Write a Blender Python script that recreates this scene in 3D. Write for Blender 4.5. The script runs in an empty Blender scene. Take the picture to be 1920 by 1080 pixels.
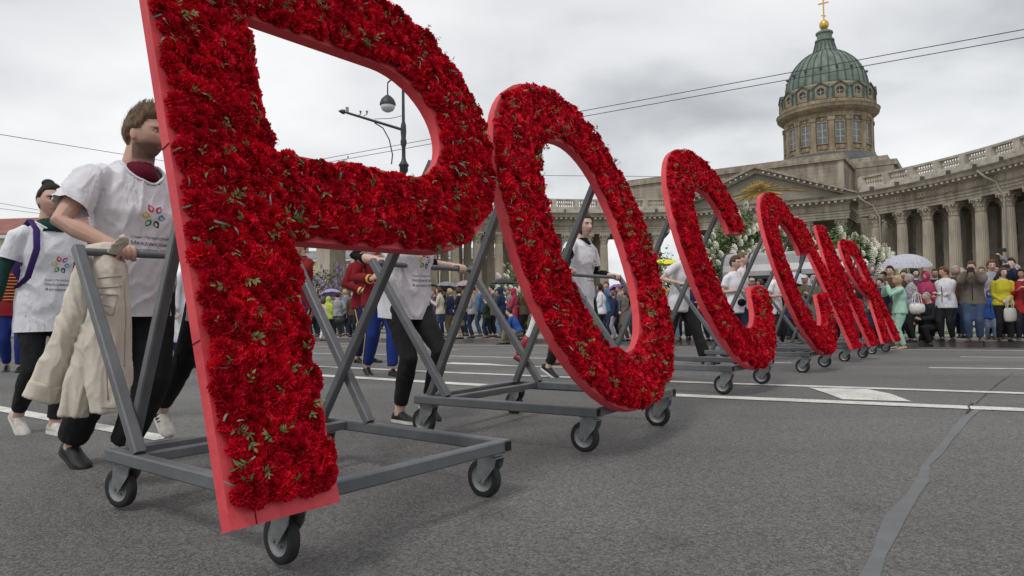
import bpy, bmesh, math, random, zlib
import numpy as np
from mathutils import Vector, Matrix, noise
from mathutils.bvhtree import BVHTree
from mathutils.geometry import tessellate_polygon
R = math.radians
V = Vector
random.seed(7)
SC = bpy.context.scene
COL = SC.collection

# ------------------------------------------------------------------ camera
FPX, PITCH, ROLL, CAMH = 1307.3, 0.0381, 0.0148, 0.7742
cam_d = bpy.data.cameras.new('camera')
cam_d.sensor_width = 36.0
cam_d.lens = 36.0 * FPX / 1920.0
cam_d.clip_start = 0.05
cam_d.clip_end = 3000
cam = bpy.data.objects.new('camera', cam_d)
cam.matrix_world = Matrix.Translation((0, 0, CAMH)) @ Matrix.Rotation(math.pi / 2 + PITCH, 4, 'X') @ Matrix.Rotation(-ROLL, 4, 'Z')
COL.objects.link(cam)
SC.camera = cam

# ------------------------------------------------------------------ sky, sun, exposure
SUN_EL, SUN_AZ = R(56), R(215)      # azimuth measured clockwise from +Y
world = bpy.data.worlds.new('World')
SC.world = world
world.use_nodes = True
wn, wl = world.node_tree.nodes, world.node_tree.links
wn.clear()
w_out = wn.new('ShaderNodeOutputWorld')
w_sky = wn.new('ShaderNodeTexSky'); w_sky.sky_type = 'NISHITA'; w_sky.sun_disc = False
w_sky.sun_elevation = SUN_EL; w_sky.sun_rotation = SUN_AZ
w_b1 = wn.new('ShaderNodeBackground'); w_b1.inputs[1].default_value = 0.10
wl.new(w_sky.outputs[0], w_b1.inputs[0])
w_tc = wn.new('ShaderNodeTexCoord')
w_sep = wn.new('ShaderNodeSeparateXYZ'); wl.new(w_tc.outputs['Generated'], w_sep.inputs[0])
def wmath(op, a, b):
    n = wn.new('ShaderNodeMath'); n.operation = op
    for i, x in enumerate((a, b)):
        if isinstance(x, (int, float)): n.inputs[i].default_value = x
        else: wl.new(x, n.inputs[i])
    return n.outputs[0]
w_h = wmath('ADD', wmath('MAXIMUM', w_sep.outputs[2], 0.0), 0.28)
w_cb = wn.new('ShaderNodeCombineXYZ')
wl.new(wmath('DIVIDE', w_sep.outputs[0], w_h), w_cb.inputs[0])
wl.new(wmath('DIVIDE', w_sep.outputs[1], w_h), w_cb.inputs[1])
w_n1 = wn.new('ShaderNodeTexNoise'); w_n1.inputs['Scale'].default_value = 1.35; w_n1.inputs['Detail'].default_value = 6
w_n1.inputs['Roughness'].default_value = 0.48; w_n1.inputs['Distortion'].default_value = 0.25
w_mp = wn.new('ShaderNodeMapping'); w_mp.inputs['Location'].default_value = (3.1, 1.75, 0)
wl.new(w_cb.outputs[0], w_mp.inputs[0]); wl.new(w_mp.outputs[0], w_n1.inputs['Vector'])
w_rp = wn.new('ShaderNodeValToRGB')
w_rp.color_ramp.elements[0].position = 0.34; w_rp.color_ramp.elements[0].color = (0.47, 0.485, 0.505, 1)
w_rp.color_ramp.elements[1].position = 0.64; w_rp.color_ramp.elements[1].color = (0.93, 0.935, 0.94, 1)
e = w_rp.color_ramp.elements.new(0.47); e.color = (0.75, 0.76, 0.775, 1)
wl.new(w_n1.outputs[0], w_rp.inputs[0])
w_b2 = wn.new('ShaderNodeBackground'); w_b2.inputs[1].default_value = 1.0
wl.new(w_rp.outputs[0], w_b2.inputs[0])
w_mx = wn.new('ShaderNodeMixShader'); w_mx.inputs[0].default_value = 0.93     # a closed cloud layer under the blue
wl.new(w_b1.outputs[0], w_mx.inputs[1]); wl.new(w_b2.outputs[0], w_mx.inputs[2])
wl.new(w_mx.outputs[0], w_out.inputs[0])

sun_d = bpy.data.lights.new('sun', 'SUN')
sun_d.energy = 1.2; sun_d.angle = R(14); sun_d.color = (1.0, 0.97, 0.93)
sun = bpy.data.objects.new('sun', sun_d)
sdir = V((math.sin(SUN_AZ) * math.cos(SUN_EL), math.cos(SUN_AZ) * math.cos(SUN_EL), math.sin(SUN_EL)))
sun.rotation_euler = (-sdir).to_track_quat('-Z', 'Y').to_euler()
COL.objects.link(sun)
vs = SC.view_settings
vs.view_transform = 'Standard'; vs.look = 'None'; vs.exposure = 0.10; vs.gamma = 1.0; vs.use_curve_mapping = False
SC.render.resolution_x, SC.render.resolution_y = 1024, 576

# ------------------------------------------------------------------ helpers
def ray(x, y):
    cx, cy = x - 960.0, y - 540.0
    cr, sr = math.cos(ROLL), math.sin(ROLL)
    u, v = cx * cr - cy * sr, cx * sr + cy * cr
    d = (u / FPX, 1.0, -v / FPX)
    return V((d[0], d[1] * math.cos(PITCH) - d[2] * math.sin(PITCH), d[1] * math.sin(PITCH) + d[2] * math.cos(PITCH)))
def at(x, y, Y):                       # a point of the place from where it was measured, at depth Y
    d = ray(x, y)
    return V((0, 0, CAMH)) + d * (Y / d.y)
ST = R(-30)
NX, NY = -math.sin(ST), math.cos(ST)
def zroad(x, y):                       # crowned carriageway
    n = min(x * NX + y * NY, 24.0)
    n = max(n, -14.0)
    d = n - 6.3
    s = math.sqrt(d * d + 1.0)
    return 0.0211 * (5.099 - s) if d < 0 else 0.0211 * 4.099 - 0.0158 * (s - 1.0)
def gnd(x, y, z=None):
    d = ray(x, y); zz = 0.0
    for _ in range(40):
        p = V((0, 0, CAMH)) + d * ((zz - CAMH) / d.z)
        zz = 0.5 * zz + 0.5 * (zroad(p.x, p.y) if z is None else z)
    return p

def tag(o, label=None, cat=None, group=None, kind=None):
    if label: o['label'] = label
    if cat: o['category'] = cat
    if group: o['group'] = group
    if kind: o['kind'] = kind
    return o
def empty(name, loc=(0, 0, 0), rz=0.0):
    o = bpy.data.objects.new(name, None); COL.objects.link(o)
    o.empty_display_size = 0.2
    o.location = loc; o.rotation_euler = (0, 0, rz)
    return o
def link(name, me, parent=None, mat=None):
    o = bpy.data.objects.new(name, me); COL.objects.link(o)
    if mat is not None and not me.materials: me.materials.append(mat)
    if parent: o.parent = parent
    return o

class MB:
    def __init__(s): s.v = []; s.f = []; s.m = []; s.cur = 0
    def add(s, vs, fs):
        b = len(s.v); s.v.extend([tuple(x) for x in vs]); s.f.extend([tuple(b + i for i in f) for f in fs]); s.m.extend([s.cur] * len(fs)); return s
    def box(s, c, d, M=None):
        hx, hy, hz = d[0] / 2, d[1] / 2, d[2] / 2
        P = [V((x, y, z)) for z in (-hz, hz) for y in (-hy, hy) for x in (-hx, hx)]
        if M is not None: P = [M @ p for p in P]
        c = V(c); P = [p + c for p in P]
        return s.add(P, [(0, 2, 3, 1), (4, 5, 7, 6), (0, 1, 5, 4), (2, 6, 7, 3), (0, 4, 6, 2), (1, 3, 7, 5)])
    def beam(s, a, b, w, h, side=None, ch=0.12):          # square tube with eased edges
        a, b = V(a), V(b); t = (b - a).normalized()
        sd = V(side) if side is not None else V((0, 0, 1)).cross(t)
        if sd.length < 1e-4: sd = V((1, 0, 0))
        sd = (sd - t * sd.dot(t)).normalized(); up = t.cross(sd)
        c = ch * min(w, h); P = []
        for q in (a, b):
            for x, y in ((w / 2 - c, h / 2), (-w / 2 + c, h / 2), (-w / 2, h / 2 - c), (-w / 2, -h / 2 + c), (-w / 2 + c, -h / 2), (w / 2 - c, -h / 2), (w / 2, -h / 2 + c), (w / 2, h / 2 - c)):
                P.append(q + sd * x + up * y)
        F = [(i, (i + 1) % 8, 8 + (i + 1) % 8, 8 + i) for i in range(8)] + [tuple(range(7, -1, -1)), tuple(range(8, 16))]
        return s.add(P, F)
    def tube(s, pts, rad, seg=8, side=None, cap=True, closed=False):   # rad: number, list of numbers or list of (a, b)
        pts = [V(p) for p in pts]; n = len(pts)
        if isinstance(rad, (int, float)): rad = [rad] * n
        P = []; pv = None
        for i, p in enumerate(pts):
            t = (pts[min(i + 1, n - 1)] - pts[max(i - 1, 0)])
            if closed: t = pts[(i + 1) % n] - pts[i - 1]
            t = t.normalized() if t.length > 1e-9 else V((0, 0, 1))
            sd = V(side) if side is not None else (pv if pv is not None else (V((0, 0, 1)).cross(t) if abs(t.z) < 0.95 else V((1, 0, 0))))
            sd = sd - t * sd.dot(t)
            sd = sd.normalized() if sd.length > 1e-5 else t.orthogonal().normalized()
            pv = sd; up = t.cross(sd)
            a, b = rad[i] if isinstance(rad[i], (tuple, list)) else (rad[i], rad[i])
            for k in range(seg):
                an = 2 * math.pi * k / seg
                P.append(p + sd * (a * math.cos(an)) + up * (b * math.sin(an)))
        F = []
        for i in range(n if closed else n - 1):
            j = (i + 1) % n
            for k in range(seg):
                k2 = (k + 1) % seg
                F.append((i * seg + k, i * seg + k2, j * seg + k2, j * seg + k))
        if cap and not closed:
            F.append(tuple(range(seg - 1, -1, -1))); F.append(tuple((n - 1) * seg + k for k in range(seg)))
        return s.add(P, F)
    def lathe(s, prof, seg=24, c=(0, 0, 0), M=None, arc=2 * math.pi, cap=True, rs=1.0):   # prof: list of (r, z)
        full = abs(arc - 2 * math.pi) < 1e-6; ns = seg if full else seg + 1
        P = []; c = V(c)
        for r, z in prof:
            for k in range(ns):
                an = arc * k / seg
                p = V((r * rs * math.cos(an), r * rs * math.sin(an), z))
                P.append((M @ p if M is not None else p) + c)
        F = []
        for i in range(len(prof) - 1):
            for k in range(seg):
                k2 = (k + 1) % ns
                F.append((i * ns + k, i * ns + k2, (i + 1) * ns + k2, (i + 1) * ns + k))
        if full and cap:
            if prof[0][0] > 1e-4: F.append(tuple(range(ns - 1, -1, -1)))
            if prof[-1][0] > 1e-4: F.append(tuple((len(prof) - 1) * ns + k for k in range(ns)))
        return s.add(P, F)
    def extrude(s, outer, holes, z0, z1, fn=None):         # outline in (x, y); fn maps a Vector to the place
        fn = fn or (lambda p: p)
        loops = [outer] + list(holes); flat = [p for l in loops for p in l]; n = len(flat)
        tri = tessellate_polygon([[V((p[0], p[1], 0)) for p in l] for l in loops])
        P = [fn(V((p[0], p[1], z0))) for p in flat] + [fn(V((p[0], p[1], z1))) for p in flat]
        F = []
        for t in tri:
            a, b, c = [V((flat[i][0], flat[i][1], 0)) for i in t]
            if (b - a).cross(c - a).z < 0: t = (t[0], t[2], t[1])
            F.append(tuple(n + i for i in t)); F.append((t[2], t[1], t[0]))
        b0 = 0
        for li, l in enumerate(loops):
            m = len(l); ar = sum(l[i][0] * l[(i + 1) % m][1] - l[(i + 1) % m][0] * l[i][1] for i in range(m))
            fl = (ar < 0) != (li > 0)
            for i in range(m):
                j = (i + 1) % m; q = (b0 + i, b0 + j, n + b0 + j, n + b0 + i)
                F.append(q[::-1] if fl else q)
            b0 += m
        return s.add(P, F)
    def mesh(s, name, mat=None, smooth=False):
        me = bpy.data.meshes.new(name)
        me.from_pydata(s.v, [], s.f); me.update()
        if smooth:
            me.polygons.foreach_set('use_smooth', [True] * len(me.polygons))
        mats = mat if isinstance(mat, (list, tuple)) else [mat]
        for m in mats:
            if m is not None: me.materials.append(m)
        if len(mats) > 1: me.polygons.foreach_set('material_index', s.m)
        return me
    def build(s, name, mat, parent=None, smooth=False, auto=None):
        me = s.mesh(name, mat, smooth or auto is not None)
        if auto is not None: sharp(me, auto)
        return link(name, me, parent)
def sharp(me, deg):
    bm = bmesh.new(); bm.from_mesh(me)
    for e in bm.edges:
        if len(e.link_faces) == 2 and e.calc_face_angle(0) > R(deg): e.smooth = False
    bm.to_mesh(me); bm.free()
def fixn(me):
    bm = bmesh.new(); bm.from_mesh(me); bmesh.ops.recalc_face_normals(bm, faces=bm.faces); bm.to_mesh(me); bm.free()

# ------------------------------------------------------------------ materials
MATS = {}
def mat(name, col, rough=0.6, metal=0.0, var=0.0, vscale=4.0, bump=0.0, bscale=40.0, spec=0.4, col2=None, objvar=0.0, detail=4, coord='Object', sheen=0.0, fn=None, stretch=None):
    if name in MATS: return MATS[name]
    m = bpy.data.materials.new(name); m.use_nodes = True
    nt = m.node_tree; N, L = nt.nodes, nt.links
    b = N['Principled BSDF']
    b.inputs['Roughness'].default_value = rough; b.inputs['Metallic'].default_value = metal
    b.inputs['Specular IOR Level'].default_value = spec
    if sheen: b.inputs['Sheen Weight'].default_value = sheen
    b.inputs['Base Color'].default_value = (*col, 1)
    tc = N.new('ShaderNodeTexCoord'); src = tc.outputs[coord]
    if stretch:
        mp = N.new('ShaderNodeMapping'); mp.inputs['Scale'].default_value = stretch; L.new(src, mp.inputs[0]); src = mp.outputs[0]
    cs = None
    if var > 0 or col2:
        n = N.new('ShaderNodeTexNoise'); n.inputs['Scale'].default_value = vscale; n.inputs['Detail'].default_value = detail; n.inputs['Roughness'].default_value = 0.62
        L.new(src, n.inputs['Vector'])
        rp = N.new('ShaderNodeValToRGB'); rp.color_ramp.elements[0].position = 0.32; rp.color_ramp.elements[1].position = 0.68
        c2 = col2 or tuple(c * (1 + var) for c in col); c1 = col if col2 else tuple(c * (1 - var) for c in col)
        rp.color_ramp.elements[0].color = (*c1, 1); rp.color_ramp.elements[1].color = (*c2, 1)
        L.new(n.outputs[0], rp.inputs[0]); cs = rp.outputs[0]
    if objvar:
        oi = N.new('ShaderNodeObjectInfo'); hs = N.new('ShaderNodeHueSaturation')
        mr = N.new('ShaderNodeMapRange'); mr.inputs[3].default_value = 1 - objvar; mr.inputs[4].default_value = 1 + objvar
        L.new(oi.outputs['Random'], mr.inputs[0]); L.new(mr.outputs[0], hs.inputs['Value'])
        if cs: L.new(cs, hs.inputs['Color'])
        else: hs.inputs['Color'].default_value = (*col, 1)
        cs = hs.outputs[0]
    if cs: L.new(cs, b.inputs['Base Color'])
    if bump:
        n2 = N.new('ShaderNodeTexNoise'); n2.inputs['Scale'].default_value = bscale; n2.inputs['Detail'].default_value = 5
        L.new(src, n2.inputs['Vector'])
        bp = N.new('ShaderNodeBump'); bp.inputs['Strength'].default_value = min(1.0, bump); bp.inputs['Distance'].default_value = 0.02 * max(1.0, bump)
        L.new(n2.outputs[0], bp.inputs['Height']); L.new(bp.outputs[0], b.inputs['Normal'])
    if fn: fn(nt, b, tc, cs)
    MATS[name] = m
    return m
def cloth(name, col, var=0.12, bump=0.35, bscale=60):
    return mat('cloth ' + name, col, rough=0.9, var=var, vscale=7, bump=bump, bscale=bscale, spec=0.15, sheen=0.0)

def m_asphalt(nt, b, tc, cs):
    N, L = nt.nodes, nt.links
    src = tc.outputs['Object']
    vo = N.new('ShaderNodeTexVoronoi'); vo.inputs['Scale'].default_value = 115; L.new(src, vo.inputs['Vector'])
    n1 = N.new('ShaderNodeTexNoise'); n1.inputs['Scale'].default_value = 0.55; n1.inputs['Detail'].default_value = 6; L.new(src, n1.inputs['Vector'])
    n2 = N.new('ShaderNodeTexNoise'); n2.inputs['Scale'].default_value = 190; n2.inputs['Detail'].default_value = 3; L.new(src, n2.inputs['Vector'])
    r1 = N.new('ShaderNodeValToRGB'); r1.color_ramp.elements[0].position = 0.3; r1.color_ramp.elements[1].position = 0.75
    r1.color_ramp.elements[0].color = (0.122, 0.120, 0.115, 1); r1.color_ramp.elements[1].color = (0.166, 0.162, 0.157, 1)
    L.new(n1.outputs[0], r1.inputs[0])
    r2 = N.new('ShaderNodeValToRGB'); r2.color_ramp.elements[0].position = 0.0; r2.color_ramp.elements[1].position = 1.0
    r2.color_ramp.elements[0].color = (0.62, 0.62, 0.62, 1); r2.color_ramp.elements[1].color = (1.42, 1.40, 1.38, 1)
    sp = N.new('ShaderNodeSeparateColor'); L.new(vo.outputs['Color'], sp.inputs[0]); L.new(sp.outputs[0], r2.inputs[0])
    mx = N.new('ShaderNodeMixRGB'); mx.blend_type = 'MULTIPLY'; mx.inputs[0].default_value = 1.0
    L.new(r1.outputs[0], mx.inputs[1]); L.new(r2.outputs[0], mx.inputs[2])
    r3 = N.new('ShaderNodeValToRGB'); r3.color_ramp.elements[0].position = 0.36; r3.color_ramp.elements[1].position = 0.6
    r3.color_ramp.elements[0].color = (0.5, 0.5, 0.5, 1); r3.color_ramp.elements[1].color = (1.12, 1.12, 1.12, 1)
    L.new(n2.outputs[0], r3.inputs[0])
    m2 = N.new('ShaderNodeMixRGB'); m2.blend_type = 'MULTIPLY'; m2.inputs[0].default_value = 1.0
    L.new(mx.outputs[0], m2.inputs[1]); L.new(r3.outputs[0], m2.inputs[2])
    # polished wheel tracks, oil drips and dust along the street
    mp = N.new('ShaderNodeMapping'); mp.inputs['Rotation'].default_value = (0, 0, R(30)); mp.inputs['Scale'].default_value = (0.06, 0.9, 1); L.new(src, mp.inputs[0])
    n4 = N.new('ShaderNodeTexNoise'); n4.inputs['Scale'].default_value = 1.0; n4.inputs['Detail'].default_value = 5; L.new(mp.outputs[0], n4.inputs['Vector'])
    n5 = N.new('ShaderNodeTexNoise'); n5.inputs['Scale'].default_value = 3.2; n5.inputs['Detail'].default_value = 4; L.new(src, n5.inputs['Vector'])
    r5 = N.new('ShaderNodeValToRGB'); r5.color_ramp.elements[0].position = 0.24; r5.color_ramp.elements[1].position = 0.38; r5.color_ramp.elements[0].color = (0.72, 0.72, 0.72, 1); r5.color_ramp.elements[1].color = (1, 1, 1, 1); L.new(n5.outputs[0], r5.inputs[0])
    r4 = N.new('ShaderNodeMapRange'); r4.inputs[1].default_value = 0.3; r4.inputs[2].default_value = 0.7; r4.inputs[3].default_value = 0.80; r4.inputs[4].default_value = 1.2; L.new(n4.outputs[0], r4.inputs[0])
    h4 = N.new('ShaderNodeHueSaturation'); L.new(m2.outputs[0], h4.inputs['Color']); L.new(r4.outputs[0], h4.inputs['Value'])
    m5 = N.new('ShaderNodeMixRGB'); m5.blend_type = 'MULTIPLY'; m5.inputs[0].default_value = 1.0; L.new(h4.outputs[0], m5.inputs[1]); L.new(r5.outputs[0], m5.inputs[2])
    L.new(m5.outputs[0], b.inputs['Base Color'])
    bp = N.new('ShaderNodeBump'); bp.inputs['Strength'].default_value = 0.5; bp.inputs['Distance'].default_value = 0.004
    L.new(vo.outputs['Distance'], bp.inputs['Height']); bp.invert = True
    L.new(bp.outputs[0], b.inputs['Normal'])
M_ASPH = mat('asphalt', (0.11, 0.108, 0.104), rough=0.72, spec=0.35, fn=m_asphalt)
def m_paint(nt, b, tc, cs):
    N, L = nt.nodes, nt.links
    n1 = N.new('ShaderNodeTexNoise'); n1.inputs['Scale'].default_value = 70; n1.inputs['Detail'].default_value = 4; L.new(tc.outputs['Object'], n1.inputs['Vector'])
    r = N.new('ShaderNodeValToRGB'); r.color_ramp.elements[0].position = 0.30; r.color_ramp.elements[1].position = 0.44
    r.color_ramp.elements[0].color = (0.2, 0.195, 0.185, 1); r.color_ramp.elements[1].color = (0.70, 0.69, 0.64, 1)
    L.new(n1.outputs[0], r.inputs[0])
    n3 = N.new('ShaderNodeTexNoise'); n3.inputs['Scale'].default_value = 6; n3.inputs['Detail'].default_value = 6; L.new(tc.outputs['Object'], n3.inputs['Vector'])
    mr = N.new('ShaderNodeMapRange'); mr.inputs[1].default_value = 0.3; mr.inputs[2].default_value = 0.6; mr.inputs[3].default_value = 0.72; mr.inputs[4].default_value = 1.0; L.new(n3.outputs[0], mr.inputs[0])
    hs = N.new('ShaderNodeHueSaturation'); L.new(r.outputs[0], hs.inputs['Color']); L.new(mr.outputs[0], hs.inputs['Value']); L.new(hs.outputs[0], b.inputs['Base Color'])
M_PAINT = mat('road paint', (0.75, 0.74, 0.7), rough=0.7, fn=m_paint)
M_SEAL = mat('bitumen seal', (0.142, 0.146, 0.152), rough=0.62, var=0.12, vscale=9, bump=0.2, bscale=70)
M_PAVE = mat('square paving', (0.22, 0.212, 0.2), rough=0.85, var=0.15, vscale=0.6, bump=0.2, bscale=20)
M_KERB = mat('granite kerb', (0.16, 0.14, 0.13), rough=0.8, var=0.25, vscale=3, bump=0.3)
M_GRASS = mat('lawn', (0.05, 0.11, 0.025), rough=0.9, var=0.4, vscale=8)
M_GREY = mat('grey painted steel', (0.092, 0.10, 0.108), rough=0.42, col2=(0.138, 0.146, 0.154), vscale=7, detail=10, bump=0.06, bscale=120, spec=0.5)
M_ZINC = mat('galvanised steel', (0.25, 0.26, 0.265), rough=0.48, metal=0.6, var=0.22, vscale=26)
M_RUBBER = mat('black rubber', (0.02, 0.02, 0.021), rough=0.7, var=0.3, vscale=30)
M_HOLE = mat('tube mouth', (0.01, 0.01, 0.01), rough=0.9)
def m_board(nt, b, tc, cs):
    N, L = nt.nodes, nt.links
    n1 = N.new('ShaderNodeTexNoise'); n1.inputs['Scale'].default_value = 4; n1.inputs['Detail'].default_value = 10; n1.inputs['Roughness'].default_value = 0.78; L.new(tc.outputs['Object'], n1.inputs['Vector'])
    r = N.new('ShaderNodeValToRGB'); r.color_ramp.elements[0].position = 0.25; r.color_ramp.elements[1].position = 0.75
    r.color_ramp.elements[0].color = (0.48, 0.026, 0.040, 1); r.color_ramp.elements[1].color = (0.80, 0.098, 0.112, 1)
    L.new(n1.outputs[0], r.inputs[0])
    n2 = N.new('ShaderNodeTexNoise'); n2.inputs['Scale'].default_value = 130; n2.inputs['Detail'].default_value = 2; L.new(tc.outputs['Object'], n2.inputs['Vector'])
    r2 = N.new('ShaderNodeValToRGB'); r2.color_ramp.elements[0].position = 0.26; r2.color_ramp.elements[1].position = 0.36
    r2.color_ramp.elements[0].color = (0.45, 0.3, 0.3, 1); r2.color_ramp.elements[1].color = (1, 1, 1, 1); L.new(n2.outputs[0], r2.inputs[0])
    mx = N.new('ShaderNodeMixRGB'); mx.blend_type = 'MULTIPLY'; mx.inputs[0].default_value = 0.7
    L.new(r.outputs[0], mx.inputs[1]); L.new(r2.outputs[0], mx.inputs[2]); L.new(mx.outputs[0], b.inputs['Base Color'])
    bp = N.new('ShaderNodeBump'); bp.inputs['Strength'].default_value = 0.4; bp.inputs['Distance'].default_value = 0.006
    L.new(n1.outputs[0], bp.inputs['Height']); L.new(bp.outputs[0], b.inputs['Normal'])
M_BOARD = mat('red painted foam board', (0.68, 0.06, 0.075), rough=0.6, fn=m_board)
M_SHADE_JOINT = mat('flower gap shade and board joint', (0.11, 0.005, 0.009), rough=0.95)  # dark red painted as the shade between flowers; also colours the board joints
def m_petal(nt, b, tc, cs):
    N, L = nt.nodes, nt.links
    g = N.new('ShaderNodeNewGeometry')
    n1 = N.new('ShaderNodeTexNoise'); n1.inputs['Scale'].default_value = 11; n1.inputs['Detail'].default_value = 2; L.new(g.outputs['Position'], n1.inputs['Vector'])
    r = N.new('ShaderNodeValToRGB'); r.color_ramp.elements[0].position = 0.34; r.color_ramp.elements[1].position = 0.66
    r.color_ramp.elements[0].color = (0.38, 0.001, 0.012, 1); r.color_ramp.elements[1].color = (0.68, 0.006, 0.026, 1)
    L.new(n1.outputs[0], r.inputs[0])
    n2 = N.new('ShaderNodeTexNoise'); n2.inputs['Scale'].default_value = 180; n2.inputs['Detail'].default_value = 2; L.new(g.outputs['Position'], n2.inputs['Vector'])
    mr = N.new('ShaderNodeMapRange'); mr.inputs[3].default_value = 0.55; mr.inputs[4].default_value = 1.4; L.new(n2.outputs[0], mr.inputs[0])
    hs = N.new('ShaderNodeHueSaturation'); L.new(r.outputs[0], hs.inputs['Color']); L.new(mr.outputs[0], hs.inputs['Value'])
    L.new(hs.outputs[0], b.inputs['Base Color'])
    b.inputs['Subsurface Weight'].default_value = 0.0
M_PETAL = mat('carnation petal', (0.45, 0.003, 0.018), rough=0.75, spec=0.12, fn=m_petal)
M_LEAF = mat('boxwood leaf', (0.088, 0.132, 0.036), rough=0.45, var=0.45, vscale=30, objvar=0.3)
M_CURL = mat('grey green carnation leaf', (0.13, 0.17, 0.145), rough=0.5, var=0.3, vscale=30, objvar=0.35)
# ------------------------------------------------------------------ ground
DX, DY = math.cos(ST), math.sin(ST)
def build_road():
    m = MB(); ns = [-60, -30, -14] + [x * 1.0 for x in range(-12, 25)] + [30]
    als = [-420, -250, -150, -100, -70] + list(range(-50, 51, 4)) + [60, 80, 120, 200]
    for a in als:
        for n in ns:
            x, y = a * DX + n * NX, a * DY + n * NY
            m.v.append((x, y, zroad(x, y)))
    k = len(ns)
    for i in range(len(als) - 1):
        for j in range(k - 1):
            m.f.append((i * k + j, (i + 1) * k + j, (i + 1) * k + j + 1, i * k + j + 1)); m.m.append(0)
    o = m.build('road', M_ASPH, smooth=True); fixn(o.data)
    if o.data.polygons[0].normal.z < 0: o.data.flip_normals()
    tag(o, kind='structure'); return o
road = build_road()
def stripe(px, w, name='lane_marking', m_=None, dz=0.004, jag=0.0):
    pts = [gnd(x, y) for x, y in px]
    dense = []
    for a, b in zip(pts, pts[1:]):
        k = max(2, int((b - a).length / 0.35))
        dense += [a.lerp(b, i / k) for i in range(k)]
    dense.append(pts[-1]); ws = w if isinstance(w, (list, tuple)) else None
    m = MB(); n = len(dense)
    for i, p in enumerate(dense):
        t = dense[min(i + 1, n - 1)] - dense[max(i - 1, 0)]; t.z = 0; t.normalize(); s = V((-t.y, t.x, 0))
        if ws:
            f = i / (n - 1) * (len(ws) - 1); k = min(int(f), len(ws) - 2); ww = ws[k] + (ws[k + 1] - ws[k]) * (f - k)
        else: ww = w
        for sg in (-1, 1):
            j = jag * (noise.noise(p * 2.6 + V((sg * 7, 0, 0))) + 0.5 * noise.noise(p * 9 + V((0, sg * 5, 0))))
            r = p + s * sg * (ww / 2 + j)
            m.v.append((r.x, r.y, zroad(r.x, r.y) + dz))
    for i in range(n - 1): m.f.append((2 * i, 2 * i + 2, 2 * i + 3, 2 * i + 1)); m.m.append(0)
    o = m.build(name, m_ or M_PAINT, road)
    if o.data.polygons[0].normal.z < 0: o.data.flip_normals()
    return o
stripe([(-60, 756), (0, 767), (308, 823)], 0.13)
stripe([(250, 680), (330, 685), (590, 703.5), (860, 720), (1071, 731), (1300, 743), (1920, 769), (2050, 774)], 0.17)
stripe([(250, 667), (330, 671.5), (590, 687), (860, 699.5), (1000, 705), (1262, 716), (1920, 738), (2050, 742)], 0.14)
stripe([(836, 681), (900, 683), (950, 686)], [0.36, 0.34, 0.10])
stripe([(950, 686), (1057, 689), (1300, 693)], 0.12)
stripe([(250, 647), (330, 651), (590, 662.6), (860, 668), (1057, 673), (1300, 678), (1484, 681)], 0.12)
stripe([(500, 648), (578, 649.5), (663, 650.5)], 0.12)
stripe([(796, 654.5), (858, 656)], 0.12)
stripe([(1742, 690), (1920, 692), (2050, 693)], 0.14)
stripe([(1800, 669.5), (1920, 670.5), (2050, 671)], 0.12)
stripe([(300, 640.5), (590, 643.5), (860, 647), (1057, 648.5), (1500, 653), (1711, 656), (1920, 657.5), (2050, 658.5)], 0.15)
# hatched island between the two lines
am = MB(); q4 = [gnd(*p) for p in ((1515.6, 727.2), (1626.7, 730.2), (1670, 739), (1709, 753.5), (1580, 749.5), (1550, 738))]
am.add([(p.x, p.y, zroad(p.x, p.y) + 0.004) for p in q4], [(0, 1, 2, 3, 4, 5)])
ao = am.build('lane_marking', M_PAINT, road)
if ao.data.polygons[0].normal.z < 0: ao.data.flip_normals()
stripe([(1838, 760), (1829, 768), (1793, 806), (1757, 849), (1725, 902), (1682, 969), (1646, 1040), (1604, 1120)],
       [0.02, 0.035, 0.045, 0.046, 0.044, 0.046, 0.046, 0.046], name='crack_seal', m_=M_SEAL, dz=0.0025, jag=0.024)
stripe([(1812, 776), (1820, 768), (1817, 763), (1826, 757)], 0.012, name='crack', m_=M_RUBBER, dz=0.006, jag=0.008)
stripe([(1832, 757), (1868, 722), (1900, 700)], 0.006, name='crack', m_=M_RUBBER, dz=0.002, jag=0.010)

# pavement and the square behind it, kerb as a real step
KA, KB = V((-7.0, 24.95, 0)), V((10.1, 15.2, 0))
kd = (KB - KA).normalized(); kn = V((-kd.y, kd.x, 0))
if kn.y < 0: kn = -kn
PZ = 0.045
def kerb_pt(a, off): p = KA + kd * a + kn * off; return p
m = MB()
rows = [0.16, 4, 8, 20, 60, 160, 800]
als = [-420, -200, -100, -50, -20, 0, 10, 20, 40, 100, 300]
for a in als:
    for off in rows:
        p = kerb_pt(a, off); m.v.append((p.x, p.y, PZ + (0.0 if off < 10 else 0.03)))
k = len(rows)
for i in range(len(als) - 1):
    for j in range(k - 1): m.f.append((i * k + j, (i + 1) * k + j, (i + 1) * k + j + 1, i * k + j + 1)); m.m.append(0)
pave = m.build('pavement', M_PAVE); fixn(pave.data)
if pave.data.polygons[0].normal.z < 0: pave.data.flip_normals()
tag(pave, kind='structure')
ks = MB().box((0, 0, 0), (1.19, 0.16, 0.32)).mesh('kerb_stone', M_KERB)
bm = bmesh.new(); bm.from_mesh(ks); bmesh.ops.bevel(bm, geom=bm.edges[:], offset=0.012, segments=1, affect='EDGES'); bm.to_mesh(ks); bm.free()
for i in range(-30, 26):
    p = kerb_pt(i * 1.2, 0.08)
    o = link('kerb_stone', ks, pave); o.location = (p.x, p.y, PZ + 0.006 - 0.16 + random.uniform(-0.004, 0.004)); o.rotation_euler = (0, 0, math.atan2(kd.y, kd.x))
m = MB()
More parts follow.
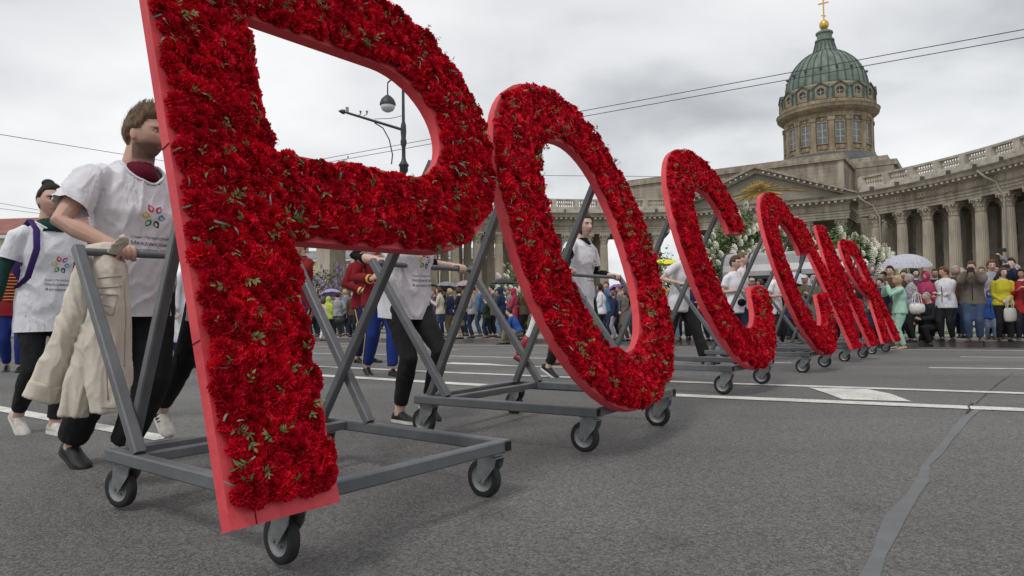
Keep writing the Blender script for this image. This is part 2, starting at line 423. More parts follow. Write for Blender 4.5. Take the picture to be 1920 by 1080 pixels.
for a in range(-40, 31):
    for off in (5.0, 7.6):
        p = kerb_pt(a, off); m.v.append((p.x, p.y, PZ + 0.012))
for i in range(70): m.f.append((2 * i, 2 * i + 2, 2 * i + 3, 2 * i + 1)); m.m.append(0)
lawn = m.build('lawn', M_GRASS); tag(lawn, kind='structure')
if lawn.data.polygons[0].normal.z < 0: lawn.data.flip_normals()

# ------------------------------------------------------------------ cathedral
def m_stone(nt, b, tc, cs):
    N, L = nt.nodes, nt.links
    n1 = N.new('ShaderNodeTexNoise'); n1.inputs['Scale'].default_value = 0.35; n1.inputs['Detail'].default_value = 8; n1.inputs['Roughness'].default_value = 0.65; L.new(tc.outputs['Object'], n1.inputs['Vector'])
    mp = N.new('ShaderNodeMapping'); mp.inputs['Scale'].default_value = (1.6, 1.6, 0.22); L.new(tc.outputs['Object'], mp.inputs[0])
    n2 = N.new('ShaderNodeTexNoise'); n2.inputs['Scale'].default_value = 0.9; n2.inputs['Detail'].default_value = 6; L.new(mp.outputs[0], n2.inputs['Vector'])
    mx = N.new('ShaderNodeMixRGB'); mx.inputs[0].default_value = 0.5; L.new(n1.outputs[0], mx.inputs[1]); L.new(n2.outputs[0], mx.inputs[2])
    r = N.new('ShaderNodeValToRGB'); base = b.inputs['Base Color'].default_value
    r.color_ramp.elements[0].position = 0.36; r.color_ramp.elements[1].position = 0.62
    r.color_ramp.elements[0].color = (base[0] * 0.52, base[1] * 0.5, base[2] * 0.48, 1); r.color_ramp.elements[1].color = (base[0] * 1.2, base[1] * 1.18, base[2] * 1.15, 1)
    L.new(mx.outputs[0], r.inputs[0])
    sp = N.new('ShaderNodeSeparateXYZ'); L.new(tc.outputs['Object'], sp.inputs[0])
    wv = N.new('ShaderNodeMath'); wv.operation = 'FRACT'
    ml = N.new('ShaderNodeMath'); ml.operation = 'MULTIPLY'; ml.inputs[1].default_value = 1.55; L.new(sp.outputs[2], ml.inputs[0]); L.new(ml.outputs[0], wv.inputs[0])
    gt = N.new('ShaderNodeMath'); gt.operation = 'GREATER_THAN'; gt.inputs[1].default_value = 0.07; L.new(wv.outputs[0], gt.inputs[0])
    mr = N.new('ShaderNodeMapRange'); mr.inputs[3].default_value = 0.62; mr.inputs[4].default_value = 1.0; L.new(gt.outputs[0], mr.inputs[0])
    hs = N.new('ShaderNodeHueSaturation'); L.new(r.outputs[0], hs.inputs['Color']); L.new(mr.outputs[0], hs.inputs['Value'])
    L.new(hs.outputs[0], b.inputs['Base Color'])
M_STONE = mat('weathered grey stone', (0.335, 0.298, 0.242), rough=0.9, spec=0.2, fn=m_stone)
M_COLST = mat('pale column stone', (0.39, 0.342, 0.27), rough=0.9, spec=0.2, var=0.28, vscale=0.8, detail=8, stretch=(1, 1, 0.35))
M_OCHRE = mat('ochre drum stone', (0.30, 0.25, 0.175), rough=0.9, spec=0.2, fn=m_stone)
M_RAIL = mat('light balustrade stone', (0.45, 0.41, 0.345), rough=0.9, var=0.25, vscale=1.2, spec=0.2)
M_COPPER = mat('green copper', (0.085, 0.115, 0.096), rough=0.7, spec=0.3, col2=(0.225, 0.272, 0.228), vscale=0.55, detail=8, stretch=(1, 1, 0.4))
M_COPRIB = mat('dark copper rib', (0.055, 0.085, 0.072), rough=0.7, var=0.3, vscale=1)
M_GOLD = mat('gilding', (0.62, 0.40, 0.10), rough=0.32, metal=0.8, var=0.15, vscale=2)
M_GILTS = mat('gilded relief', (0.40, 0.285, 0.10), rough=0.5, metal=0.3, var=0.25, vscale=2)
M_GLASS = mat('window glass', (0.10, 0.12, 0.14), rough=0.15, spec=0.8, var=0.3, vscale=2)
M_WFRAME = mat('window frame', (0.42, 0.41, 0.38), rough=0.7)
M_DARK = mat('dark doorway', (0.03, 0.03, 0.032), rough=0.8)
M_LEAD = mat('lead roof', (0.09, 0.095, 0.10), rough=0.6, var=0.2, vscale=1)
M_PIPE = mat('downpipe', (0.30, 0.27, 0.22), rough=0.6)
BETA = R(34)
CD, CT = V((math.cos(BETA), -math.sin(BETA), 0)), V((-math.sin(BETA), -math.cos(BETA), 0))
PC = V((37.24, 104.79, 0.08))
DOME = V((71.65, 155.8, 0.08))
def cw(s, t, z): return PC + CD * s + CT * t + V((0, 0, z))
cath = empty('cathedral', PC)
tag(cath, 'grey stone cathedral with green copper dome, pedimented portico and curved colonnades', 'cathedral')
CMI = Matrix.Translation(-PC)
def cpart(m, name, mt, smooth=False, auto=None, parent=None):
    m.v = [tuple(V(p) - PC) for p in m.v]
    return m.build(name, mt, parent or cath, smooth, auto)
def cbox(m, s0, s1, t0, t1, z0, z1):
    P = [cw(s, t, z) for z in (z0, z1) for t in (t0, t1) for s in (s0, s1)]
    return m.add(P, [(0, 1, 3, 2), (4, 6, 7, 5), (0, 4, 5, 1), (2, 3, 7, 6), (0, 2, 6, 4), (1, 5, 7, 3)])

# columns: one set of shared meshes
CH = 13.55
def fluted(h0, h1, r0, r1, seg=20):
    m = MB(); lv = [0.0, 0.33, 0.66, 1.0]; k = seg * 2
    for f in lv:
        r = (r0 + (r1 - r0) * f * f); z = h0 + (h1 - h0) * f
        for i in range(k):
            a = 2 * math.pi * i / k; rr = r if i % 2 == 0 else r * 0.915
            m.v.append((rr * math.cos(a), rr * math.sin(a), z))
    for j in range(len(lv) - 1):
        for i in range(k):
            m.f.append((j * k + i, j * k + (i + 1) % k, (j + 1) * k + (i + 1) % k, (j + 1) * k + i)); m.m.append(0)
    return m
ME_SHAFT = fluted(0.75, 11.95, 0.72, 0.60).mesh('shaft', M_COLST)
mb = MB(); mb.box((0, 0, 0.12), (2.0, 2.0, 0.24)); mb.lathe([(0.95, 0.24), (1.0, 0.36), (0.92, 0.46), (0.80, 0.52), (0.88, 0.62), (0.80, 0.72), (0.74, 0.78)], 20)
ME_BASE = mb.mesh('column_base', M_COLST)
mb = MB(); mb.lathe([(0.60, 11.95), (0.68, 12.0), (0.60, 12.06), (0.60, 12.5), (0.68, 13.0), (0.86, 13.3)], 20)
for tier, (z0, zh, r0, n) in enumerate(((12.06, 0.62, 0.62, 8), (12.45, 0.75, 0.64, 8))):
    for i in range(n):
        a = 2 * math.pi * (i + 0.5 * tier) / n
        d = V((math.cos(a), math.sin(a), 0)); s = V((-d.y, d.x, 0))
        b0 = d * r0 + V((0, 0, z0)); b1 = d * (r0 + 0.10) + V((0, 0, z0 + zh * 0.7)); b2 = d * (r0 + 0.30) + V((0, 0, z0 + zh)); b3 = d * (r0 + 0.34) + V((0, 0, z0 + zh * 0.78))
        P = []
        for q, w in ((b0, 0.16), (b1, 0.17), (b2, 0.14), (b3, 0.05)): P += [q - s * w, q + s * w + d * 0.0]
        mb.add(P, [(0, 1, 3, 2), (2, 3, 5, 4), (4, 5, 7, 6)])
for i in range(4):
    a = math.pi / 4 + i * math.pi / 2; d = V((math.cos(a), math.sin(a), 0))
    mb.tube([d * 0.62 + V((0, 0, 12.75)), d * 0.85 + V((0, 0, 13.1)), d * 1.08 + V((0, 0, 13.2)), d * 1.12 + V((0, 0, 13.05))], [0.08, 0.09, 0.10, 0.07], 6)
mb.box((0, 0, 13.42), (1.66, 1.66, 0.26))
ME_CAP = mb.mesh('capital', M_COLST)
def column(p, rz, parent=cath):
    c = empty('column', p - PC, rz); c.parent = parent
    for n_, me in (('shaft', ME_SHAFT), ('column_base', ME_BASE), ('capital', ME_CAP)):
        link(n_, me, c)
    return c
# portico
for i in range(6):
    column(cw(-11.4 + i * 4.56, -1.1, 0), -BETA)
for s in (-11.4, 11.4): column(cw(s, -4.8, 0), -BETA)
m = MB(); cbox(m, -13.0, 13.0, -12, -7.4, 0.0, 13.6); cpart(m, 'portico_wall', M_STONE)
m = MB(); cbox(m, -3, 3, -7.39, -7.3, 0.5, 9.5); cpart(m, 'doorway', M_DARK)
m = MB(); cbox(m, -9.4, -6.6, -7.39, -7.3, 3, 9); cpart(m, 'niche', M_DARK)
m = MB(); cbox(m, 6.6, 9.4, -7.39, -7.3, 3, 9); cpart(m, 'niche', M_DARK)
def entab(m, path, zs):           # path: list of (point fn of outward offset)
    prof = zs; n = len(path); k = len(prof); P = []
    for fn in path:
        for off, z in prof: P.append(fn(off, z))
    F = []
    for i in range(n - 1):
        for j in range(k):
            j2 = (j + 1) % k
            F.append((i * k + j, i * k + j2, (i + 1) * k + j2, (i + 1) * k + j))
    F.append(tuple(range(k))); F.append(tuple((n - 1) * k + j for j in range(k - 1, -1, -1)))
    m.add(P, F)
PROF = [(-2.2, 13.55), (0.0, 13.55), (0.0, 13.95), (0.07, 13.95), (0.07, 14.35), (0.15, 14.35), (0.15, 14.62), (0.28, 14.72), (0.05, 14.78), (0.05, 15.62), (0.22, 15.70), (0.22, 16.0), (0.45, 16.05), (0.95, 16.12), (1.0, 16.5), (1.25, 16.78), (-2.2, 16.78)]
# portico entablature: front and two returns
m = MB()
hw = 12.55
entab(m, [(lambda o, z, a=a: cw(a[0] + a[1] * o, a[2] + a[3] * o, z)) for a in ((-hw, -1, -8, 0), (-hw, -1, 0, 1), (hw, 1, 0, 1), (hw, 1, -8, 0))], PROF)
o = cpart(m, 'portico_entablature', M_STONE); fixn(o.data)
m = MB(); x = -hw
while x <= hw + 0.01:
    cbox(m, x - 0.16, x + 0.16, 0.225, 0.88, 15.84, 16.10); x += 0.84
tag(cpart(m, 'modillions', M_RAIL), kind='stuff')
# pediment
def wedge(m, pts, t0, t1):
    n = len(pts); P = [cw(s, t0, z) for s, z in pts] + [cw(s, t1, z) for s, z in pts]
    m.add(P, [tuple(range(n)), tuple(range(2 * n - 1, n - 1, -1))] + [(i, n + i, n + (i + 1) % n, (i + 1) % n) for i in range(n)])
m = MB(); wedge(m, [(-12.4, 16.79), (12.4, 16.79), (0, 21.75)], -8, -0.25); o = cpart(m, 'tympanum', mat('plain tympanum stone', (0.27, 0.25, 0.21), rough=0.9, var=0.15, vscale=0.5)); fixn(o.data)
for sg in (-1, 1):
    m = MB(); wedge(m, [(sg * 13.85, 16.80), (0, 22.45), (0, 21.45), (sg * 12.6, 16.80)], -8, 0.55); wedge(m, [(sg * 13.95, 17.0), (0, 22.6), (0, 22.15), (sg * 13.9, 16.82)], -8.2, 1.1)
    o = cpart(m, 'raking_cornice', M_STONE); fixn(o.data)
    m = MB()
    for i in range(1, 15):
        f = i / 15.5; s, z = sg * 12.7 * (1 - f), 16.9 + 4.62 * f
        cbox(m, s - 0.15, s + 0.15, 0.555, 0.98, z + 0.12, z + 0.40)
    tag(cpart(m, 'modillions', M_RAIL), kind='stuff')
sb = empty('sunburst', cw(0.3, -0.2, 19.0) - PC); sb.parent = cath
for i in range(44):
    a = 2 * math.pi * i / 44 + random.uniform(-0.03, 0.03)
    ca, sa = math.cos(a), math.sin(a)
    lim = min(8.2, 2.05 / max(1e-3, -sa) if sa < 0 else 1e9)
    if sa > 0: lim = min(lim, 2.25 / max(1e-3, sa + 0.4 * abs(ca)))
    ln = lim * random.uniform(0.72, 0.97) * (0.9 if i % 2 else 0.7)
    m = MB()
    b = cw(0.3, -0.2, 19.0); d = CD * ca + V((0, 0, 1)) * sa; s = CD * -sa + V((0, 0, 1)) * ca
    m.add([b + d * 0.2 - s * 0.04, b + d * 0.2 + s * 0.04, b + d * ln * 0.85 + s * 0.16, b + d * ln, b + d * ln * 0.85 - s * 0.16, b + d * ln * 0.6 + CT * 0.12, b + d * 0.2 + CT * 0.12],
          [(0, 4, 5, 6), (1, 6, 5, 2), (4, 3, 5), (3, 2, 5), (0, 6, 1)])
    me = m; me.v = [tuple(V(p) - PC - sb.location) for p in me.v]
    o = me.build('ray', M_GILTS, sb)
# attic block behind the pediment, crossing block under the drum
m = MB(); cbox(m, -30, 10.2, -22, -12, 16.8, 24.3); cbox(m, -30.4, 10.6, -22.4, -11.6, 24.3, 25.0); cbox(m, -30.2, 10.4, -22.2, -11.8, 25.0, 25.4)
cpart(m, 'attic', M_STONE)
m = MB(); cbox(m, -12, 16.3, -44, -22.5, 16.8, 24.6); cbox(m, -12.4, 16.8, -44.4, -22.4, 24.6, 25.5)
cpart(m, 'attic', M_STONE)
m = MB(); cbox(m, 9.5, 10.25, -12.6, -11.9, 16.9, 24.2); cpart(m, 'pilaster', M_COLST)
m = MB(); cbox(m, 10.205, 10.27, -17, -13.5, 18.5, 23.3); cpart(m, 'recessed_panel', mat('panel stone', (0.2, 0.18, 0.15), rough=0.9, var=0.2))
dc = DOME - PC; ds, dt = dc.dot(CD), dc.dot(CT)
m = MB(); cbox(m, ds - 12.5, ds + 12.5, dt - 12.5, dt + 12.5, 0, 30.5); cbox(m, ds - 13, ds + 13, dt - 13, dt + 13, 30.5, 31.4); cpart(m, 'crossing_block', M_STONE)
m = MB(); cbox(m, -20, 20, dt, -22, 0, 16.9); cpart(m, 'nave_body', M_STONE)
m = MB(); m.lathe([(12.6, 31.4), (11.5, 33.2), (10.7, 34.3)], 48, c=DOME, rs=0.905); cpart(m, 'drum_skirt_roof', M_LEAD, smooth=True)
# drum
m = MB(); m.lathe([(10.5, 33.0), (10.5, 34.6), (9.75, 34.7), (9.75, 42.0), (10.05, 42.1), (10.05, 43.0), (10.6, 43.1), (11.65, 43.9), (11.75, 44.5), (11.9, 44.7), (11.0, 44.85), (10.95, 45.6), (10.6, 45.7)], 64, c=DOME, rs=0.905)
o = cpart(m, 'drum', M_OCHRE, auto=35)
def rad(a, r, z): return DOME + V((math.cos(a) * r * 0.905, math.sin(a) * r * 0.905, z))
NB = 16; a0 = R(-110)
for i in range(NB):
    a = a0 + 2 * math.pi * i / NB; Mz = Matrix.Rotation(a, 3, 'Z')
    m = MB(); m.box(rad(a, 9.95, 38.3), (0.62, 1.15, 7.2), Mz); m.box(rad(a, 10.05, 34.9), (0.8, 1.4, 0.6), Mz); m.box(rad(a, 10.0, 41.55), (0.85, 1.45, 0.8), Mz)
    cpart(m, 'pilaster', M_OCHRE)
    b = a + math.pi / NB; Mb = Matrix.Rotation(b, 3, 'Z')
    w = empty('drum_window', rad(b, 9.78, 38.6) - PC, b); w.parent = cath
    f = MB()
    for y in (-0.95, 0.95): f.box((0.06, y, 0), (0.2, 0.2, 4.6))
    f.box((0.06, 0, 2.35), (0.26, 2.3, 0.25)); f.box((0.1, 0, -2.35), (0.36, 2.4, 0.25)); f.box((0.12, 0, 2.9), (0.3, 0.5, 0.5))
    f.build('window_surround', M_OCHRE, w)
    f = MB(); f.box((-0.02, 0, 0), (0.08, 1.75, 4.5)); f.build('pane', M_GLASS, w)
    f = MB(); f.box((0.05, 0, 0), (0.08, 0.14, 4.5))
    for z in (-1.0, 0.45): f.box((0.05, 0, z), (0.075, 1.72, 0.12))
    f.build('glazing_bar', M_WFRAME, w)
    f = MB(); f.box((0.05, 0, -3.15), (0.14, 1.9, 0.8)); f.build('apron_panel', M_OCHRE, w)
    # round attic window with its own little pediment
    g = empty('round_window', rad(b, 10.45, 47.3) - PC, b); g.parent = cath
    f = MB()
    ov = [(-1.55, -1.55), (1.55, -1.55), (1.55, 0.75), (1.05, 1.35), (0.0, 1.75), (-1.05, 1.35), (-1.55, 0.75)]
    hole = [(0.82 * math.cos(t * math.pi / 8), 0.82 * math.sin(t * math.pi / 8)) for t in range(16)]
    f.extrude(ov, [hole], -1.6, 0.35, fn=lambda p: V((p.z, p.x, p.y))); o = f.build('dormer_face', M_OCHRE, g); fixn(o.data)
    f = MB()
    for sg in (-1, 1): f.beam((0.2, sg * 1.75, 0.75), (0.2, 0, 1.98), 0.8, 0.26)
    for sg in (-1, 1): f.box((0.3, sg * 1.35, -0.3), (0.35, 0.4, 2.0))
    f.build('dormer_hood', M_COPRIB, g)
    f = MB(); f.lathe([(0.0, 0.0), (0.86, 0.0)], 16, M=Matrix.Rotation(R(90), 3, 'Y')); f.build('pane', M_GLASS, g)
    f = MB(); f.box((0.04, 0, 0), (0.06, 0.1, 1.6)); f.box((0.04, 0, 0), (0.055, 1.6, 0.1)); f.build('glazing_bar', M_WFRAME, g)
    m = MB(); m.box(rad(a, 10.5, 47.2), (0.7, 0.9, 3.4), Mz); cpart(m, 'copper_buttress', M_COPPER)
m = MB(); m.lathe([(10.0, 45.4), (10.0, 49.2), (9.6, 49.6)], 48, c=DOME, rs=0.905); cpart(m, 'attic_ring', M_OCHRE, smooth=True)
dp = []
for i in range(17):
    f = i / 16; an = f * R(75)
    dp.append((9.5 * math.cos(an), 49.3 + 9.85 * math.sin(an)))
m = MB(); m.lathe(dp + [(2.45, 58.95)], 64, c=DOME, rs=0.905); cpart(m, 'dome', M_COPPER, smooth=True)
for i in range(32):
    a = a0 + 2 * math.pi * i / 32
    m = MB(); m.tube([rad(a, r + 0.03, z) for r, z in dp], [0.14] * 17, 4); cpart(m, 'dome_rib', M_COPRIB)
for i in range(16):
    b = a0 + 2 * math.pi * (i + 0.5) / 16
    m = MB(); m.box(rad(b, 9.15, 53.0), (0.5, 0.4, 0.45), Matrix.Rotation(b, 3, 'Z')); cpart(m, 'vent', M_COPRIB)
m = MB(); m.lathe([(2.7, 58.6), (2.75, 59.1), (2.3, 60.0), (2.0, 61.2), (2.3, 61.4), (2.25, 61.7), (1.75, 61.9), (1.75, 63.0), (2.05, 63.15), (2.0, 63.5), (1.3, 63.9), (0.6, 64.2)], 32, c=DOME, rs=0.905); cpart(m, 'lantern', M_COPPER, auto=40)
for i in range(16):
    a = 2 * math.pi * i / 16; m = MB(); m.tube([rad(a, 2.78, 58.9), rad(a, 2.45, 60.0), rad(a, 2.12, 61.3)], [0.16, 0.14, 0.10], 5); cpart(m, 'lantern_rib', M_COPRIB)
m = MB(); m.lathe([(1.15 * math.sin(t * math.pi / 12), 65.25 - 1.15 * math.cos(t * math.pi / 12)) for t in range(13)], 20, c=DOME, rs=0.905); cpart(m, 'gilded_ball', M_GOLD, smooth=True)
m = MB(); m.box(DOME + V((0, 0, 68.9)), (0.28, 0.28, 5.4), Matrix.Rotation(-BETA, 3, 'Z')); m.box(DOME + V((0, 0, 70.3)), (2.2, 0.24, 0.24), Matrix.Rotation(-BETA, 3, 'Z')); m.box(DOME + V((0, 0, 67.4)), (1.0, 0.24, 0.22), Matrix.Rotation(-BETA, 3, 'Z') @ Matrix.Rotation(R(20), 3, 'Y')); cpart(m, 'gilded_cross', M_GOLD)

# curved wings
RW, PH0 = 53.0, R(29)
AC = V((16 - RW * 0.485, 0.5 + RW * 0.875, 0))
def wing(side, i, off, z):            # i counts columns along the arc, off points back from the square
    h = PH0 + i * 3.75 / RW
    r = RW + off
    return cw((AC.x + r * math.sin(h)) * side, AC.y - r * math.cos(h), z)
mb = MB(); mb.lathe([(0.13, 0.0), (0.13, 0.1), (0.07, 0.18), (0.19, 0.42), (0.17, 0.6), (0.07, 0.85), (0.12, 0.95), (0.13, 1.02)], 8)
BAL = (mb.v, mb.f)
for side, i0, i1, rows in ((1, -0.55, 9, (0, 3.6)), (-1, -0.55, 11, (0, 3.6, 7.2))):
    for r in rows:
        for i in range(0, int(i1) + 1):
            if side < 0 and i == 1: continue
            ii = i + (0.3 if side < 0 and i == 2 else 0)
            p = wing(side, ii, r, 0); h = PH0 + ii * 3.75 / RW
            column(p, -BETA - side * (-h) if side > 0 else -BETA + h)
    steps = [i0 + (i1 + 0.6 - i0) * k / 48 for k in range(49)]
    m = MB(); entab(m, [(lambda o, z, ii=ii: wing(side, ii, -o - 0.72, z)) for ii in steps], [(o if o > -2 else -(8.4 if side > 0 else rows[-1] + 1.6), z) for o, z in PROF])
    o = cpart(m, 'wing_entablature', M_STONE); fixn(o.data)
    m = MB(); k = i0
    while k < i1 + 0.5:
        P = []
        for z in (15.84, 16.10):
            for off in (-0.72 - 0.225, -0.72 - 0.88):
                for da in (-0.045, 0.045): P.append(wing(side, k + da, off, z))
        m.add(P, [(0, 1, 3, 2), (4, 6, 7, 5), (0, 4, 5, 1), (2, 3, 7, 6), (0, 2, 6, 4), (1, 5, 7, 3)]); k += 0.22
    tag(cpart(m, 'modillions', M_RAIL), kind='stuff')
    # wreath reliefs on the frieze above each column
    for i in range(0, int(i1) + 1):
        g = MB()
        for dx in (-0.11, 0.0, 0.11):
            cc = wing(side, i + dx, -0.80, 15.2); tg = (wing(side, i + dx + 0.1, -0.8, 15.2) - cc).normalized()
            g.tube([cc + tg * (0.24 * math.cos(t * math.pi / 5)) + V((0, 0, 0.3 * math.sin(t * math.pi / 5))) for t in range(10)], 0.07, 5, closed=True)
        cpart(g, 'wreath_relief', M_COLST)
    # blocking course and balustrade
    m = MB(); entab(m, [(lambda o, z, ii=ii: wing(side, ii, -o, z)) for ii in steps], [(-1.0, 16.79), (0.55, 16.79), (0.55, 17.72), (-1.0, 17.72)]); o = cpart(m, 'blocking_course', M_RAIL); fixn(o.data)
    m = MB(); entab(m, [(lambda o, z, ii=ii: wing(side, ii, -o, z)) for ii in steps], [(-0.25, 18.98), (0.38, 18.98), (0.42, 19.25), (-0.3, 19.25)]); o = cpart(m, 'balustrade_rail', M_RAIL); fixn(o.data)
    m = MB(); entab(m, [(lambda o, z, ii=ii: wing(side, ii, -o, z)) for ii in steps], [(-0.25, 17.72), (0.35, 17.72), (0.35, 17.95), (-0.25, 17.95)]); o = cpart(m, 'balustrade_plinth', M_RAIL); fixn(o.data)
    for i in range(0, int(i1) + 1):
        j = i - 0.5
        p = wing(side, j, -0.06, 0); h = PH0 + j * 3.75 / RW; rz = -BETA + side * h
        g = MB(); g.box(p + V((0, 0, 18.36)), (1.0, 0.74, 1.36), Matrix.Rotation(rz, 3, 'Z')); cpart(g, 'pedestal', M_RAIL)
        g = MB()
        for b in range(7):
            q = wing(side, j + 0.21 + b * 0.097, -0.06, 17.955)
            g.add([V(v) + q for v in BAL[0]], BAL[1])
        tag(cpart(g, 'baluster_row', M_RAIL), kind='stuff')
        g = MB(); q = wing(side, i + 0.05, -0.56, 17.25); g.box(q, (1.1, 0.06, 0.5), Matrix.Rotation(rz, 3, 'Z')); cpart(g, 'lead_outlet', M_LEAD)
# right wing: a wall with windows closes it at the back
m = MB(); entab(m, [(lambda o, z, ii=ii: wing(1, ii, 7.2 - o, z)) for ii in [k * 0.25 - 1 for k in range(0, 44)]], [(0, 0), (0, 13.5), (-1.0, 13.5), (-1.0, 0)]); o = cpart(m, 'wing_wall', M_RAIL); fixn(o.data)
for i in range(0, 10):
    j = i + 0.5; h = PH0 + j * 3.75 / RW; rz = -BETA + h
    for z, hh in ((4.6, 3.6), (10.2, 1.5)):
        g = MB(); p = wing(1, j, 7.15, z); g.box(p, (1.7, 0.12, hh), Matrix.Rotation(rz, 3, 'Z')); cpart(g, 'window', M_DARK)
    g = MB()
    for z in (7.6, 8.0, 8.9): g.box(wing(1, j, 7.1, z), (3.8, 0.2 + 0.1 * (z == 8.0), 0.22), Matrix.Rotation(rz, 3, 'Z'))
    cpart(g, 'string_course', M_STONE)
    g = MB(); p = wing(1, i, 7.0, 6.8); g.box(p, (1.2, 0.5, 13.2), Matrix.Rotation(-BETA + PH0 + i * 3.75 / RW, 3, 'Z')); cpart(g, 'pilaster', M_COLST)
# downpipes
for ii, dz in ((-0.35, 0), (4.45, 0)):
    g = MB(); a = wing(1, ii, -1.9, 16.4)
    g.tube([a, wing(1, ii + 0.15, -1.5, 15.6), wing(1, ii + 0.42, -0.9, 14.8), wing(1, ii + 0.48, -0.9, 14.2), wing(1, ii + 0.62, -0.72, 13.2), wing(1, ii + 0.66, -0.72, 0.0)], 0.13, 8)
    cpart(g, 'downpipe', M_PIPE, smooth=True)
# end pavilion of the left wing
def pav(m, s0, s1, t0, t1, z0, z1): cbox(m, s0, s1, t0, t1, z0, z1)
m = MB(); pav(m, -46.6, -44.0, 35.4, 38.2, 0, 13.6); cpart(m, 'pavilion_pier', M_COLST)
m = MB(); pav(m, -46.6, -44.0, 41.8, 44.6, 0, 13.6); cpart(m, 'pavilion_pier', M_COLST)
m = MB(); pav(m, -40.0, -37.4, 35.4, 38.2, 0, 13.6); cpart(m, 'pavilion_pier', M_COLST)
m = MB(); pav(m, -40.0, -37.4, 41.8, 44.6, 0, 13.6); cpart(m, 'pavilion_pier', M_COLST)
m = MB(); pav(m, -46.9, -37.1, 35.1, 44.9, 13.6, 16.3); pav(m, -47.7, -36.3, 34.3, 45.7, 16.3, 16.9); pav(m, -46.4, -37.6, 35.6, 44.4, 16.9, 19.4); pav(m, -46.9, -37.1, 35.1, 44.9, 19.4, 19.9); cpart(m, 'pavilion_attic', M_STONE)
m = MB(); P = [cw(-46.9, 35.1, 19.9), cw(-37.1, 35.1, 19.9), cw(-37.1, 44.9, 19.9), cw(-46.9, 44.9, 19.9), cw(-42, 40, 21.4)]
m.add(P, [(0, 1, 4), (1, 2, 4), (2, 3, 4), (3, 0, 4)]); o = cpart(m, 'pavilion_roof', M_STONE)
fixn(o.data)
# ------------------------------------------------------------------ carnations, sprigs, letters on carts
def petal_ball(layers, cols, rng, r=0.036):
    m = MB()
    for n, el, ln, w in layers:
        for i in range(n):
            az = 2 * math.pi * (i + rng.uniform(-.25, .25)) / n + rng.uniform(0, 1)
            d = V((math.cos(az), math.sin(az), 0)); s = V((-d.y, d.x, 0))
            e = el + rng.uniform(-0.16, 0.16); up = V((0, 0, 1)); L = ln * r * rng.uniform(0.88, 1.12)
            dir0 = d * math.cos(e) + up * math.sin(e); nrm = -d * math.sin(e) + up * math.cos(e)
            ph = rng.uniform(0, 6.3); P = []
            for v in (0.18, 0.66, 1.0):
                ww = w * r * (0.25 + 0.75 * v)
                for c in range(cols + 1):
                    u = -1 + 2 * c / cols
                    ser = (0.085 if c % 2 else -0.085) * rng.uniform(0.5, 1.3) if v == 1.0 else 0
                    p = dir0 * (L * (v + ser - 0.04 * u * u * v)) + s * (u * ww) + nrm * (r * (0.20 * math.sin(u * 6.5 + ph) * v * v + 0.10 * math.sin(u * 13 + ph * 2) * v ** 3 - 0.22 * v * v))
                    P.append(p + up * 0.004)
            k = cols + 1
            F = [(a * k + c, a * k + c + 1, (a + 1) * k + c + 1, (a + 1) * k + c) for a in range(2) for c in range(cols)]
            m.add(P, F)
    return m
rng = random.Random(3)
LAY0 = [(10, 0.10, 0.98, 0.47), (10, 0.42, 0.95, 0.46), (9, 0.74, 0.88, 0.45), (8, 1.04, 0.82, 0.42), (6, 1.36, 0.78, 0.36)]
LAY1 = [(8, 0.12, 1.0, 0.52), (8, 0.52, 0.95, 0.50), (7, 0.92, 0.88, 0.46), (5, 1.30, 0.80, 0.40)]
LAY2 = [(6, 0.2, 1.0, 0.55), (5, 0.75, 0.95, 0.52), (3, 1.25, 0.85, 0.45)]
CARN = {0: [petal_ball(LAY0, 5, rng) for _ in range(6)], 1: [petal_ball(LAY1, 4, rng) for _ in range(5)], 2: [petal_ball(LAY2, 3, rng) for _ in range(4)]}
CARN_ME = {l: [c.mesh('carnation', M_PETAL) for c in CARN[l]] for l in CARN}
def leaf(m, base, d, nrm, ln, w):
    d = d.normalized(); s = d.cross(nrm).normalized(); n2 = s.cross(d)
    P = [base, base + d * ln * 0.35 + s * w - n2 * 0.0, base + d * ln * 0.75 + s * w * 0.75 - n2 * ln * 0.08, base + d * ln - n2 * ln * 0.18, base + d * ln * 0.75 - s * w * 0.75 - n2 * ln * 0.08, base + d * ln * 0.35 - s * w, base + d * ln * 0.35 - n2 * ln * 0.05, base + d * ln * 0.75 - n2 * ln * 0.13]
    m.add(P, [(0, 1, 6), (1, 2, 7, 6), (2, 3, 7), (3, 4, 7), (4, 5, 6, 7), (5, 0, 6)])
def sprig_mesh(rng):
    m = MB(); ax = V((0.0, 0.030, 0.030)); m.tube([(0, 0, -0.01), ax * 0.6, ax * 1.5 + V((0, 0, 0.006))], [0.0016, 0.0013, 0.0008], 4)
    for i in range(rng.randint(5, 8)):
        f = 0.2 + 0.16 * i; sg = 1 if i % 2 else -1
        leaf(m, ax * f * 1.1, V((sg * rng.uniform(0.6, 1.2), rng.uniform(0.3, 0.9), rng.uniform(-0.1, 0.5))), V((rng.uniform(-.4, .4), -0.3, 1)), rng.uniform(0.024, 0.036), rng.uniform(0.0038, 0.0056))
    leaf(m, ax * 1.4, V((0.1, 1, 0.5)), V((0, -0.4, 1)), 0.026, 0.006)
    return m
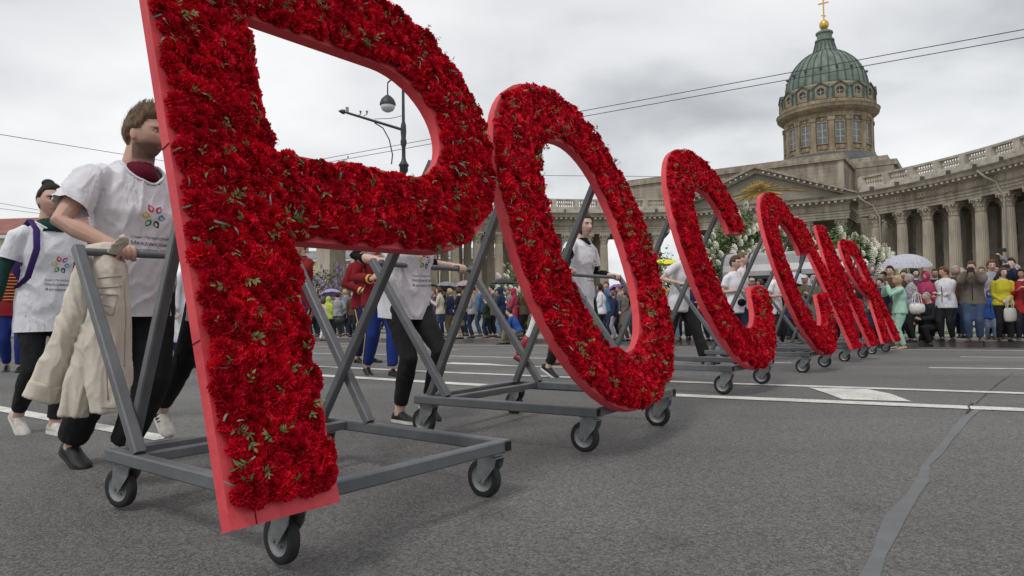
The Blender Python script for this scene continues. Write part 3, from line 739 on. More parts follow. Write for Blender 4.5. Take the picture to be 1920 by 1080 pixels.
def curl_mesh(rng):
    m = MB(); L = rng.uniform(0.05, 0.10); k = rng.uniform(1.0, 4.2); P = []
    p = V((0, 0, 0)); a = rng.uniform(0.2, 0.9); n = 9
    for i in range(n):
        w = 0.0042 * (1 - (i / n) ** 3)
        P += [p + V((-w, 0, 0)), p + V((w, 0, 0.001))]
        p = p + V((rng.uniform(-.001, .001), math.cos(a), math.sin(a))) * (L / n); a -= k / n
    m.add([q + V((0, 0, 0.005)) for q in P], [(2 * i, 2 * i + 1, 2 * i + 3, 2 * i + 2) for i in range(n - 1)])
    return m
SPRIG = [sprig_mesh(rng) for _ in range(6)]; CURL = [curl_mesh(rng) for _ in range(6)]
SPRIG_ME = [c.mesh('leaf_sprig', M_LEAF) for c in SPRIG]; CURL_ME = [c.mesh('curled_leaf', M_CURL) for c in CURL]

def arc_pts(cx, cy, rx, ry, a0, a1, n, ex=2.0):
    o = []
    for i in range(n + 1):
        a = R(a0 + (a1 - a0) * i / n); c, s = math.cos(a), math.sin(a)
        o.append((cx + rx * math.copysign(abs(c) ** (2 / ex), c), cy + ry * math.copysign(abs(s) ** (2 / ex), s)))
    return o
def L_P():
    outer = [(-.227, 0), (.124, 0), (.124, .845)] + [(.5, .848)] + arc_pts(.75, 1.455, .60, .605, -90, 90, 26) + [(.4, 2.06), (-.227, 2.06)]
    hole = [(.124, 1.172)] + [(.45, 1.174)] + arc_pts(.72, 1.438, .282, .264, -90, 90, 20) + [(.45, 1.702), (.124, 1.702)]
    return outer, [hole]
def L_O():
    return arc_pts(.355, .975, .815, .975, 0, 360, 60, 2.2)[:-1], [arc_pts(.36, .96, .425, .645, 0, 360, 48, 2.2)[:-1]]
def L_C():
    o = arc_pts(.42, 1.025, .83, 1.03, 22, 332, 56, 2.25); o = [p for p in o]
    up_o, lo_o = (1.19, 1.30), (1.25, .77)
    inn = arc_pts(.42, 1.005, .43, .66, 30, 330, 44, 2.25)
    outer = [up_o] + [p for p in o if p[0] < 1.19 or p[1] < 0.7] + [lo_o, (.87, .75)] + [p for p in inn[::-1] if not (p[0] > .72 and .72 < p[1] < 1.28)] + [(.80, 1.27)]
    return outer, []
def L_I():
    return [(-.22, 0), (.07, 0), (.70, 1.22), (.70, 0), (1.02, 0), (1.02, 2.05), (.73, 2.05), (.10, .83), (.10, 2.05), (-.22, 2.05)], []
def L_YA():
    lft = arc_pts(.52, 1.46, .50, .59, 90, 270, 24)
    outer = [(1.18, 2.05)] + lft[:-1] + [(.50, .87), (.02, 0), (.38, 0), (.82, .86), (.86, .86), (.86, 0), (1.18, 0)]
    hole = [(.86, 1.18)] + arc_pts(.55, 1.46, .22, .28, 270, 90, 16) + [(.86, 1.74)]
    return outer, [hole]
def inside(p, loops):
    c = False
    for l in loops:
        n = len(l)
        for i in range(n):
            (x1, y1), (x2, y2) = l[i], l[(i + 1) % n]
            if (y1 > p[1]) != (y2 > p[1]) and p[0] < (x2 - x1) * (p[1] - y1) / (y2 - y1) + x1: c = not c
    return c
def edist(p, loops):
    P = np.array(p); best = 9; dirv = None
    for l in loops:
        A = np.array(l); B = np.roll(A, -1, 0); d = B - A; t = np.clip(((P - A) * d).sum(1) / np.maximum((d * d).sum(1), 1e-9), 0, 1)
        Q = A + d * t[:, None]; r = np.hypot(*(P - Q).T); i = int(r.argmin())
        if r[i] < best: best = float(r[i]); dirv = Q[i] - P
    return best, dirv

def caster(parent, p, head, rng, turn=0.0):
    rz = head + turn
    c = empty('caster_wheel', p, rz); c.parent = parent          # local x = rolling direction, z = 0 on the road
    m = MB(); m.box((0, 0, 0.186), (0.095, 0.075, 0.008)); m.lathe([(0.03, 0.166), (0.034, 0.172), (0.034, 0.181)], 14)
    for sg in (-1, 1):
        P = [(-0.055, sg * 0.027, 0.075), (-0.028, sg * 0.027, 0.062), (0.036, sg * 0.031, 0.135), (0.046, sg * 0.031, 0.172), (-0.046, sg * 0.031, 0.172), (-0.058, sg * 0.027, 0.11)]
        P2 = [(x, y - sg * 0.0045, z) for x, y, z in P]
        m.add(P + P2, [tuple(range(6)), tuple(range(11, 5, -1))] + [(i, 6 + i, 6 + (i + 1) % 6, (i + 1) % 6) for i in range(6)])
    m.box((0, 0, 0.1725), (0.094, 0.064, 0.006))
    m.tube([(-0.04, -0.034, 0.08), (-0.04, 0.034, 0.08)], 0.008, 8)
    o = m.build('fork', M_ZINC, c); fixn(o.data)
    Mx = Matrix.Rotation(R(90), 3, 'X')
    m = MB(); m.lathe([(0.054, -0.017), (0.072, -0.0185), (0.079, -0.013), (0.0805, -0.005), (0.0795, -0.0025), (0.0805, 0.0), (0.0795, 0.0025), (0.0805, 0.005), (0.079, 0.013), (0.072, 0.0185), (0.054, 0.017)], 28, c=(-0.04, 0, 0.081), M=Mx, cap=False); m.build('tyre', M_RUBBER, c, auto=50)
    m = MB(); m.lathe([(0.0, 0.021), (0.013, 0.021), (0.015, 0.010), (0.034, 0.006), (0.046, 0.011), (0.0555, 0.0155), (0.0555, -0.0155), (0.046, -0.011), (0.034, -0.006), (0.015, -0.010), (0.013, -0.021), (0.0, -0.021)], 24, c=(-0.04, 0, 0.081), M=Mx)
    for i in range(5):
        a = 2 * math.pi * i / 5
        for sg in (-1, 1): m.tube([(-0.04 + 0.027 * math.cos(a), sg * 0.0095, 0.081 + 0.027 * math.sin(a)), (-0.04 + 0.027 * math.cos(a), sg * 0.013, 0.081 + 0.027 * math.sin(a))], 0.005, 6)
    m.build('rim', M_ZINC, c, auto=40)
    return c

THK, LC = 0.046, 1.2387
def cart(label, bx, by, ang, alpha, shape, lod, w, soff, seed, nmax=300, spr=(0, 0), far=False, strut_top=1.85, fardv=0.0, fartop=None):
    rng = random.Random(seed)
    u2 = V((math.cos(ang), math.sin(ang), 0)); v2 = V((-math.sin(ang), math.cos(ang), 0))
    cen = V((bx, by, 0)) + u2 * w / 2 + v2 * LC / 2
    z0 = zroad(cen.x, cen.y)
    root = empty('flower_letter_cart', (bx, by, z0), ang)          # local x = across (reading direction), y = towards the pushers
    tag(root, label, 'parade cart', 'flower letters on wheeled carts')
    ZT, bw = 0.2428, 0.05; zc = ZT - bw / 2
    m = MB(); m.beam((0.025, -0.0, zc), (0.025, LC, zc), bw, bw); m.build('side_bar', M_GREY, root)
    m = MB(); m.beam((w - 0.025, -0.0, zc), (w - 0.025, LC, zc), bw, bw); m.build('side_bar', M_GREY, root)
    for yy, zz, nm in ((0.025, zc, 'front_bar'), (LC - 0.025, zc, 'rear_bar'), (LC - 0.21, zc + 0.002, 'cross_bar')):
        m = MB(); m.beam((0.051, yy, zz), (w - 0.051, yy, zz), bw * (0.96 if nm != 'cross_bar' else 0.8), bw * (0.96 if nm != 'cross_bar' else 0.8)); m.build(nm, M_GREY, root)
    for xx in (0.025, w - 0.025):
        for yq in (-0.001, LC + 0.001): m = MB(); m.box((xx, yq, zc), (bw * 0.72, 0.004, bw * 0.72)); m.build('tube_mouth', M_HOLE, root)
    for xx in (0.03, w - 0.03):
        fd = fardv if xx > 0.5 else 0.0; tp = (fartop or strut_top) if xx > 0.5 else strut_top
        m = MB(); m.beam((xx, 1.0 + fd, ZT), (xx, 1.615 + fd, 1.085), 0.045, 0.045, side=(1, 0, 0)); m.build('handle_strut', M_GREY, root)
        x2 = xx + (0.046 if xx < 0.5 else -0.046)
        yt = -0.081 + THK / math.cos(alpha) + (tp - ZT) * math.tan(alpha)
        m = MB(); m.beam((x2, 1.172, ZT), (x2, yt + 0.01, tp), 0.042, 0.042, side=(1, 0, 0)); m.build('back_strut', M_GREY, root)
    m = MB(); m.tube([(0.03, 1.60, 1.066), (w - 0.03, 1.60 + fardv, 1.066)], 0.0175, 14); m.build('handle_bar', M_GREY, root, auto=40)
    hd = -math.pi / 2
    for (xx, yy), tn in zip(((0.06, 0.06), (w - 0.06, 0.06), (0.06, LC - 0.07), (w - 0.06, LC - 0.07)), (rng.uniform(-.12, .12), rng.uniform(-.2, .2), rng.uniform(-.3, .3), rng.uniform(-.3, .3))):
        caster(root, V((xx, yy, 0.002)), hd, rng, tn)
    # letter, built in its own plane: x across, y up the slope, z out of the face
    lz = 0.205; O = V((soff, -0.0808 + (lz - ZT) * math.tan(alpha), lz))
    e = V((0, math.sin(alpha), math.cos(alpha))); nn = V((0, -math.cos(alpha), math.sin(alpha)))
    fn = lambda p: O + V((1, 0, 0)) * p.x + e * p.y + nn * p.z
    outer, holes = shape(); loops = [outer] + holes
    m = MB(); m.extrude(outer, holes, -THK, 0.0, fn)
    board = m.build('letter_board', M_BOARD, root, auto=30); fixn(board.data)
    if lod == 0:
        x0 = min(p[0] for p in outer)
        for t_ in (0.52, 1.13, 1.71):                    # joints between the glued foam blocks
            m = MB(); m.box((0, 0, 0), (0.004, 0.003, THK * 0.98)); m.v = [tuple(fn(V((x0 + v[0], t_ + v[1], -THK / 2 + v[2])))) for v in m.v]; m.build('board_joint', M_SHADE_JOINT, board)
        m = MB(); m.box((0, 0, 0), (0.003, 0.066, 0.003)); m.v = [tuple(fn(V((x0 + 0.075 + v[0], 0.033 + v[1], v[2])))) for v in m.v]; m.build('board_joint', M_SHADE_JOINT, board)
        m = MB(); m.box((0, 0, 0), (0.05, 0.003, 0.003)); m.v = [tuple(fn(V((0.098 + v[0], 0.085 + v[1], v[2])))) for v in m.v]; m.build('board_joint', M_SHADE_JOINT, board)
    RIM = 0.035
    pts = []; xs = [p[0] for p in outer]; ys = [p[1] for p in outer]; sp = 0.0408 if lod < 2 else 0.054
    cell = {}
    cand = []
    yy = min(ys); row = 0
    while yy < max(ys):
        xx = min(xs) + (row % 2) * sp / 2
        while xx < max(xs):
            cand.append((xx + rng.uniform(-.3, .3) * sp, yy + rng.uniform(-.3, .3) * sp)); xx += sp
        yy += sp * 0.866; row += 1
    bedpts = []
    for p in cand:
        if not inside(p, loops): continue
        d, dv = edist(p, loops)
        if d < 0.027 or (lod == 0 and p[1] < 0.062): continue
        pts.append((p, d, dv))
    # dark sheet under the heads, its colour standing in for the shade between them
    m = MB(); step = 0.05; gx0, gy0 = min(xs), min(ys); cells = set()
    for i in range(int((max(xs) - gx0) / step) + 1):
        for j in range(int((max(ys) - gy0) / step) + 1):
            cpt = (gx0 + (i + .5) * step, gy0 + (j + .5) * step)
            if inside(cpt, loops) and edist(cpt, loops)[0] > RIM + 0.03 and not (lod == 0 and cpt[1] < 0.12):
                x0, y0 = gx0 + i * step, gy0 + j * step
                P = [fn(V((x, y, 0.018))) for x, y in ((x0, y0), (x0 + step, y0), (x0 + step, y0 + step), (x0, y0 + step))]
                m.add(P, [(0, 1, 2, 3)])
    m.build('gap_shade', M_SHADE_JOINT, board)
    def pose(p, d, dv, zz, tilt, sc):
        t = V((rng.gauss(0, tilt), rng.gauss(0, tilt), 1))
        if d < 0.10 and dv is not None:
            k = (0.10 - d) / 0.10 * 0.9; l = math.hypot(*dv) + 1e-6; t += V((dv[0] / l * k, dv[1] / l * k, 0))
        t.normalize(); nw = (V((1, 0, 0)) * t.x + e * t.y + nn * t.z).normalized()
        q = nw.to_track_quat('Z', 'Y') @ Matrix.Rotation(rng.uniform(0, 6.28), 3, 'Z').to_quaternion()
        return Matrix.LocRotScale(fn(V((p[0], p[1], zz))), q, V((sc,) * 3))
    order = sorted(range(len(pts)), key=lambda i: (pts[i][0][0] * 0.9 + pts[i][0][1] * 0.5))   # the near side shows largest
    rest = MB()
    for r_, i in enumerate(order):
        p, d, dv = pts[i]
        M = pose(p, d, dv, rng.uniform(0.015, 0.025), 0.26, (0.80 + 0.34 * rng.random() ** 1.3) * (1.0 if lod < 2 else 1.25))
        if not far and r_ < nmax:
            o = link('carnation', rng.choice(CARN_ME[lod]), board); o.matrix_local = M
        else:
            c = rng.choice(CARN[min(2, lod + 1)]); rest.add([M @ V(x) for x in c.v], c.f)
    if rest.v: tag(rest.build('carnations', M_PETAL, board), kind='stuff')
    rs, rc = MB(), MB()
    for kind, cnt in ((0, spr[0]), (1, spr[1])):
        for _ in range(cnt):
            p, d, dv = rng.choice(pts) if rng.random() < 0.72 else rng.choice([x for x in pts if x[1] < 0.085])
            p = (p[0] + rng.uniform(-.03, .03), p[1] + rng.uniform(-.03, .03))
            M = pose(p, d, dv, rng.uniform(0.032, 0.045), 0.5, rng.uniform(0.40, 0.74))
            if far:
                c = rng.choice(SPRIG if kind == 0 else CURL); (rs if kind == 0 else rc).add([M @ V(x) for x in c.v], c.f)
            else:
                o = link('leaf_sprig' if kind == 0 else 'curled_leaf', rng.choice(SPRIG_ME if kind == 0 else CURL_ME), board); o.matrix_local = M
    if rs.v: tag(rs.build('leaf_sprigs', M_LEAF, board), kind='stuff')
    if rc.v: tag(rc.build('curled_leaves', M_CURL, board), kind='stuff')
    return root
CARTS = [
 ('wheeled grey cart with the stem-and-bowl letter Р of red carnations', -.6797, 2.0652, .9022, .308, L_P, 0, 1.0788, 0.010, 11, (290, 180), False, 1.80),
 ('wheeled grey cart with the closed ring letter О of red carnations', .4157, 3.5444, .9685, .308, L_O, 1, 1.0788, 0.0, 12, (260, 150), False, 1.72),
 ('wheeled grey cart with the open letter С of red carnations right next to the ring', 1.7774, 5.6879, .9083, .308, L_C, 1, 1.0788, 0.0, 13, (150, 90), False, 1.72),
 ('wheeled grey cart with the second open letter С of red carnations, right before the И', 3.3437, 7.8775, .9083, .308, L_C, 1, 1.0788, 0.0, 14, (110, 80), False, 1.72),
 ('wheeled grey cart with the two-stem letter И of red carnations', 4.85, 10.05, .85, .38, L_I, 2, 1.05, 0.0, 15, (90, 60), True, 1.72),
 ('wheeled grey cart with the letter Я of red carnations, last of the row', 6.3632, 12.2131, .85, .38, L_YA, 2, 1.05, 0.0, 16, (90, 60), True, 1.72)]
for c in CARTS:
    cart(c[0], c[1], c[2], c[3], c[4], c[5], c[6], c[7], c[8], c[9], spr=c[10], far=c[11], strut_top=c[12], fardv=-0.14 if c[5] is L_P else 0.0, fartop=1.44 if c[5] is L_P else None)
# ------------------------------------------------------------------ people
PENDING = []
def remesh(o, vox, smooth=4, cb=None):
    md = o.modifiers.new('r', 'REMESH'); md.mode = 'VOXEL'; md.voxel_size = vox; md.use_smooth_shade = True
    if smooth:
        ms = o.modifiers.new('s', 'SMOOTH'); ms.factor = 0.5; ms.iterations = smooth
    PENDING.append((o, cb))
def flush():
    bpy.context.view_layer.update()
    dg = bpy.context.evaluated_depsgraph_get()
    res = []
    for o, cb in PENDING:
        me = bpy.data.meshes.new_from_object(o.evaluated_get(dg)); res.append((o, cb, me))
    for o, cb, me in res:
        o.modifiers.clear(); old = o.data; o.data = me
        if not me.materials and old.materials:
            for m_ in old.materials: me.materials.append(m_)
        bpy.data.meshes.remove(old)
        me.polygons.foreach_set('use_smooth', [True] * len(me.polygons))
    for o, cb, me in res:
        if cb: cb(o)
    PENDING.clear()
def m_skin(nt, b, tc, cs):
    N, L = nt.nodes, nt.links
    at_ = N.new('ShaderNodeAttribute'); at_.attribute_name = 'tint'
    n = N.new('ShaderNodeTexNoise'); n.inputs['Scale'].default_value = 38; n.inputs['Detail'].default_value = 4; L.new(tc.outputs['Object'], n.inputs['Vector'])
    mr = N.new('ShaderNodeMapRange'); mr.inputs[3].default_value = 0.86; mr.inputs[4].default_value = 1.12; L.new(n.outputs[0], mr.inputs[0])
    hs = N.new('ShaderNodeHueSaturation'); L.new(at_.outputs['Color'], hs.inputs['Color']); L.new(mr.outputs[0], hs.inputs['Value']); L.new(hs.outputs[0], b.inputs['Base Color'])
    b.inputs['Subsurface Weight'].default_value = 0.08; b.inputs['Subsurface Radius'].default_value = (0.01, 0.004, 0.002)
M_SKIN = mat('skin', (0.5, 0.3, 0.22), rough=0.55, spec=0.35, fn=m_skin)
def m_hairfn(nt, b, tc, cs):
    pass
def hairmat(name, col):
    return mat('hair ' + name, col, rough=0.6, spec=0.3, var=0.45, vscale=60, bump=0.5, bscale=140, stretch=(1, 1, 0.25))
H_DARK = hairmat('dark', (0.018, 0.013, 0.011)); H_BROWN = hairmat('brown', (0.075, 0.045, 0.028)); H_SAND = hairmat('sandy', (0.15, 0.095, 0.052))
H_BLOND = hairmat('blond', (0.42, 0.30, 0.16)); H_GREY = hairmat('grey', (0.33, 0.31, 0.29)); H_RED = hairmat('auburn', (0.13, 0.052, 0.028))
def m_tee(nt, b, tc, cs): pass
def m_crease(nt, b, tc, cs):           # fine creases in thin cloth
    N, L = nt.nodes, nt.links
    mp = N.new('ShaderNodeMapping'); mp.inputs['Scale'].default_value = (9, 9, 4); mp.inputs['Rotation'].default_value = (0.2, 0.5, 0.3); L.new(tc.outputs['Object'], mp.inputs[0])
    n = N.new('ShaderNodeTexNoise'); n.inputs['Scale'].default_value = 1.0; n.inputs['Detail'].default_value = 3; n.inputs['Distortion'].default_value = 1.6; L.new(mp.outputs[0], n.inputs['Vector'])
    a = N.new('ShaderNodeMath'); a.operation = 'ABSOLUTE'; s_ = N.new('ShaderNodeMath'); s_.operation = 'SUBTRACT'; s_.inputs[1].default_value = 0.5; L.new(n.outputs[0], s_.inputs[0]); L.new(s_.outputs[0], a.inputs[0])
    w = N.new('ShaderNodeTexNoise'); w.inputs['Scale'].default_value = 420; L.new(tc.outputs['Object'], w.inputs['Vector'])
    ad = N.new('ShaderNodeMath'); ad.operation = 'MULTIPLY_ADD'; ad.inputs[1].default_value = 0.03; L.new(w.outputs[0], ad.inputs[0]); L.new(a.outputs[0], ad.inputs[2])
    bp = N.new('ShaderNodeBump'); bp.inputs['Strength'].default_value = 0.55; bp.inputs['Distance'].default_value = 0.03; L.new(ad.outputs[0], bp.inputs['Height']); L.new(bp.outputs[0], b.inputs['Normal'])
M_TEE = mat('white cotton', (0.72, 0.725, 0.76), rough=0.9, spec=0.15, var=0.04, vscale=5, detail=3, fn=m_crease)
M_BLACKC = mat('cloth black denim', (0.017, 0.017, 0.019), rough=0.85, spec=0.25, var=0.35, vscale=9, fn=m_crease)
M_SHOEB = mat('black sneaker', (0.014, 0.014, 0.016), rough=0.6, var=0.4, vscale=30)
M_SOLEW = mat('white rubber', (0.62, 0.62, 0.6), rough=0.6, var=0.15, vscale=20)
M_SHOEW = mat('worn white canvas', (0.55, 0.52, 0.48), rough=0.8, var=0.25, vscale=18)

def ell(m, c, ax, nu=10, nv=8):
    P = []; a, b, d = [V(x) for x in ax]; c = V(c)
    for j in range(1, nv):
        t = math.pi * j / nv
        for i in range(nu):
            p = 2 * math.pi * i / nu
            P.append(c + a * (math.sin(t) * math.cos(p)) + b * (math.sin(t) * math.sin(p)) + d * math.cos(t))
    n = len(P); P += [c + d, c - d]; F = []
    for j in range(nv - 2):
        for i in range(nu): F.append((j * nu + i, (j + 1) * nu + i, (j + 1) * nu + (i + 1) % nu, j * nu + (i + 1) % nu))
    for i in range(nu):
        F.append((n, i, (i + 1) % nu)); F.append((n + 1, (nv - 2) * nu + (i + 1) % nu, (nv - 2) * nu + i))
    return m.add(P, F)
def sst(a, b, x):
    t = max(0.0, min(1.0, (x - a) / (b - a))); return t * t * (3 - 2 * t)
def gs(x, s): return math.exp(-x * x / (2 * s * s))
def head_pt(df, dl, du, fem=False, feat=True):       # unit direction -> metres, for a head 0.236 high
    f, l, u = df * 0.098, dl * 0.0765, du * 0.118
    dn = max(0.0, -du)
    l *= 1 - 0.30 * dn ** 1.3 - (0.05 * dn if fem else 0)
    if f < 0: f *= 1 - 0.42 * dn ** 1.2
    else: f *= 1 - 0.04 * dn
    if du > 0 and f < 0: f *= 1.04
    if feat and df > 0:
        k = sst(0.0, 0.45, df)
        U = u / 0.118
        add = 0.0
        if U < 0.12: add += 0.024 * gs(l, 0.0088) * sst(0.14, -0.20, U) * sst(-0.46, -0.30, U) + 0.006 * gs(l, 0.014) * gs(U + 0.30, 0.08)
        add += (0.003 if fem else 0.006) * gs(U - 0.17, 0.08) * gs(abs(l) - 0.026, 0.022)
        add -= 0.011 * gs(U - 0.03, 0.075) * gs(abs(l) - 0.031, 0.013)
        add += 0.0065 * gs(U + 0.545, 0.045) * gs(l, 0.019) + 0.0060 * gs(U + 0.64, 0.04) * gs(l, 0.017) - 0.004 * gs(U + 0.59, 0.018) * gs(l, 0.02)
        add += 0.010 * gs(U + 0.88, 0.11) * gs(l, 0.020)
        add += 0.004 * gs(U + 0.18, 0.13) * gs(abs(l) - 0.045, 0.015)
        f += add * k
    return f, l, u
def head_grid(nu, nv):
    for j in range(nv + 1):
        t = math.pi * j / nv
        for i in range(nu):
            p = 2 * math.pi * i / nu
            yield math.sin(t) * math.cos(p), math.sin(t) * math.sin(p), math.cos(t)
def grid_faces(nu, nv):
    return [(j * nu + i, (j + 1) * nu + i, (j + 1) * nu + (i + 1) % nu, j * nu + (i + 1) % nu) for j in range(nv) for i in range(nu)]
def ik(a, b, l1, l2, pole):
    d = b - a; L = d.length
    if L > (l1 + l2) * 0.998: b = a + d * ((l1 + l2) * 0.998 / L); d = b - a; L = d.length
    x = (l1 * l1 - l2 * l2 + L * L) / (2 * L); h = math.sqrt(max(0, l1 * l1 - x * x))
    n = d.normalized(); p = V(pole) - n * V(pole).dot(n)
    p = p.normalized() if p.length > 1e-5 else n.orthogonal()
    return a + n * x + p * h, b
def hand_free(m, W, d, pn, thumb, sc, curl, seg=6):      # d: wrist to knuckles, pn: out of the palm, thumb: towards the thumb
    d = d.normalized(); pn = (pn - d * pn.dot(d)).normalized(); s = V(thumb); s = (s - d * s.dot(d) - pn * s.dot(pn)).normalized()
    m.tube([W - d * 0.02 * sc, W + d * 0.02 * sc, W + d * 0.06 * sc, W + d * 0.092 * sc], [(0.024 * sc, 0.018 * sc), (0.033 * sc, 0.017 * sc), (0.040 * sc, 0.0155 * sc), (0.038 * sc, 0.0125 * sc)], 8, side=s)
    for k, (ln, of) in enumerate(((0.070, 0.029), (0.080, 0.010), (0.075, -0.010), (0.058, -0.029))):
        p = W + d * (0.085 - 0.004 * abs(k - 1)) * sc + s * of * sc; a = curl * 0.5; P = [p - d * 0.012 * sc, p]
        for q, fr in enumerate((0.42, 0.32, 0.26)):
            p = p + (d * math.cos(a) + pn * math.sin(a) + s * of * 0.6) * ln * fr * sc; P.append(p); a += curl * (0.9 if q < 1 else 0.7)
        m.tube(P, [0.0088 * sc, 0.0088 * sc, 0.0085 * sc, 0.0078 * sc, 0.0062 * sc], seg)
    p0 = W + d * 0.022 * sc + s * 0.026 * sc
    m.tube([p0 - s * 0.012 * sc, p0 + (s * 0.6 + d * 0.7 + pn * 0.25) * 0.034 * sc, p0 + (s * 0.75 + d * 1.35 + pn * 0.55) * 0.040 * sc, p0 + (s * 0.7 + d * 1.9 + pn * 0.8) * 0.044 * sc], [0.0125 * sc, 0.0115 * sc, 0.0098 * sc, 0.0075 * sc], seg)
def hand_grip(m, Pb, A, e1, br, sc, thumb_sign, seg=7):     # closes round a bar; e1: away from the body
    A = A.normalized(); up = V((0, 0, 1)); e1 = (e1 - A * e1.dot(A)); e1 = (e1 - up * e1.dot(up)).normalized(); e2 = up
    W = Pb - e1 * 0.072 * sc + e2 * 0.030 * sc
    K = Pb + (e1 * math.cos(R(112)) + e2 * math.sin(R(112))) * (br + 0.016 * sc)
    m.tube([W - e1 * 0.015 * sc, W + e1 * 0.012 * sc, W.lerp(K, 0.6), K + e1 * 0.004], [(0.026 * sc, 0.018 * sc), (0.034 * sc, 0.019 * sc), (0.041 * sc, 0.018 * sc), (0.041 * sc, 0.013 * sc)], 8, side=A)
    rr = br + 0.0092 * sc
    for k in range(4):
        c = Pb + A * (k - 1.5) * 0.0215 * sc; end = (-118, -128, -124, -105)[k]
        P = []
        for an in (118, 88, 55, 20, -20, -62, end):
            r2 = rr + (0.004 * sc if an in (55, 88) else 0)
            P.append(c + (e1 * math.cos(R(an)) + e2 * math.sin(R(an))) * r2)
        m.tube(P, [0.0086 * sc, 0.0088 * sc, 0.0086 * sc, 0.0082 * sc, 0.0083 * sc, 0.0078 * sc, 0.0062 * sc], seg)
    c = Pb + A * thumb_sign * 0.040 * sc
    P = [W + A * thumb_sign * 0.022 * sc + e1 * 0.01]
    for an, of in ((188, 0.0), (222, 0.004), (258, 0.002), (292, -0.006)): P.append(c - A * thumb_sign * of + (e1 * math.cos(R(an)) + e2 * math.sin(R(an))) * (rr + 0.001))
    m.tube(P, [0.0135 * sc, 0.0122 * sc, 0.0108 * sc, 0.0098 * sc, 0.0074 * sc], seg)
    return W

def wrinkle(amp, sx=9.0, seed=0.0):
    def f(o):
        me = o.data; off = V((seed * 3.1, seed * 1.7, seed))
        nr = [v.normal.copy() for v in me.vertices]
        for v, k in zip(me.vertices, nr):
            c = v.co
            q = V((c.x * sx, c.y * sx, c.z * sx * 0.42 + (c.x - c.y) * sx * 0.35)) + off
            d = noise.noise(q * 0.55 + V((3, 7, 1)))
            q2 = q + V((d, d, d)) * 1.3
            r1 = 1 - abs(noise.noise(q2)) * 2.6; r2 = 1 - abs(noise.noise(q2 * 2.1 + V((9, 1, 4)))) * 2.6
            m_ = 0.35 + 0.65 * max(0.0, min(1.0, noise.noise(q * 0.4 + V((1, 5, 2))) + 0.5))
            v.co += k * amp * m_ * (1.0 * max(0, r1) ** 2 + 0.45 * max(0, r2) ** 2 - 0.3)
        me.update()
    return f

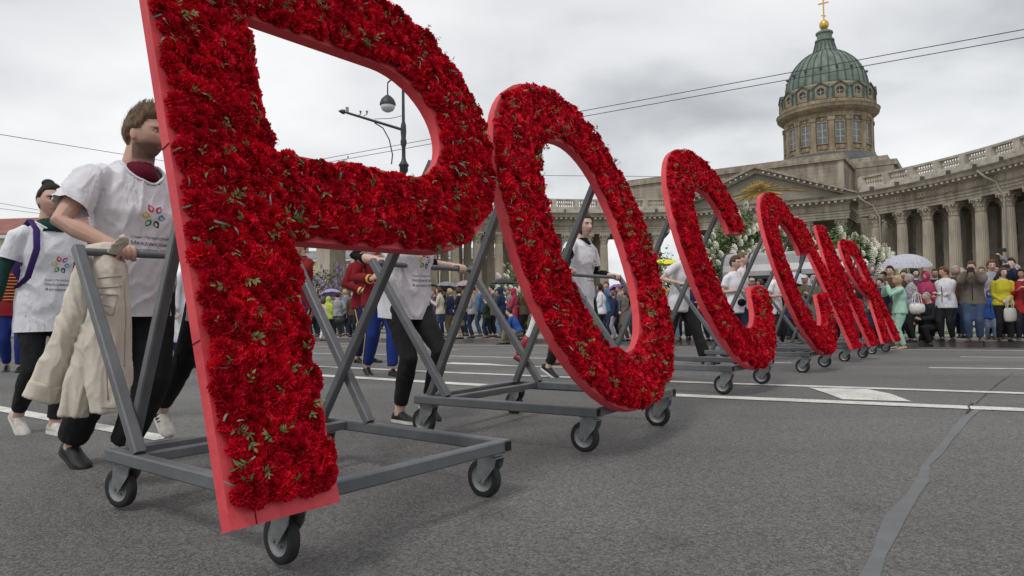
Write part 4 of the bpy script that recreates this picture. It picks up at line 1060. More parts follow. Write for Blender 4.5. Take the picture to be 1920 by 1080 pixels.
def person(loc, yaw, H, label, group=None, hero=False, fem=False, skin=(0.50, 0.30, 0.22), lean=0.0, hipf=1.0, feet=None, hands=None, head=(0, 0), hair=('short', H_BROWN),
           top=None, sleeve='long', hem=0.475, loose=1.0, bottom=None, leg='slim', shoe=M_SHOEB, sole=None, extra=None, build=1.0, beard=None, grip=None, wr=0.008, vox=None, undershirt=None, tint=None, legskin=0.0, openneck=False, hipshift=(0, 0), neck=None):
    loc = V(loc); F = V((math.cos(yaw), math.sin(yaw), 0)); Lf = V((-math.sin(yaw), math.cos(yaw), 0)); U = V((0, 0, 1))
    sc = H / 1.78; g = H
    vox = vox or (0.006 if hero else 0.021)
    hipH = 0.515 * g * hipf
    pel = loc + U * hipH + F * hipshift[0] * g + Lf * hipshift[1] * g
    S = (U * math.cos(lean) + F * math.sin(lean)).normalized(); Bk = Lf.cross(S)      # Bk: forward of the torso
    Bk = -Bk if Bk.dot(F) < 0 else Bk
    sw = (0.098 if fem else 0.110) * g * (0.5 + 0.5 * build)
    nb = pel + S * 0.318 * g
    sh = [pel + S * 0.287 * g + Lf * sw * sg for sg in (1, -1)]
    hp = [pel - U * 0.012 * g + Lf * 0.050 * g * sg for sg in (1, -1)]
    feet = feet or [(0.02, 0.055, 0, 0, 6), (-0.02, -0.055, 0, 0, -8)]
    legs = []
    for i, ft in enumerate(feet):
        fw, sd, lift, pit, fy = ft
        ank = loc + F * fw * g + Lf * sd * g + U * (lift + 0.047 * g)
        kn, an = ik(hp[i], ank, 0.245 * g, 0.232 * g, F + Lf * 0.08 * (1 if i == 0 else -1))
        legs.append((kn, an, pit, yaw + R(fy)))
    # head frame
    hy = yaw + R(head[0]); HF = V((math.cos(hy), math.sin(hy), 0)); HL = V((-math.sin(hy), math.cos(hy), 0)); hpth = R(head[1])
    HU = U * math.cos(hpth) + HF * -math.sin(hpth); HF2 = HF * math.cos(hpth) + U * math.sin(hpth)
    hs = 0.132 * g / 0.236
    hc = nb + S * 0.042 * g + U * 0.043 * g + HF * 0.024 * g
    hmap = lambda t: hc + HF2 * (t[0] * hs) + HL * (t[1] * hs) + HU * (t[2] * hs)
    body = MB()
    nu, nv = (36, 30) if hero else (20, 16)
    body.add([hmap(head_pt(*d, fem=fem)) for d in head_grid(nu, nv)], grid_faces(nu, nv))
    for sg in (1, -1):
        ell(body, hmap((-0.008, sg * 0.077, -0.012)), (HF2 * 0.017 * hs + HL * sg * -0.004, HL * 0.008 * hs, HU * 0.030 * hs), 8, 6)
    nr = (0.0305 if fem else 0.036) * g * (0.5 + 0.5 * build)
    body.tube([nb - S * 0.04 * g, nb + S * 0.005 * g, hc - HU * 0.055 * hs - HF * 0.026 * hs, hc - HU * 0.01 * hs - HF * 0.02 * hs], [(nr * 1.5, nr * 1.25), (nr * 1.12, nr * 1.05), (nr, nr), (nr * 0.9, nr)], 14, side=Lf)
    tr = [(-0.05, 0.072, 0.058), (0.0, 0.090, 0.064), (0.06, 0.083, 0.060), (0.12, 0.074, 0.054), (0.19, 0.088, 0.064), (0.25, 0.094, 0.062), (0.282, 0.090, 0.052), (0.300, 0.066, 0.045), (0.322, 0.042, 0.040)]
    if fem: tr = [(-0.05, 0.076, 0.060), (0.0, 0.094, 0.066), (0.06, 0.080, 0.058), (0.12, 0.066, 0.050), (0.19, 0.076, 0.064), (0.23, 0.080, 0.066), (0.282, 0.078, 0.048), (0.300, 0.056, 0.042), (0.322, 0.036, 0.036)]
    tr = [(a, b * build, c * build) for a, b, c in tr]
    tpt = [pel + S * a * g for a, _, _ in tr]
    body.tube(tpt, [(b * g * (0.93 if i_ < 5 else (0.80 if i_ < len(tr) - 2 else 0.88)), c * g * 0.90) for i_, (_, b, c) in enumerate(tr)], 16, side=Lf)
    ar = (0.86 if fem else 1.0) * (0.55 + 0.45 * build)
    arms = []
    hands = hands or [('rel', (0.02, 0.155, 0.435)), ('rel', (0.02, -0.155, 0.435))]
    for i, sg in enumerate((1, -1)):
        kind, tg = hands[i][0], hands[i][1]
        if kind == 'grip':
            Pb, A = V(tg), V(hands[i][2]); e1 = V(hands[i][3]) if len(hands[i]) > 3 else F
            e1n = (e1 - A.normalized() * e1.dot(A.normalized())); e1n.z = 0; e1n.normalize()
            W = Pb - e1n * 0.072 * sc + U * 0.030 * sc
        else:
            W = loc + F * tg[0] * g + Lf * tg[1] * g + U * tg[2] * g if not isinstance(tg, Vector) else tg
        pole = hands[i][4] if len(hands[i]) > 4 and hands[i][4] is not None else (-F * 0.6 - U * 0.7 + Lf * sg * 0.5)
        el, W2 = ik(sh[i], W, 0.172 * g, 0.150 * g, pole)
        arms.append((el, W2))
        body.tube([sh[i] - Lf * sg * 0.02 * g, sh[i].lerp(el, 0.25), sh[i].lerp(el, 0.6), el, el.lerp(W2, 0.3), el.lerp(W2, 0.75), W2], [0.022 * g * ar, 0.026 * g * ar, 0.0255 * g * ar, 0.0225 * g * ar, 0.0235 * g * ar, 0.0175 * g * ar, 0.0150 * g * ar], 10)
        dd = (W2 - el).normalized()
        if kind == 'grip':
            hand_grip(body, W2 + e1n * 0.072 * sc - U * 0.030 * sc, A, e1n, 0.0175, sc, hands[i][5] if len(hands[i]) > 5 else sg)
        elif kind == 'rel': hand_free(body, W2, dd, -Lf * sg, F, sc, 0.45)
        elif kind == 'hold': hand_free(body, W2, (dd + U * 0.5), -Lf * sg * 0.9 + F * 0.2, U * 0.3 - Lf * sg * 0.8 , sc, 1.0)
        else: hand_free(body, W2, dd, -Lf * sg - U * 0.3, U, sc, 0.8)
    for i, (kn, an, pit, fy) in enumerate(legs):
        body.tube([hp[i] + U * 0.03 * g, hp[i].lerp(kn, 0.35), kn + (hp[i] - kn) * 0.05, kn.lerp(an, 0.3), kn.lerp(an, 0.8), an - U * 0.02 * g], [0.050 * g * build, 0.046 * g * build, 0.032 * g, 0.032 * g, 0.021 * g, 0.021 * g], 10)
    body.v = [tuple(V(p) - loc) for p in body.v]
    root = body.build('person', M_SKIN); root.location = loc
    tag(root, label, 'person', group)
    bc = beard
    def colour(o, skin=skin):
        me = o.data; a = me.color_attributes.new('tint', 'FLOAT_COLOR', 'POINT'); n = len(me.vertices)
        co = np.empty(n * 3); me.vertices.foreach_get('co', co); co = co.reshape(-1, 3) + np.array(loc) - np.array(hc)
        f = co @ np.array(HF2) / hs; l = co @ np.array(HL) / hs; u = co @ np.array(HU) / hs
        C = np.tile(np.array(skin), (n, 1))
        G = lambda x, s: np.exp(-x * x / (2 * s * s))
        fr = (f > 0.03)
        def mixc(w, c):
            nonlocal C
            C = C * (1 - w[:, None]) + np.array(c) * w[:, None]
        ush = 0.118
        mixc(np.clip(1.2 * G(u / ush + 0.575, 0.055) * G(l, 0.018) * fr, 0, 0.75), (skin[0] * 0.78, skin[1] * 0.42, skin[2] * 0.45))
        mixc(np.clip(0.45 * G(u / ush + 0.25, 0.12) * G(np.abs(l) - 0.042, 0.016) * fr, 0, 0.4), (skin[0] * 1.02, skin[1] * 0.72, skin[2] * 0.70))
        hcx = hair[1].node_tree.nodes['Principled BSDF'].inputs['Base Color'].default_value if hair else (0.05, 0.03, 0.02, 1)
        bro = np.array(hcx[:3]) * 0.8
        mixc(np.clip(1.5 * G(u / ush - 0.16 , 0.030) * G(np.abs(l) - 0.032, 0.013) * fr, 0, 0.85), bro)
        ew = np.clip(1.6 * G(u / ush - 0.02, 0.034) * G(np.abs(l) - 0.031, 0.010) * fr, 0, 1)
        mixc(ew * (0.35 if hero else 0.65), (0.075, 0.045, 0.036) if not hero else (skin[0] * 0.45, skin[1] * 0.4, skin[2] * 0.38))
        if bc:
            w = np.clip(1.35 * np.clip((-u / ush - 0.28) / 0.28, 0, 1) * (f > -0.025) * (u > -0.16) * (1 - 0.8 * G(u / ush + 0.58, 0.05) * G(l, 0.016)), 0, 1)
            w = w * np.clip((u + 0.150) / 0.03, 0, 1) * np.clip(1.0 - 0.75 * G(u / ush + 0.32, 0.07) * G(np.abs(l) - 0.03, 0.02) * (f > 0.06), 0, 1)
            mixc(w * 0.84, bc)
        if tint: tint(C, co, f, l, u)
        a.data.foreach_set('color', np.concatenate([C, np.ones((n, 1))], 1).ravel())
    remesh(root, vox, 1, colour)
    def child(m, name, mt, v_=None, sm=4, cb=None):
        m.v = [tuple(V(p) - loc) for p in m.v]; o = m.build(name, mt, root, smooth=True)
        if v_: remesh(o, v_, sm, cb)
        return o
    kids = {}
    kb = {'slim': 0.004, 'jeans': 0.009, 'loose': 0.014, 'flare': 0.010}.get(leg, 0.006) * g
    if hero:
        for sg in (1, -1):
            e_ = MB(); q_ = head_pt(0.90, sg * 0.42, 0.03, fem); ec = (0.0795, sg * 0.031, 0.0035)
            ell(e_, hmap(ec), (HF2 * 0.0085 * hs, HL * 0.0135 * hs, HU * 0.0058 * hs), 12, 8)
            eo = child(e_, 'eye', mat('eye white', (0.62, 0.58, 0.55), rough=0.25))
            e_ = MB(); ell(e_, hmap((ec[0] + 0.0052, ec[1] * 0.98, ec[2])), (HF2 * 0.0042 * hs, HL * 0.0056 * hs, HU * 0.0052 * hs), 10, 6)
            e_.v = [tuple(V(p) - loc) for p in e_.v]; e_.build('iris', mat('iris', (0.03, 0.025, 0.022), rough=0.15), eo, smooth=True)
            e_ = MB(); e_.tube([hmap((ec[0] + 0.002, ec[1] - sg * 0.0145, ec[2] - 0.001)), hmap((ec[0] + 0.0085, ec[1], ec[2] + 0.0058)), hmap((ec[0] - 0.001, ec[1] + sg * 0.0155, ec[2] + 0.001))], 0.0016 * hs, 5)
            child(e_, 'eyelash', mat('lash', (0.02, 0.015, 0.012)))
            e_ = MB(); e_.tube([hmap((0.094, sg * 0.014, 0.0175)), hmap((0.092, sg * 0.029, 0.0215)), hmap((0.080, sg * 0.046, 0.0175))], [0.0028 * hs, 0.0034 * hs, 0.0016 * hs], 6)
            child(e_, 'eyebrow', hair[1])
    # upper garment
    if top is not None:
        lo = 0.010 * loose * g / 1.78
        hz = hem * g - hipH                         # hem relative to pelvis along the spine
        prof = [t for t in tr if t[0] * g > hz + 0.02 * g]
        m = MB(); bl = tr[1]
        hw = (bl[1] + 0.010 * loose) * g + lo; hd = (bl[2] + 0.012 * loose) * g + lo
        ex_ = 0.0 if hero else 0.018
        hw = max(hw, (0.050 + 0.0485 * build) * g + kb + 0.016 + ex_); hd = max(hd, 0.0485 * g * build + kb + 0.028 + ex_)
        P = [pel + (S if hz > -0.10 * g else U) * hz]; Rr = [(hw * (1.0 + max(0, -hz) * 0.10), hd * (1.0 + max(0, -hz) * 0.12))]
        if hz < -0.12 * g: P.append(pel + U * hz * 0.5); Rr.append((hw * 1.02, hd * 1.02))
        for a, b, c in prof:
            k = 0.012 * loose if 0.02 < a < 0.2 else (0.007 * loose if a <= 0.02 else 0.002)
            ra, rb = (b + k) * g + lo, (c + k * 0.8) * g + lo
            if a < 0.01: ra = max(ra, hw * 0.97); rb = max(rb, hd * 0.95)
            P.append(pel + S * a * g); Rr.append((ra, rb))
        if openneck: Rr[-1] = (Rr[-1][0] * 1.25, Rr[-1][1] * 1.2)
        cuts = [(P[0].copy(), (P[0] - P[1]).normalized(), 9.0)]
        if hero and sleeve == 'short': P[0] = P[0] + (P[0] - P[1]).normalized() * 0.035
        m.tube(P, Rr, 28 if hero else 20, side=Lf)
        for i, sg in enumerate((1, -1)):
            el, W2 = arms[i]; s0 = sh[i]
            k = ar * (1.0 + 0.10 * loose); q = 0.0325 * g * k
            if sleeve == 'short':
                e_ = s0.lerp(el, 0.72); e2_ = s0.lerp(el, 0.86); m.tube([s0 - Lf * sg * 0.03 * g - S * 0.006 * g, s0.lerp(el, 0.2), s0.lerp(el, 0.5), e2_ if hero else e_], [q * 0.95, q * 1.02, q * 1.06, q * 1.16], 16)
                cuts.append((e_, (el - s0).normalized(), q * 1.5))
            elif sleeve == 'long':
                m2 = MB(); d1, d2 = (el - s0).normalized(), (W2 - el).normalized(); kk = 0.03 * g
                pts = [s0 - Lf * sg * 0.028 * g - S * 0.004 * g, s0 + d1 * 0.02 * g, s0.lerp(el, 0.35), s0.lerp(el, 0.65), el - d1 * kk, el + (d1 - d2) * kk * 0.12, el + d2 * kk, el.lerp(W2, 0.5), el.lerp(W2, 0.8), el.lerp(W2, 0.97)]
                m2.tube(pts, [q * f * (1 + 0.05 * math.sin(i_ * 2.1 + g * 9)) for i_, f in enumerate((0.80, 1.0, 1.05, 0.98, 0.97, 0.98, 0.96, 0.92, 0.86, 0.70))], 12)
                child(m2, 'sleeve', top)
        o = child(m, 'shirt' if sleeve == 'short' else 'jacket', top, 0.0095 if hero else 0.023, 5 if hero else 2, wrinkle(wr if hero else 0.006, 8 if hero else 10, zlib.crc32(label.encode()) % 97 * 0.37))
        kids['top'] = o
        if neck: NECKS.append((o, loc, nb, S, Lf, Bk, g, neck, top, root))
        if hero and sleeve == 'short': CUTS.append((o, loc, cuts))
        if sleeve == 'short' and undershirt:
            for i, sg in enumerate((1, -1)):
                el, W2 = arms[i]; m = MB(); m.tube([sh[i].lerp(el, 0.5), el, el.lerp(W2, 0.5), el.lerp(W2, undershirt[1])], [0.030 * g * ar, 0.0275 * g * ar, 0.0265 * g * ar, 0.020 * g * ar], 12)
                child(m, 'sleeve', undershirt[0], 0.009 if hero else 0.02, 3, wrinkle(0.004, 12))
    # lower garment
    if bottom is not None:
        m = MB()
        if leg == 'skirt':
            m.tube([pel + S * 0.07 * g, pel, pel - U * 0.15 * g, pel - U * 0.27 * g], [(0.085 * g, 0.062 * g), (0.10 * g, 0.076 * g), (0.108 * g, 0.088 * g), (0.115 * g, 0.10 * g)], 18, side=Lf)
        else:
            m.tube([pel + S * 0.075 * g, pel + S * 0.02 * g, pel - U * 0.03 * g, pel - U * 0.065 * g], [(tr[2][1] * g * 0.97, tr[2][2] * g * 0.97), (tr[1][1] * g * 0.98, tr[1][2] * g * 0.98), (0.090 * g * build + kb * 0.5, 0.064 * g * build + kb * 0.5), (0.05 * g, 0.04 * g)], 16, side=Lf)
            for i, (kn, an, pit, fy) in enumerate(legs):
                en = kn.lerp(an, 0.94 - legskin); fl = 1.5 if leg == 'flare' else 1.0
                m.tube([hp[i] + U * 0.035 * g, hp[i].lerp(kn, 0.3), hp[i].lerp(kn, 0.75), kn, kn.lerp(an, 0.35), en], [(0.052 * g * build + kb), (0.0485 * g * build + kb), 0.037 * g + kb, 0.0335 * g + kb, 0.0335 * g + kb, (0.0235 * g + kb * 1.1) * fl], 14)
        kids['bottom'] = child(m, 'skirt' if leg == 'skirt' else 'trousers', bottom, 0.0095 if hero else 0.023, 4 if hero else 2, wrinkle(0.005 if hero else 0.004, 11, 3))
    # shoes
    for i, (kn, an, pit, fy) in enumerate(legs):
        m = MB(); ms = MB(); fd = V((math.cos(fy), math.sin(fy), 0)); fs = V((-math.sin(fy), math.cos(fy), 0)); p_ = R(pit)
        X = fd * math.cos(p_) - U * math.sin(p_); Z = U * math.cos(p_) + fd * math.sin(p_); base = an - Z * 0.047 * g
        rows = [(-0.062, 0.020, 0.045), (-0.055, 0.030, 0.070), (-0.02, 0.034, 0.092), (0.03, 0.035, 0.088), (0.075, 0.038, 0.066), (0.12, 0.043, 0.050), (0.16, 0.041, 0.042), (0.19, 0.028, 0.034), (0.202, 0.010, 0.024)]
        k = 10; P = []
        for x, w, h in rows:
            for j in range(k):
                t = math.pi * j / (k - 1); yy = math.cos(t) * w; zz = 0.012 + (h - 0.012) * math.sin(t) ** 0.6
                P.append(base + X * x * sc + fs * yy * sc + Z * zz * sc)
        Fc = [(a * k + b, a * k + b + 1, (a + 1) * k + b + 1, (a + 1) * k + b) for a in range(len(rows) - 1) for b in range(k - 1)] + [(a * k + k - 1, a * k, (a + 1) * k, (a + 1) * k + k - 1) for a in range(len(rows) - 1)]
        Fc += [tuple(range(k)), tuple((len(rows) - 1) * k + b for b in range(k - 1, -1, -1))]
        m.add(P, Fc); so = child(m, 'shoe', shoe); fixn(so.data)
        pts = [(x, w * 1.06) for x, w, h in rows]; ol = [(x, w) for x, w in pts] + [(x, -w) for x, w in pts[::-1]]
        ms.extrude(ol, [], 0.0, 0.022, fn=lambda p: base + X * p.x * sc + fs * p.y * sc + Z * p.z * sc)
        ms.v = [tuple(V(p) - loc) for p in ms.v]
        o2 = ms.build('sole', sole or M_RUBBER, so); fixn(o2.data)
    # hair and headgear
    if hair:
        style, hm = hair
        m = MB(); nu, nv = (48, 34) if hero else (20, 14)
        P = []
        for d in head_grid(nu, nv):
            df, dl, du = d; az = abs(math.atan2(dl, df)) if abs(df) + abs(dl) > 1e-6 else 0
            a = az / math.pi
            line = 0.60 - 0.2 * a if a < 0.30 else (0.54 - (a - 0.30) / 0.12 * 0.42 if a < 0.42 else (0.12 if a < 0.57 else max(-0.58, 0.12 - (a - 0.57) / 0.09 * 0.6)))
            if style in ('long', 'bob', 'pony2'): line = 0.60 if a < 0.27 else (0.60 - (a - 0.27) / 0.17 * 1.4 if a < 0.44 else -0.85)
            if style == 'bald': line += 0.35
            w = sst(line - 0.10, line + 0.06, du)
            th = {'short': 0.016, 'crop': 0.008, 'bun': 0.010, 'long': 0.016, 'bob': 0.024, 'curly': 0.030, 'pony': 0.010, 'pony2': 0.012, 'quiff': 0.016, 'bald': 0.004}.get(style, 0.014)
            if style == 'quiff': th += 0.026 * sst(0.35, 0.95, du) * sst(-0.9, 0.4, df)
            if style == 'short': th += 0.008 * sst(0.3, 1.0, du)
            pt = head_pt(df, dl, du, fem, feat=False); nd = V(d)
            j = noise.noise(V((math.atan2(dl, df) * 6, du * 3, 1.3 + H))) * 0.35 + noise.noise(V((math.atan2(dl, df) * 17, du * 5, H * 9))) * 0.25
            t2 = -0.012 + w * (0.012 + th * (1 + (0.9 if style == 'curly' else 0.5) * j))
            P.append(hmap((pt[0] + nd.x * t2, pt[1] + nd.y * t2, pt[2] + nd.z * t2)))
        m.add(P, grid_faces(nu, nv))
        if style == 'bun': ell(m, hmap((-0.055, 0.0, 0.128)), (HF2 * 0.040 * hs, HL * 0.042 * hs, HU * 0.034 * hs), 14, 10)
        if style == 'long':
            Q = [hmap((-0.06, 0, 0.03)), hmap((-0.085, 0.0, -0.06)), hmap((-0.095, 0.0, -0.15)), hmap((-0.12, 0.01, -0.24)), hmap((-0.15, 0.015, -0.33))]
            m.tube(Q, [(0.078 * hs, 0.045 * hs), (0.082 * hs, 0.042 * hs), (0.085 * hs, 0.036 * hs), (0.075 * hs, 0.028 * hs), (0.045 * hs, 0.014 * hs)], 14, side=HL)
        if style in ('pony', 'pony2'):
            m.tube([hmap((-0.095, 0, 0.04)), hmap((-0.13, 0, 0.0)), hmap((-0.135, 0, -0.09)), hmap((-0.125, 0, -0.16))], [0.018 * hs, 0.026 * hs, 0.022 * hs, 0.006 * hs], 8)
        if hero:                      # loose strands break the outline
            rg = random.Random(int(H * 1000)); base = list(P)
            for _ in range(1500):
                k_ = rg.randrange(nu * 2, len(base) - nu); dd = V(base[k_]) - hc; d0 = dd.normalized(); du = d0.dot(HU)
                hd_ = V(head_pt(*[d0.dot(x) for x in (HF2, HL, HU)], feat=False)).length * hs
                if dd.length < hd_ + 0.003 or du < -0.35: continue
                fl = {'quiff': HU * 0.55 - HF2 * (0.5 - du) + HL * rg.uniform(-.3, .3), 'bun': (hmap((-0.055, 0, 0.128)) - V(base[k_])).normalized() * 1.6, 'long': -HU * 1.3 - HF2 * 0.6}.get(style, -HU * 0.6 - HF2 * 0.3 + HL * rg.uniform(-.3, .3))
                fl = fl - d0 * fl.dot(d0) * (0.5 if style == 'quiff' else 0.9); fl = fl.normalized() if fl.length > 1e-3 else HU
                ln = rg.uniform(0.018, 0.040) * hs; q0 = V(base[k_]) - d0 * 0.002 - fl * ln * 0.3; wv = fl.cross(d0).normalized() * 0.0011
                lift = 0.006 if style != 'quiff' else 0.012 * max(0, du)
                q1 = q0 + fl * ln * 0.6 + d0 * (0.005 + lift * 0.3); q2 = q0 + fl * ln + d0 * (0.002 + lift * rg.uniform(0.2, 1))
                m.add([q0 - wv, q0 + wv, q1 + wv, q1 - wv, q2], [(0, 1, 2, 3), (3, 2, 4)])
        kids['hair'] = child(m, 'hair', hm)
    ctx = dict(root=root, loc=loc, F=F, L=Lf, U=U, S=S, Bk=Bk, pel=pel, nb=nb, g=g, sc=sc, hs=hs, hmap=hmap, HF=HF2, HL=HL, HU=HU, sh=sh, arms=arms, legs=legs, hp=hp, child=child, kids=kids, hero=hero, hc=hc)
    for ex in (extra or []): ex(ctx)
    return ctx

NECKS = []; CUTS = []
def do_cuts():                         # open the hem and the sleeves
    for o, loc, cuts in CUTS:
        bm = bmesh.new(); bm.from_mesh(o.data)
        for p, d, r in cuts:
            q = p - loc
            near = [f for f in bm.faces if (f.calc_center_median() - q).length < r and (f.calc_center_median() - q).dot(d) > -0.06]
            geom = near + list({e for f in near for e in f.edges}) + list({v for f in near for v in f.verts})
            bmesh.ops.bisect_plane(bm, geom=geom, plane_co=q, plane_no=d, clear_outer=False, clear_inner=False)
            kill = [f for f in bm.faces if (f.calc_center_median() - q).length < r * 1.1 and (f.calc_center_median() - q).dot(d) > 1e-5]
            bmesh.ops.delete(bm, geom=kill, context='FACES')
        bm.to_mesh(o.data); bm.free()
def do_necks():                        # cut the neck opening out of the T-shirts and bind it with a collar
    for o, loc, nb, S, Lf, Bk, g, (ra, back, front, drop), top, root in NECKS:
        me = o.data; base = nb - loc
        bvh = BVHTree.FromPolygons([v.co[:] for v in me.vertices], [tuple(p.vertices) for p in me.polygons])
        pb, pf = base - Bk * back * g + S * 0.004 * g, base + Bk * front * g - S * drop * g
        mid = (pb + pf) / 2; dd = (pf - pb); rb = dd.length / 2; dd = dd.normalized(); n = Lf.cross(dd); n = -n if n.dot(S) < 0 else n
        ring = []
        for i in range(36):
            t = 2 * math.pi * i / 36; p = mid + Lf * (ra * g * math.cos(t)) + dd * (rb * math.sin(t))
            h = bvh.ray_cast(p + n * 0.35, -n)
            ring.append(h[0] if h[0] is not None else p)
        bm = bmesh.new(); bm.from_mesh(me)
        kill = [v for v in bm.verts if ((v.co - mid).dot(Lf) / (ra * g)) ** 2 + ((v.co - mid).dot(dd) / rb) ** 2 < 1.0 and (v.co - mid).dot(n) > -0.05 * g]
        bmesh.ops.delete(bm, geom=kill, context='VERTS'); bm.to_mesh(me); bm.free()
        sm = [(ring[i - 1] + ring[i] * 2 + ring[(i + 1) % 36]) / 4 for i in range(36)]
        m = MB(); m.tube(sm, 0.0075, 7, closed=True); m.build('collar', top, o, smooth=True)
# ---- wearable extras
def x_hood(mt):
    def f(c):
        m = MB(); nu, nv = 20, 14; P = []
        for d in head_grid(nu, nv):
            df, dl, du = d
            a = abs(math.atan2(dl, df)) / math.pi; ang = math.acos(max(-1, min(1, df * 0.97 - du * 0.15)))
            w = sst(0.62, 0.85, ang); pt = head_pt(df, dl, du, feat=False); t2 = -0.014 + w * 0.042
            P.append(c['hmap']((pt[0] + df * t2, pt[1] + dl * t2, pt[2] + du * t2)))
        m.add(P, grid_faces(nu, nv)); m.tube([c['hmap']((-0.05, 0, -0.05)), c['hmap']((-0.055, 0, -0.11)), c['nb'] - c['S'] * 0.02 * c['g']], [(0.075 * c['hs'], 0.06 * c['hs']), (0.085 * c['hs'], 0.07 * c['hs']), (0.12 * c['hs'], 0.09 * c['hs'])], 12, side=c['HL'])
        c['child'](m, 'hood', mt, 0.02, 2)
    return f
def x_cap(mt, brim=True):
    def f(c):
        m = MB(); nu, nv = 18, 12; P = []
        for d in head_grid(nu, nv):
            df, dl, du = d; w = sst(0.30, 0.42, du); pt = head_pt(df, dl, du, feat=False); t2 = -0.014 + w * 0.036
            P.append(c['hmap']((pt[0] + df * t2, pt[1] + dl * t2, pt[2] + du * t2)))
        m.add(P, grid_faces(nu, nv))
        if brim: ell(m, c['hmap']((0.115, 0, 0.05)), (c['HF'] * 0.065 * c['hs'], c['HL'] * 0.062 * c['hs'], c['HU'] * 0.007 * c['hs']), 12, 6)
        c['child'](m, 'cap', mt)
    return f
M_FURB = mat('black felt', (0.012, 0.012, 0.014), rough=0.9)
M_BRAID = mat('gold braid', (0.62, 0.42, 0.13), rough=0.5, metal=0.35)
def x_shako(c):
    hs = c['hs']
    def fr(m, prof, seg=18):
        A = Matrix((c['HF'], c['HL'], c['HU'])).transposed()
        m.lathe([(r * hs, z * hs) for r, z in prof], seg, c=c['hmap']((-0.005, 0, 0.0)), M=A)
    m = MB(); fr(m, [(0.101, 0.045), (0.105, 0.09), (0.112, 0.20), (0.118, 0.215), (0.05, 0.225), (0.0, 0.226)])
    ell(m, c['hmap']((0.105, 0, 0.05)), (c['HF'] * 0.045 * hs, c['HL'] * 0.07 * hs, c['HU'] * 0.006 * hs), 12, 6)
    o = c['child'](m, 'shako', M_FURB)
    m = MB(); fr(m, [(0.108, 0.052), (0.110, 0.056), (0.110, 0.068), (0.106, 0.072)]); fr(m, [(0.119, 0.196), (0.122, 0.2), (0.122, 0.214), (0.119, 0.218)])
    ell(m, c['hmap']((0.112, 0, 0.14)), (c['HF'] * 0.008 * hs, c['HL'] * 0.034 * hs, c['HU'] * 0.042 * hs), 10, 6)
    m.v = [tuple(V(p) - c['loc']) for p in m.v]; m.build('shako_trim', M_BRAID, o, smooth=True)
def x_braid(c):               # gold frogging, collar, cuffs and trouser stripes of the dress uniform
    g = c['g']
    top = c['kids']['top']
    m = MB()
    for k in range(9):
        z = 0.06 + k * 0.025
        cc = c['pel'] + c['S'] * z * g + c['Bk'] * (0.079 + 0.004 * math.sin(k)) * g
        m.tube([cc - c['L'] * 0.060 * g - c['Bk'] * 0.016 * g, cc - c['L'] * 0.03 * g, cc, cc + c['L'] * 0.03 * g, cc + c['L'] * 0.060 * g - c['Bk'] * 0.016 * g], 0.006, 5)
    m.v = [tuple(V(p) - c['loc']) for p in m.v]; m.build('braid', M_BRAID, top)
    for i in range(2):
        el, W = c['arms'][i]; m = MB(); m.tube([el.lerp(W, 0.86), el.lerp(W, 0.96)], [0.036 * g * 0.85, 0.036 * g * 0.85], 12)
        m.v = [tuple(V(p) - c['loc']) for p in m.v]; m.build('cuff', M_BRAID, top)
        kn, an, _, _ = c['legs'][i]; hp = c['hp'][i]; sg = 1 if i == 0 else -1
        m = MB(); m.tube([hp.lerp(kn, 0.1) + c['L'] * sg * 0.062 * g, kn + c['L'] * sg * 0.0455 * g, kn.lerp(an, 0.9) + c['L'] * sg * 0.038 * g], [(0.005, 0.012), (0.004, 0.012), (0.004, 0.011)], 6, side=c['L'])
        m.v = [tuple(V(p) - c['loc']) for p in m.v]; m.build('trouser_stripe', M_BRAID, c['kids']['bottom'])
    m = MB(); m.tube([c['nb'] - c['S'] * 0.012 * g, c['nb'] + c['S'] * 0.012 * g], [(0.047 * g, 0.043 * g), (0.042 * g, 0.040 * g)], 14, side=c['L']); c['child'](m, 'collar', cloth('navy', (0.02, 0.025, 0.07)))
# ---- printed emblem on the festival T-shirts, wrapped onto the cloth
INK = mat('grey shirt ink', (0.10, 0.10, 0.115), rough=0.8)
PCOL = [('red', (0.62, 0.02, 0.04)), ('magenta', (0.50, 0.02, 0.12)), ('blue', (0.08, 0.33, 0.58)), ('dark', (0.03, 0.02, 0.025)), ('green', (0.02, 0.27, 0.07)), ('yellow', (0.72, 0.52, 0.03))]
def text_mesh(s, size):
    cu = bpy.data.curves.new('t', 'FONT'); cu.body = s; cu.size = size; cu.align_x = 'LEFT'; cu.resolution_u = 3
    o = bpy.data.objects.new('t', cu); COL.objects.link(o)
    dg = bpy.context.evaluated_depsgraph_get(); me = bpy.data.meshes.new_from_object(o.evaluated_get(dg))
    v = [tuple(x.co) for x in me.vertices]; f = [tuple(p.vertices) for p in me.polygons]
    bpy.data.objects.remove(o); bpy.data.meshes.remove(me); bpy.data.curves.remove(cu)
    return v, f
TEXTS = [text_mesh(s, z) for s, z in (('Санкт-Петербургский', 0.021), ('Международный', 0.0285), ('Фестиваль Цветов', 0.0285))]
PRINTS = []
def x_print(side=-0.03, zc=0.20, size=1.0):
    def f(c): PRINTS.append((c, side, zc, size))
    return f
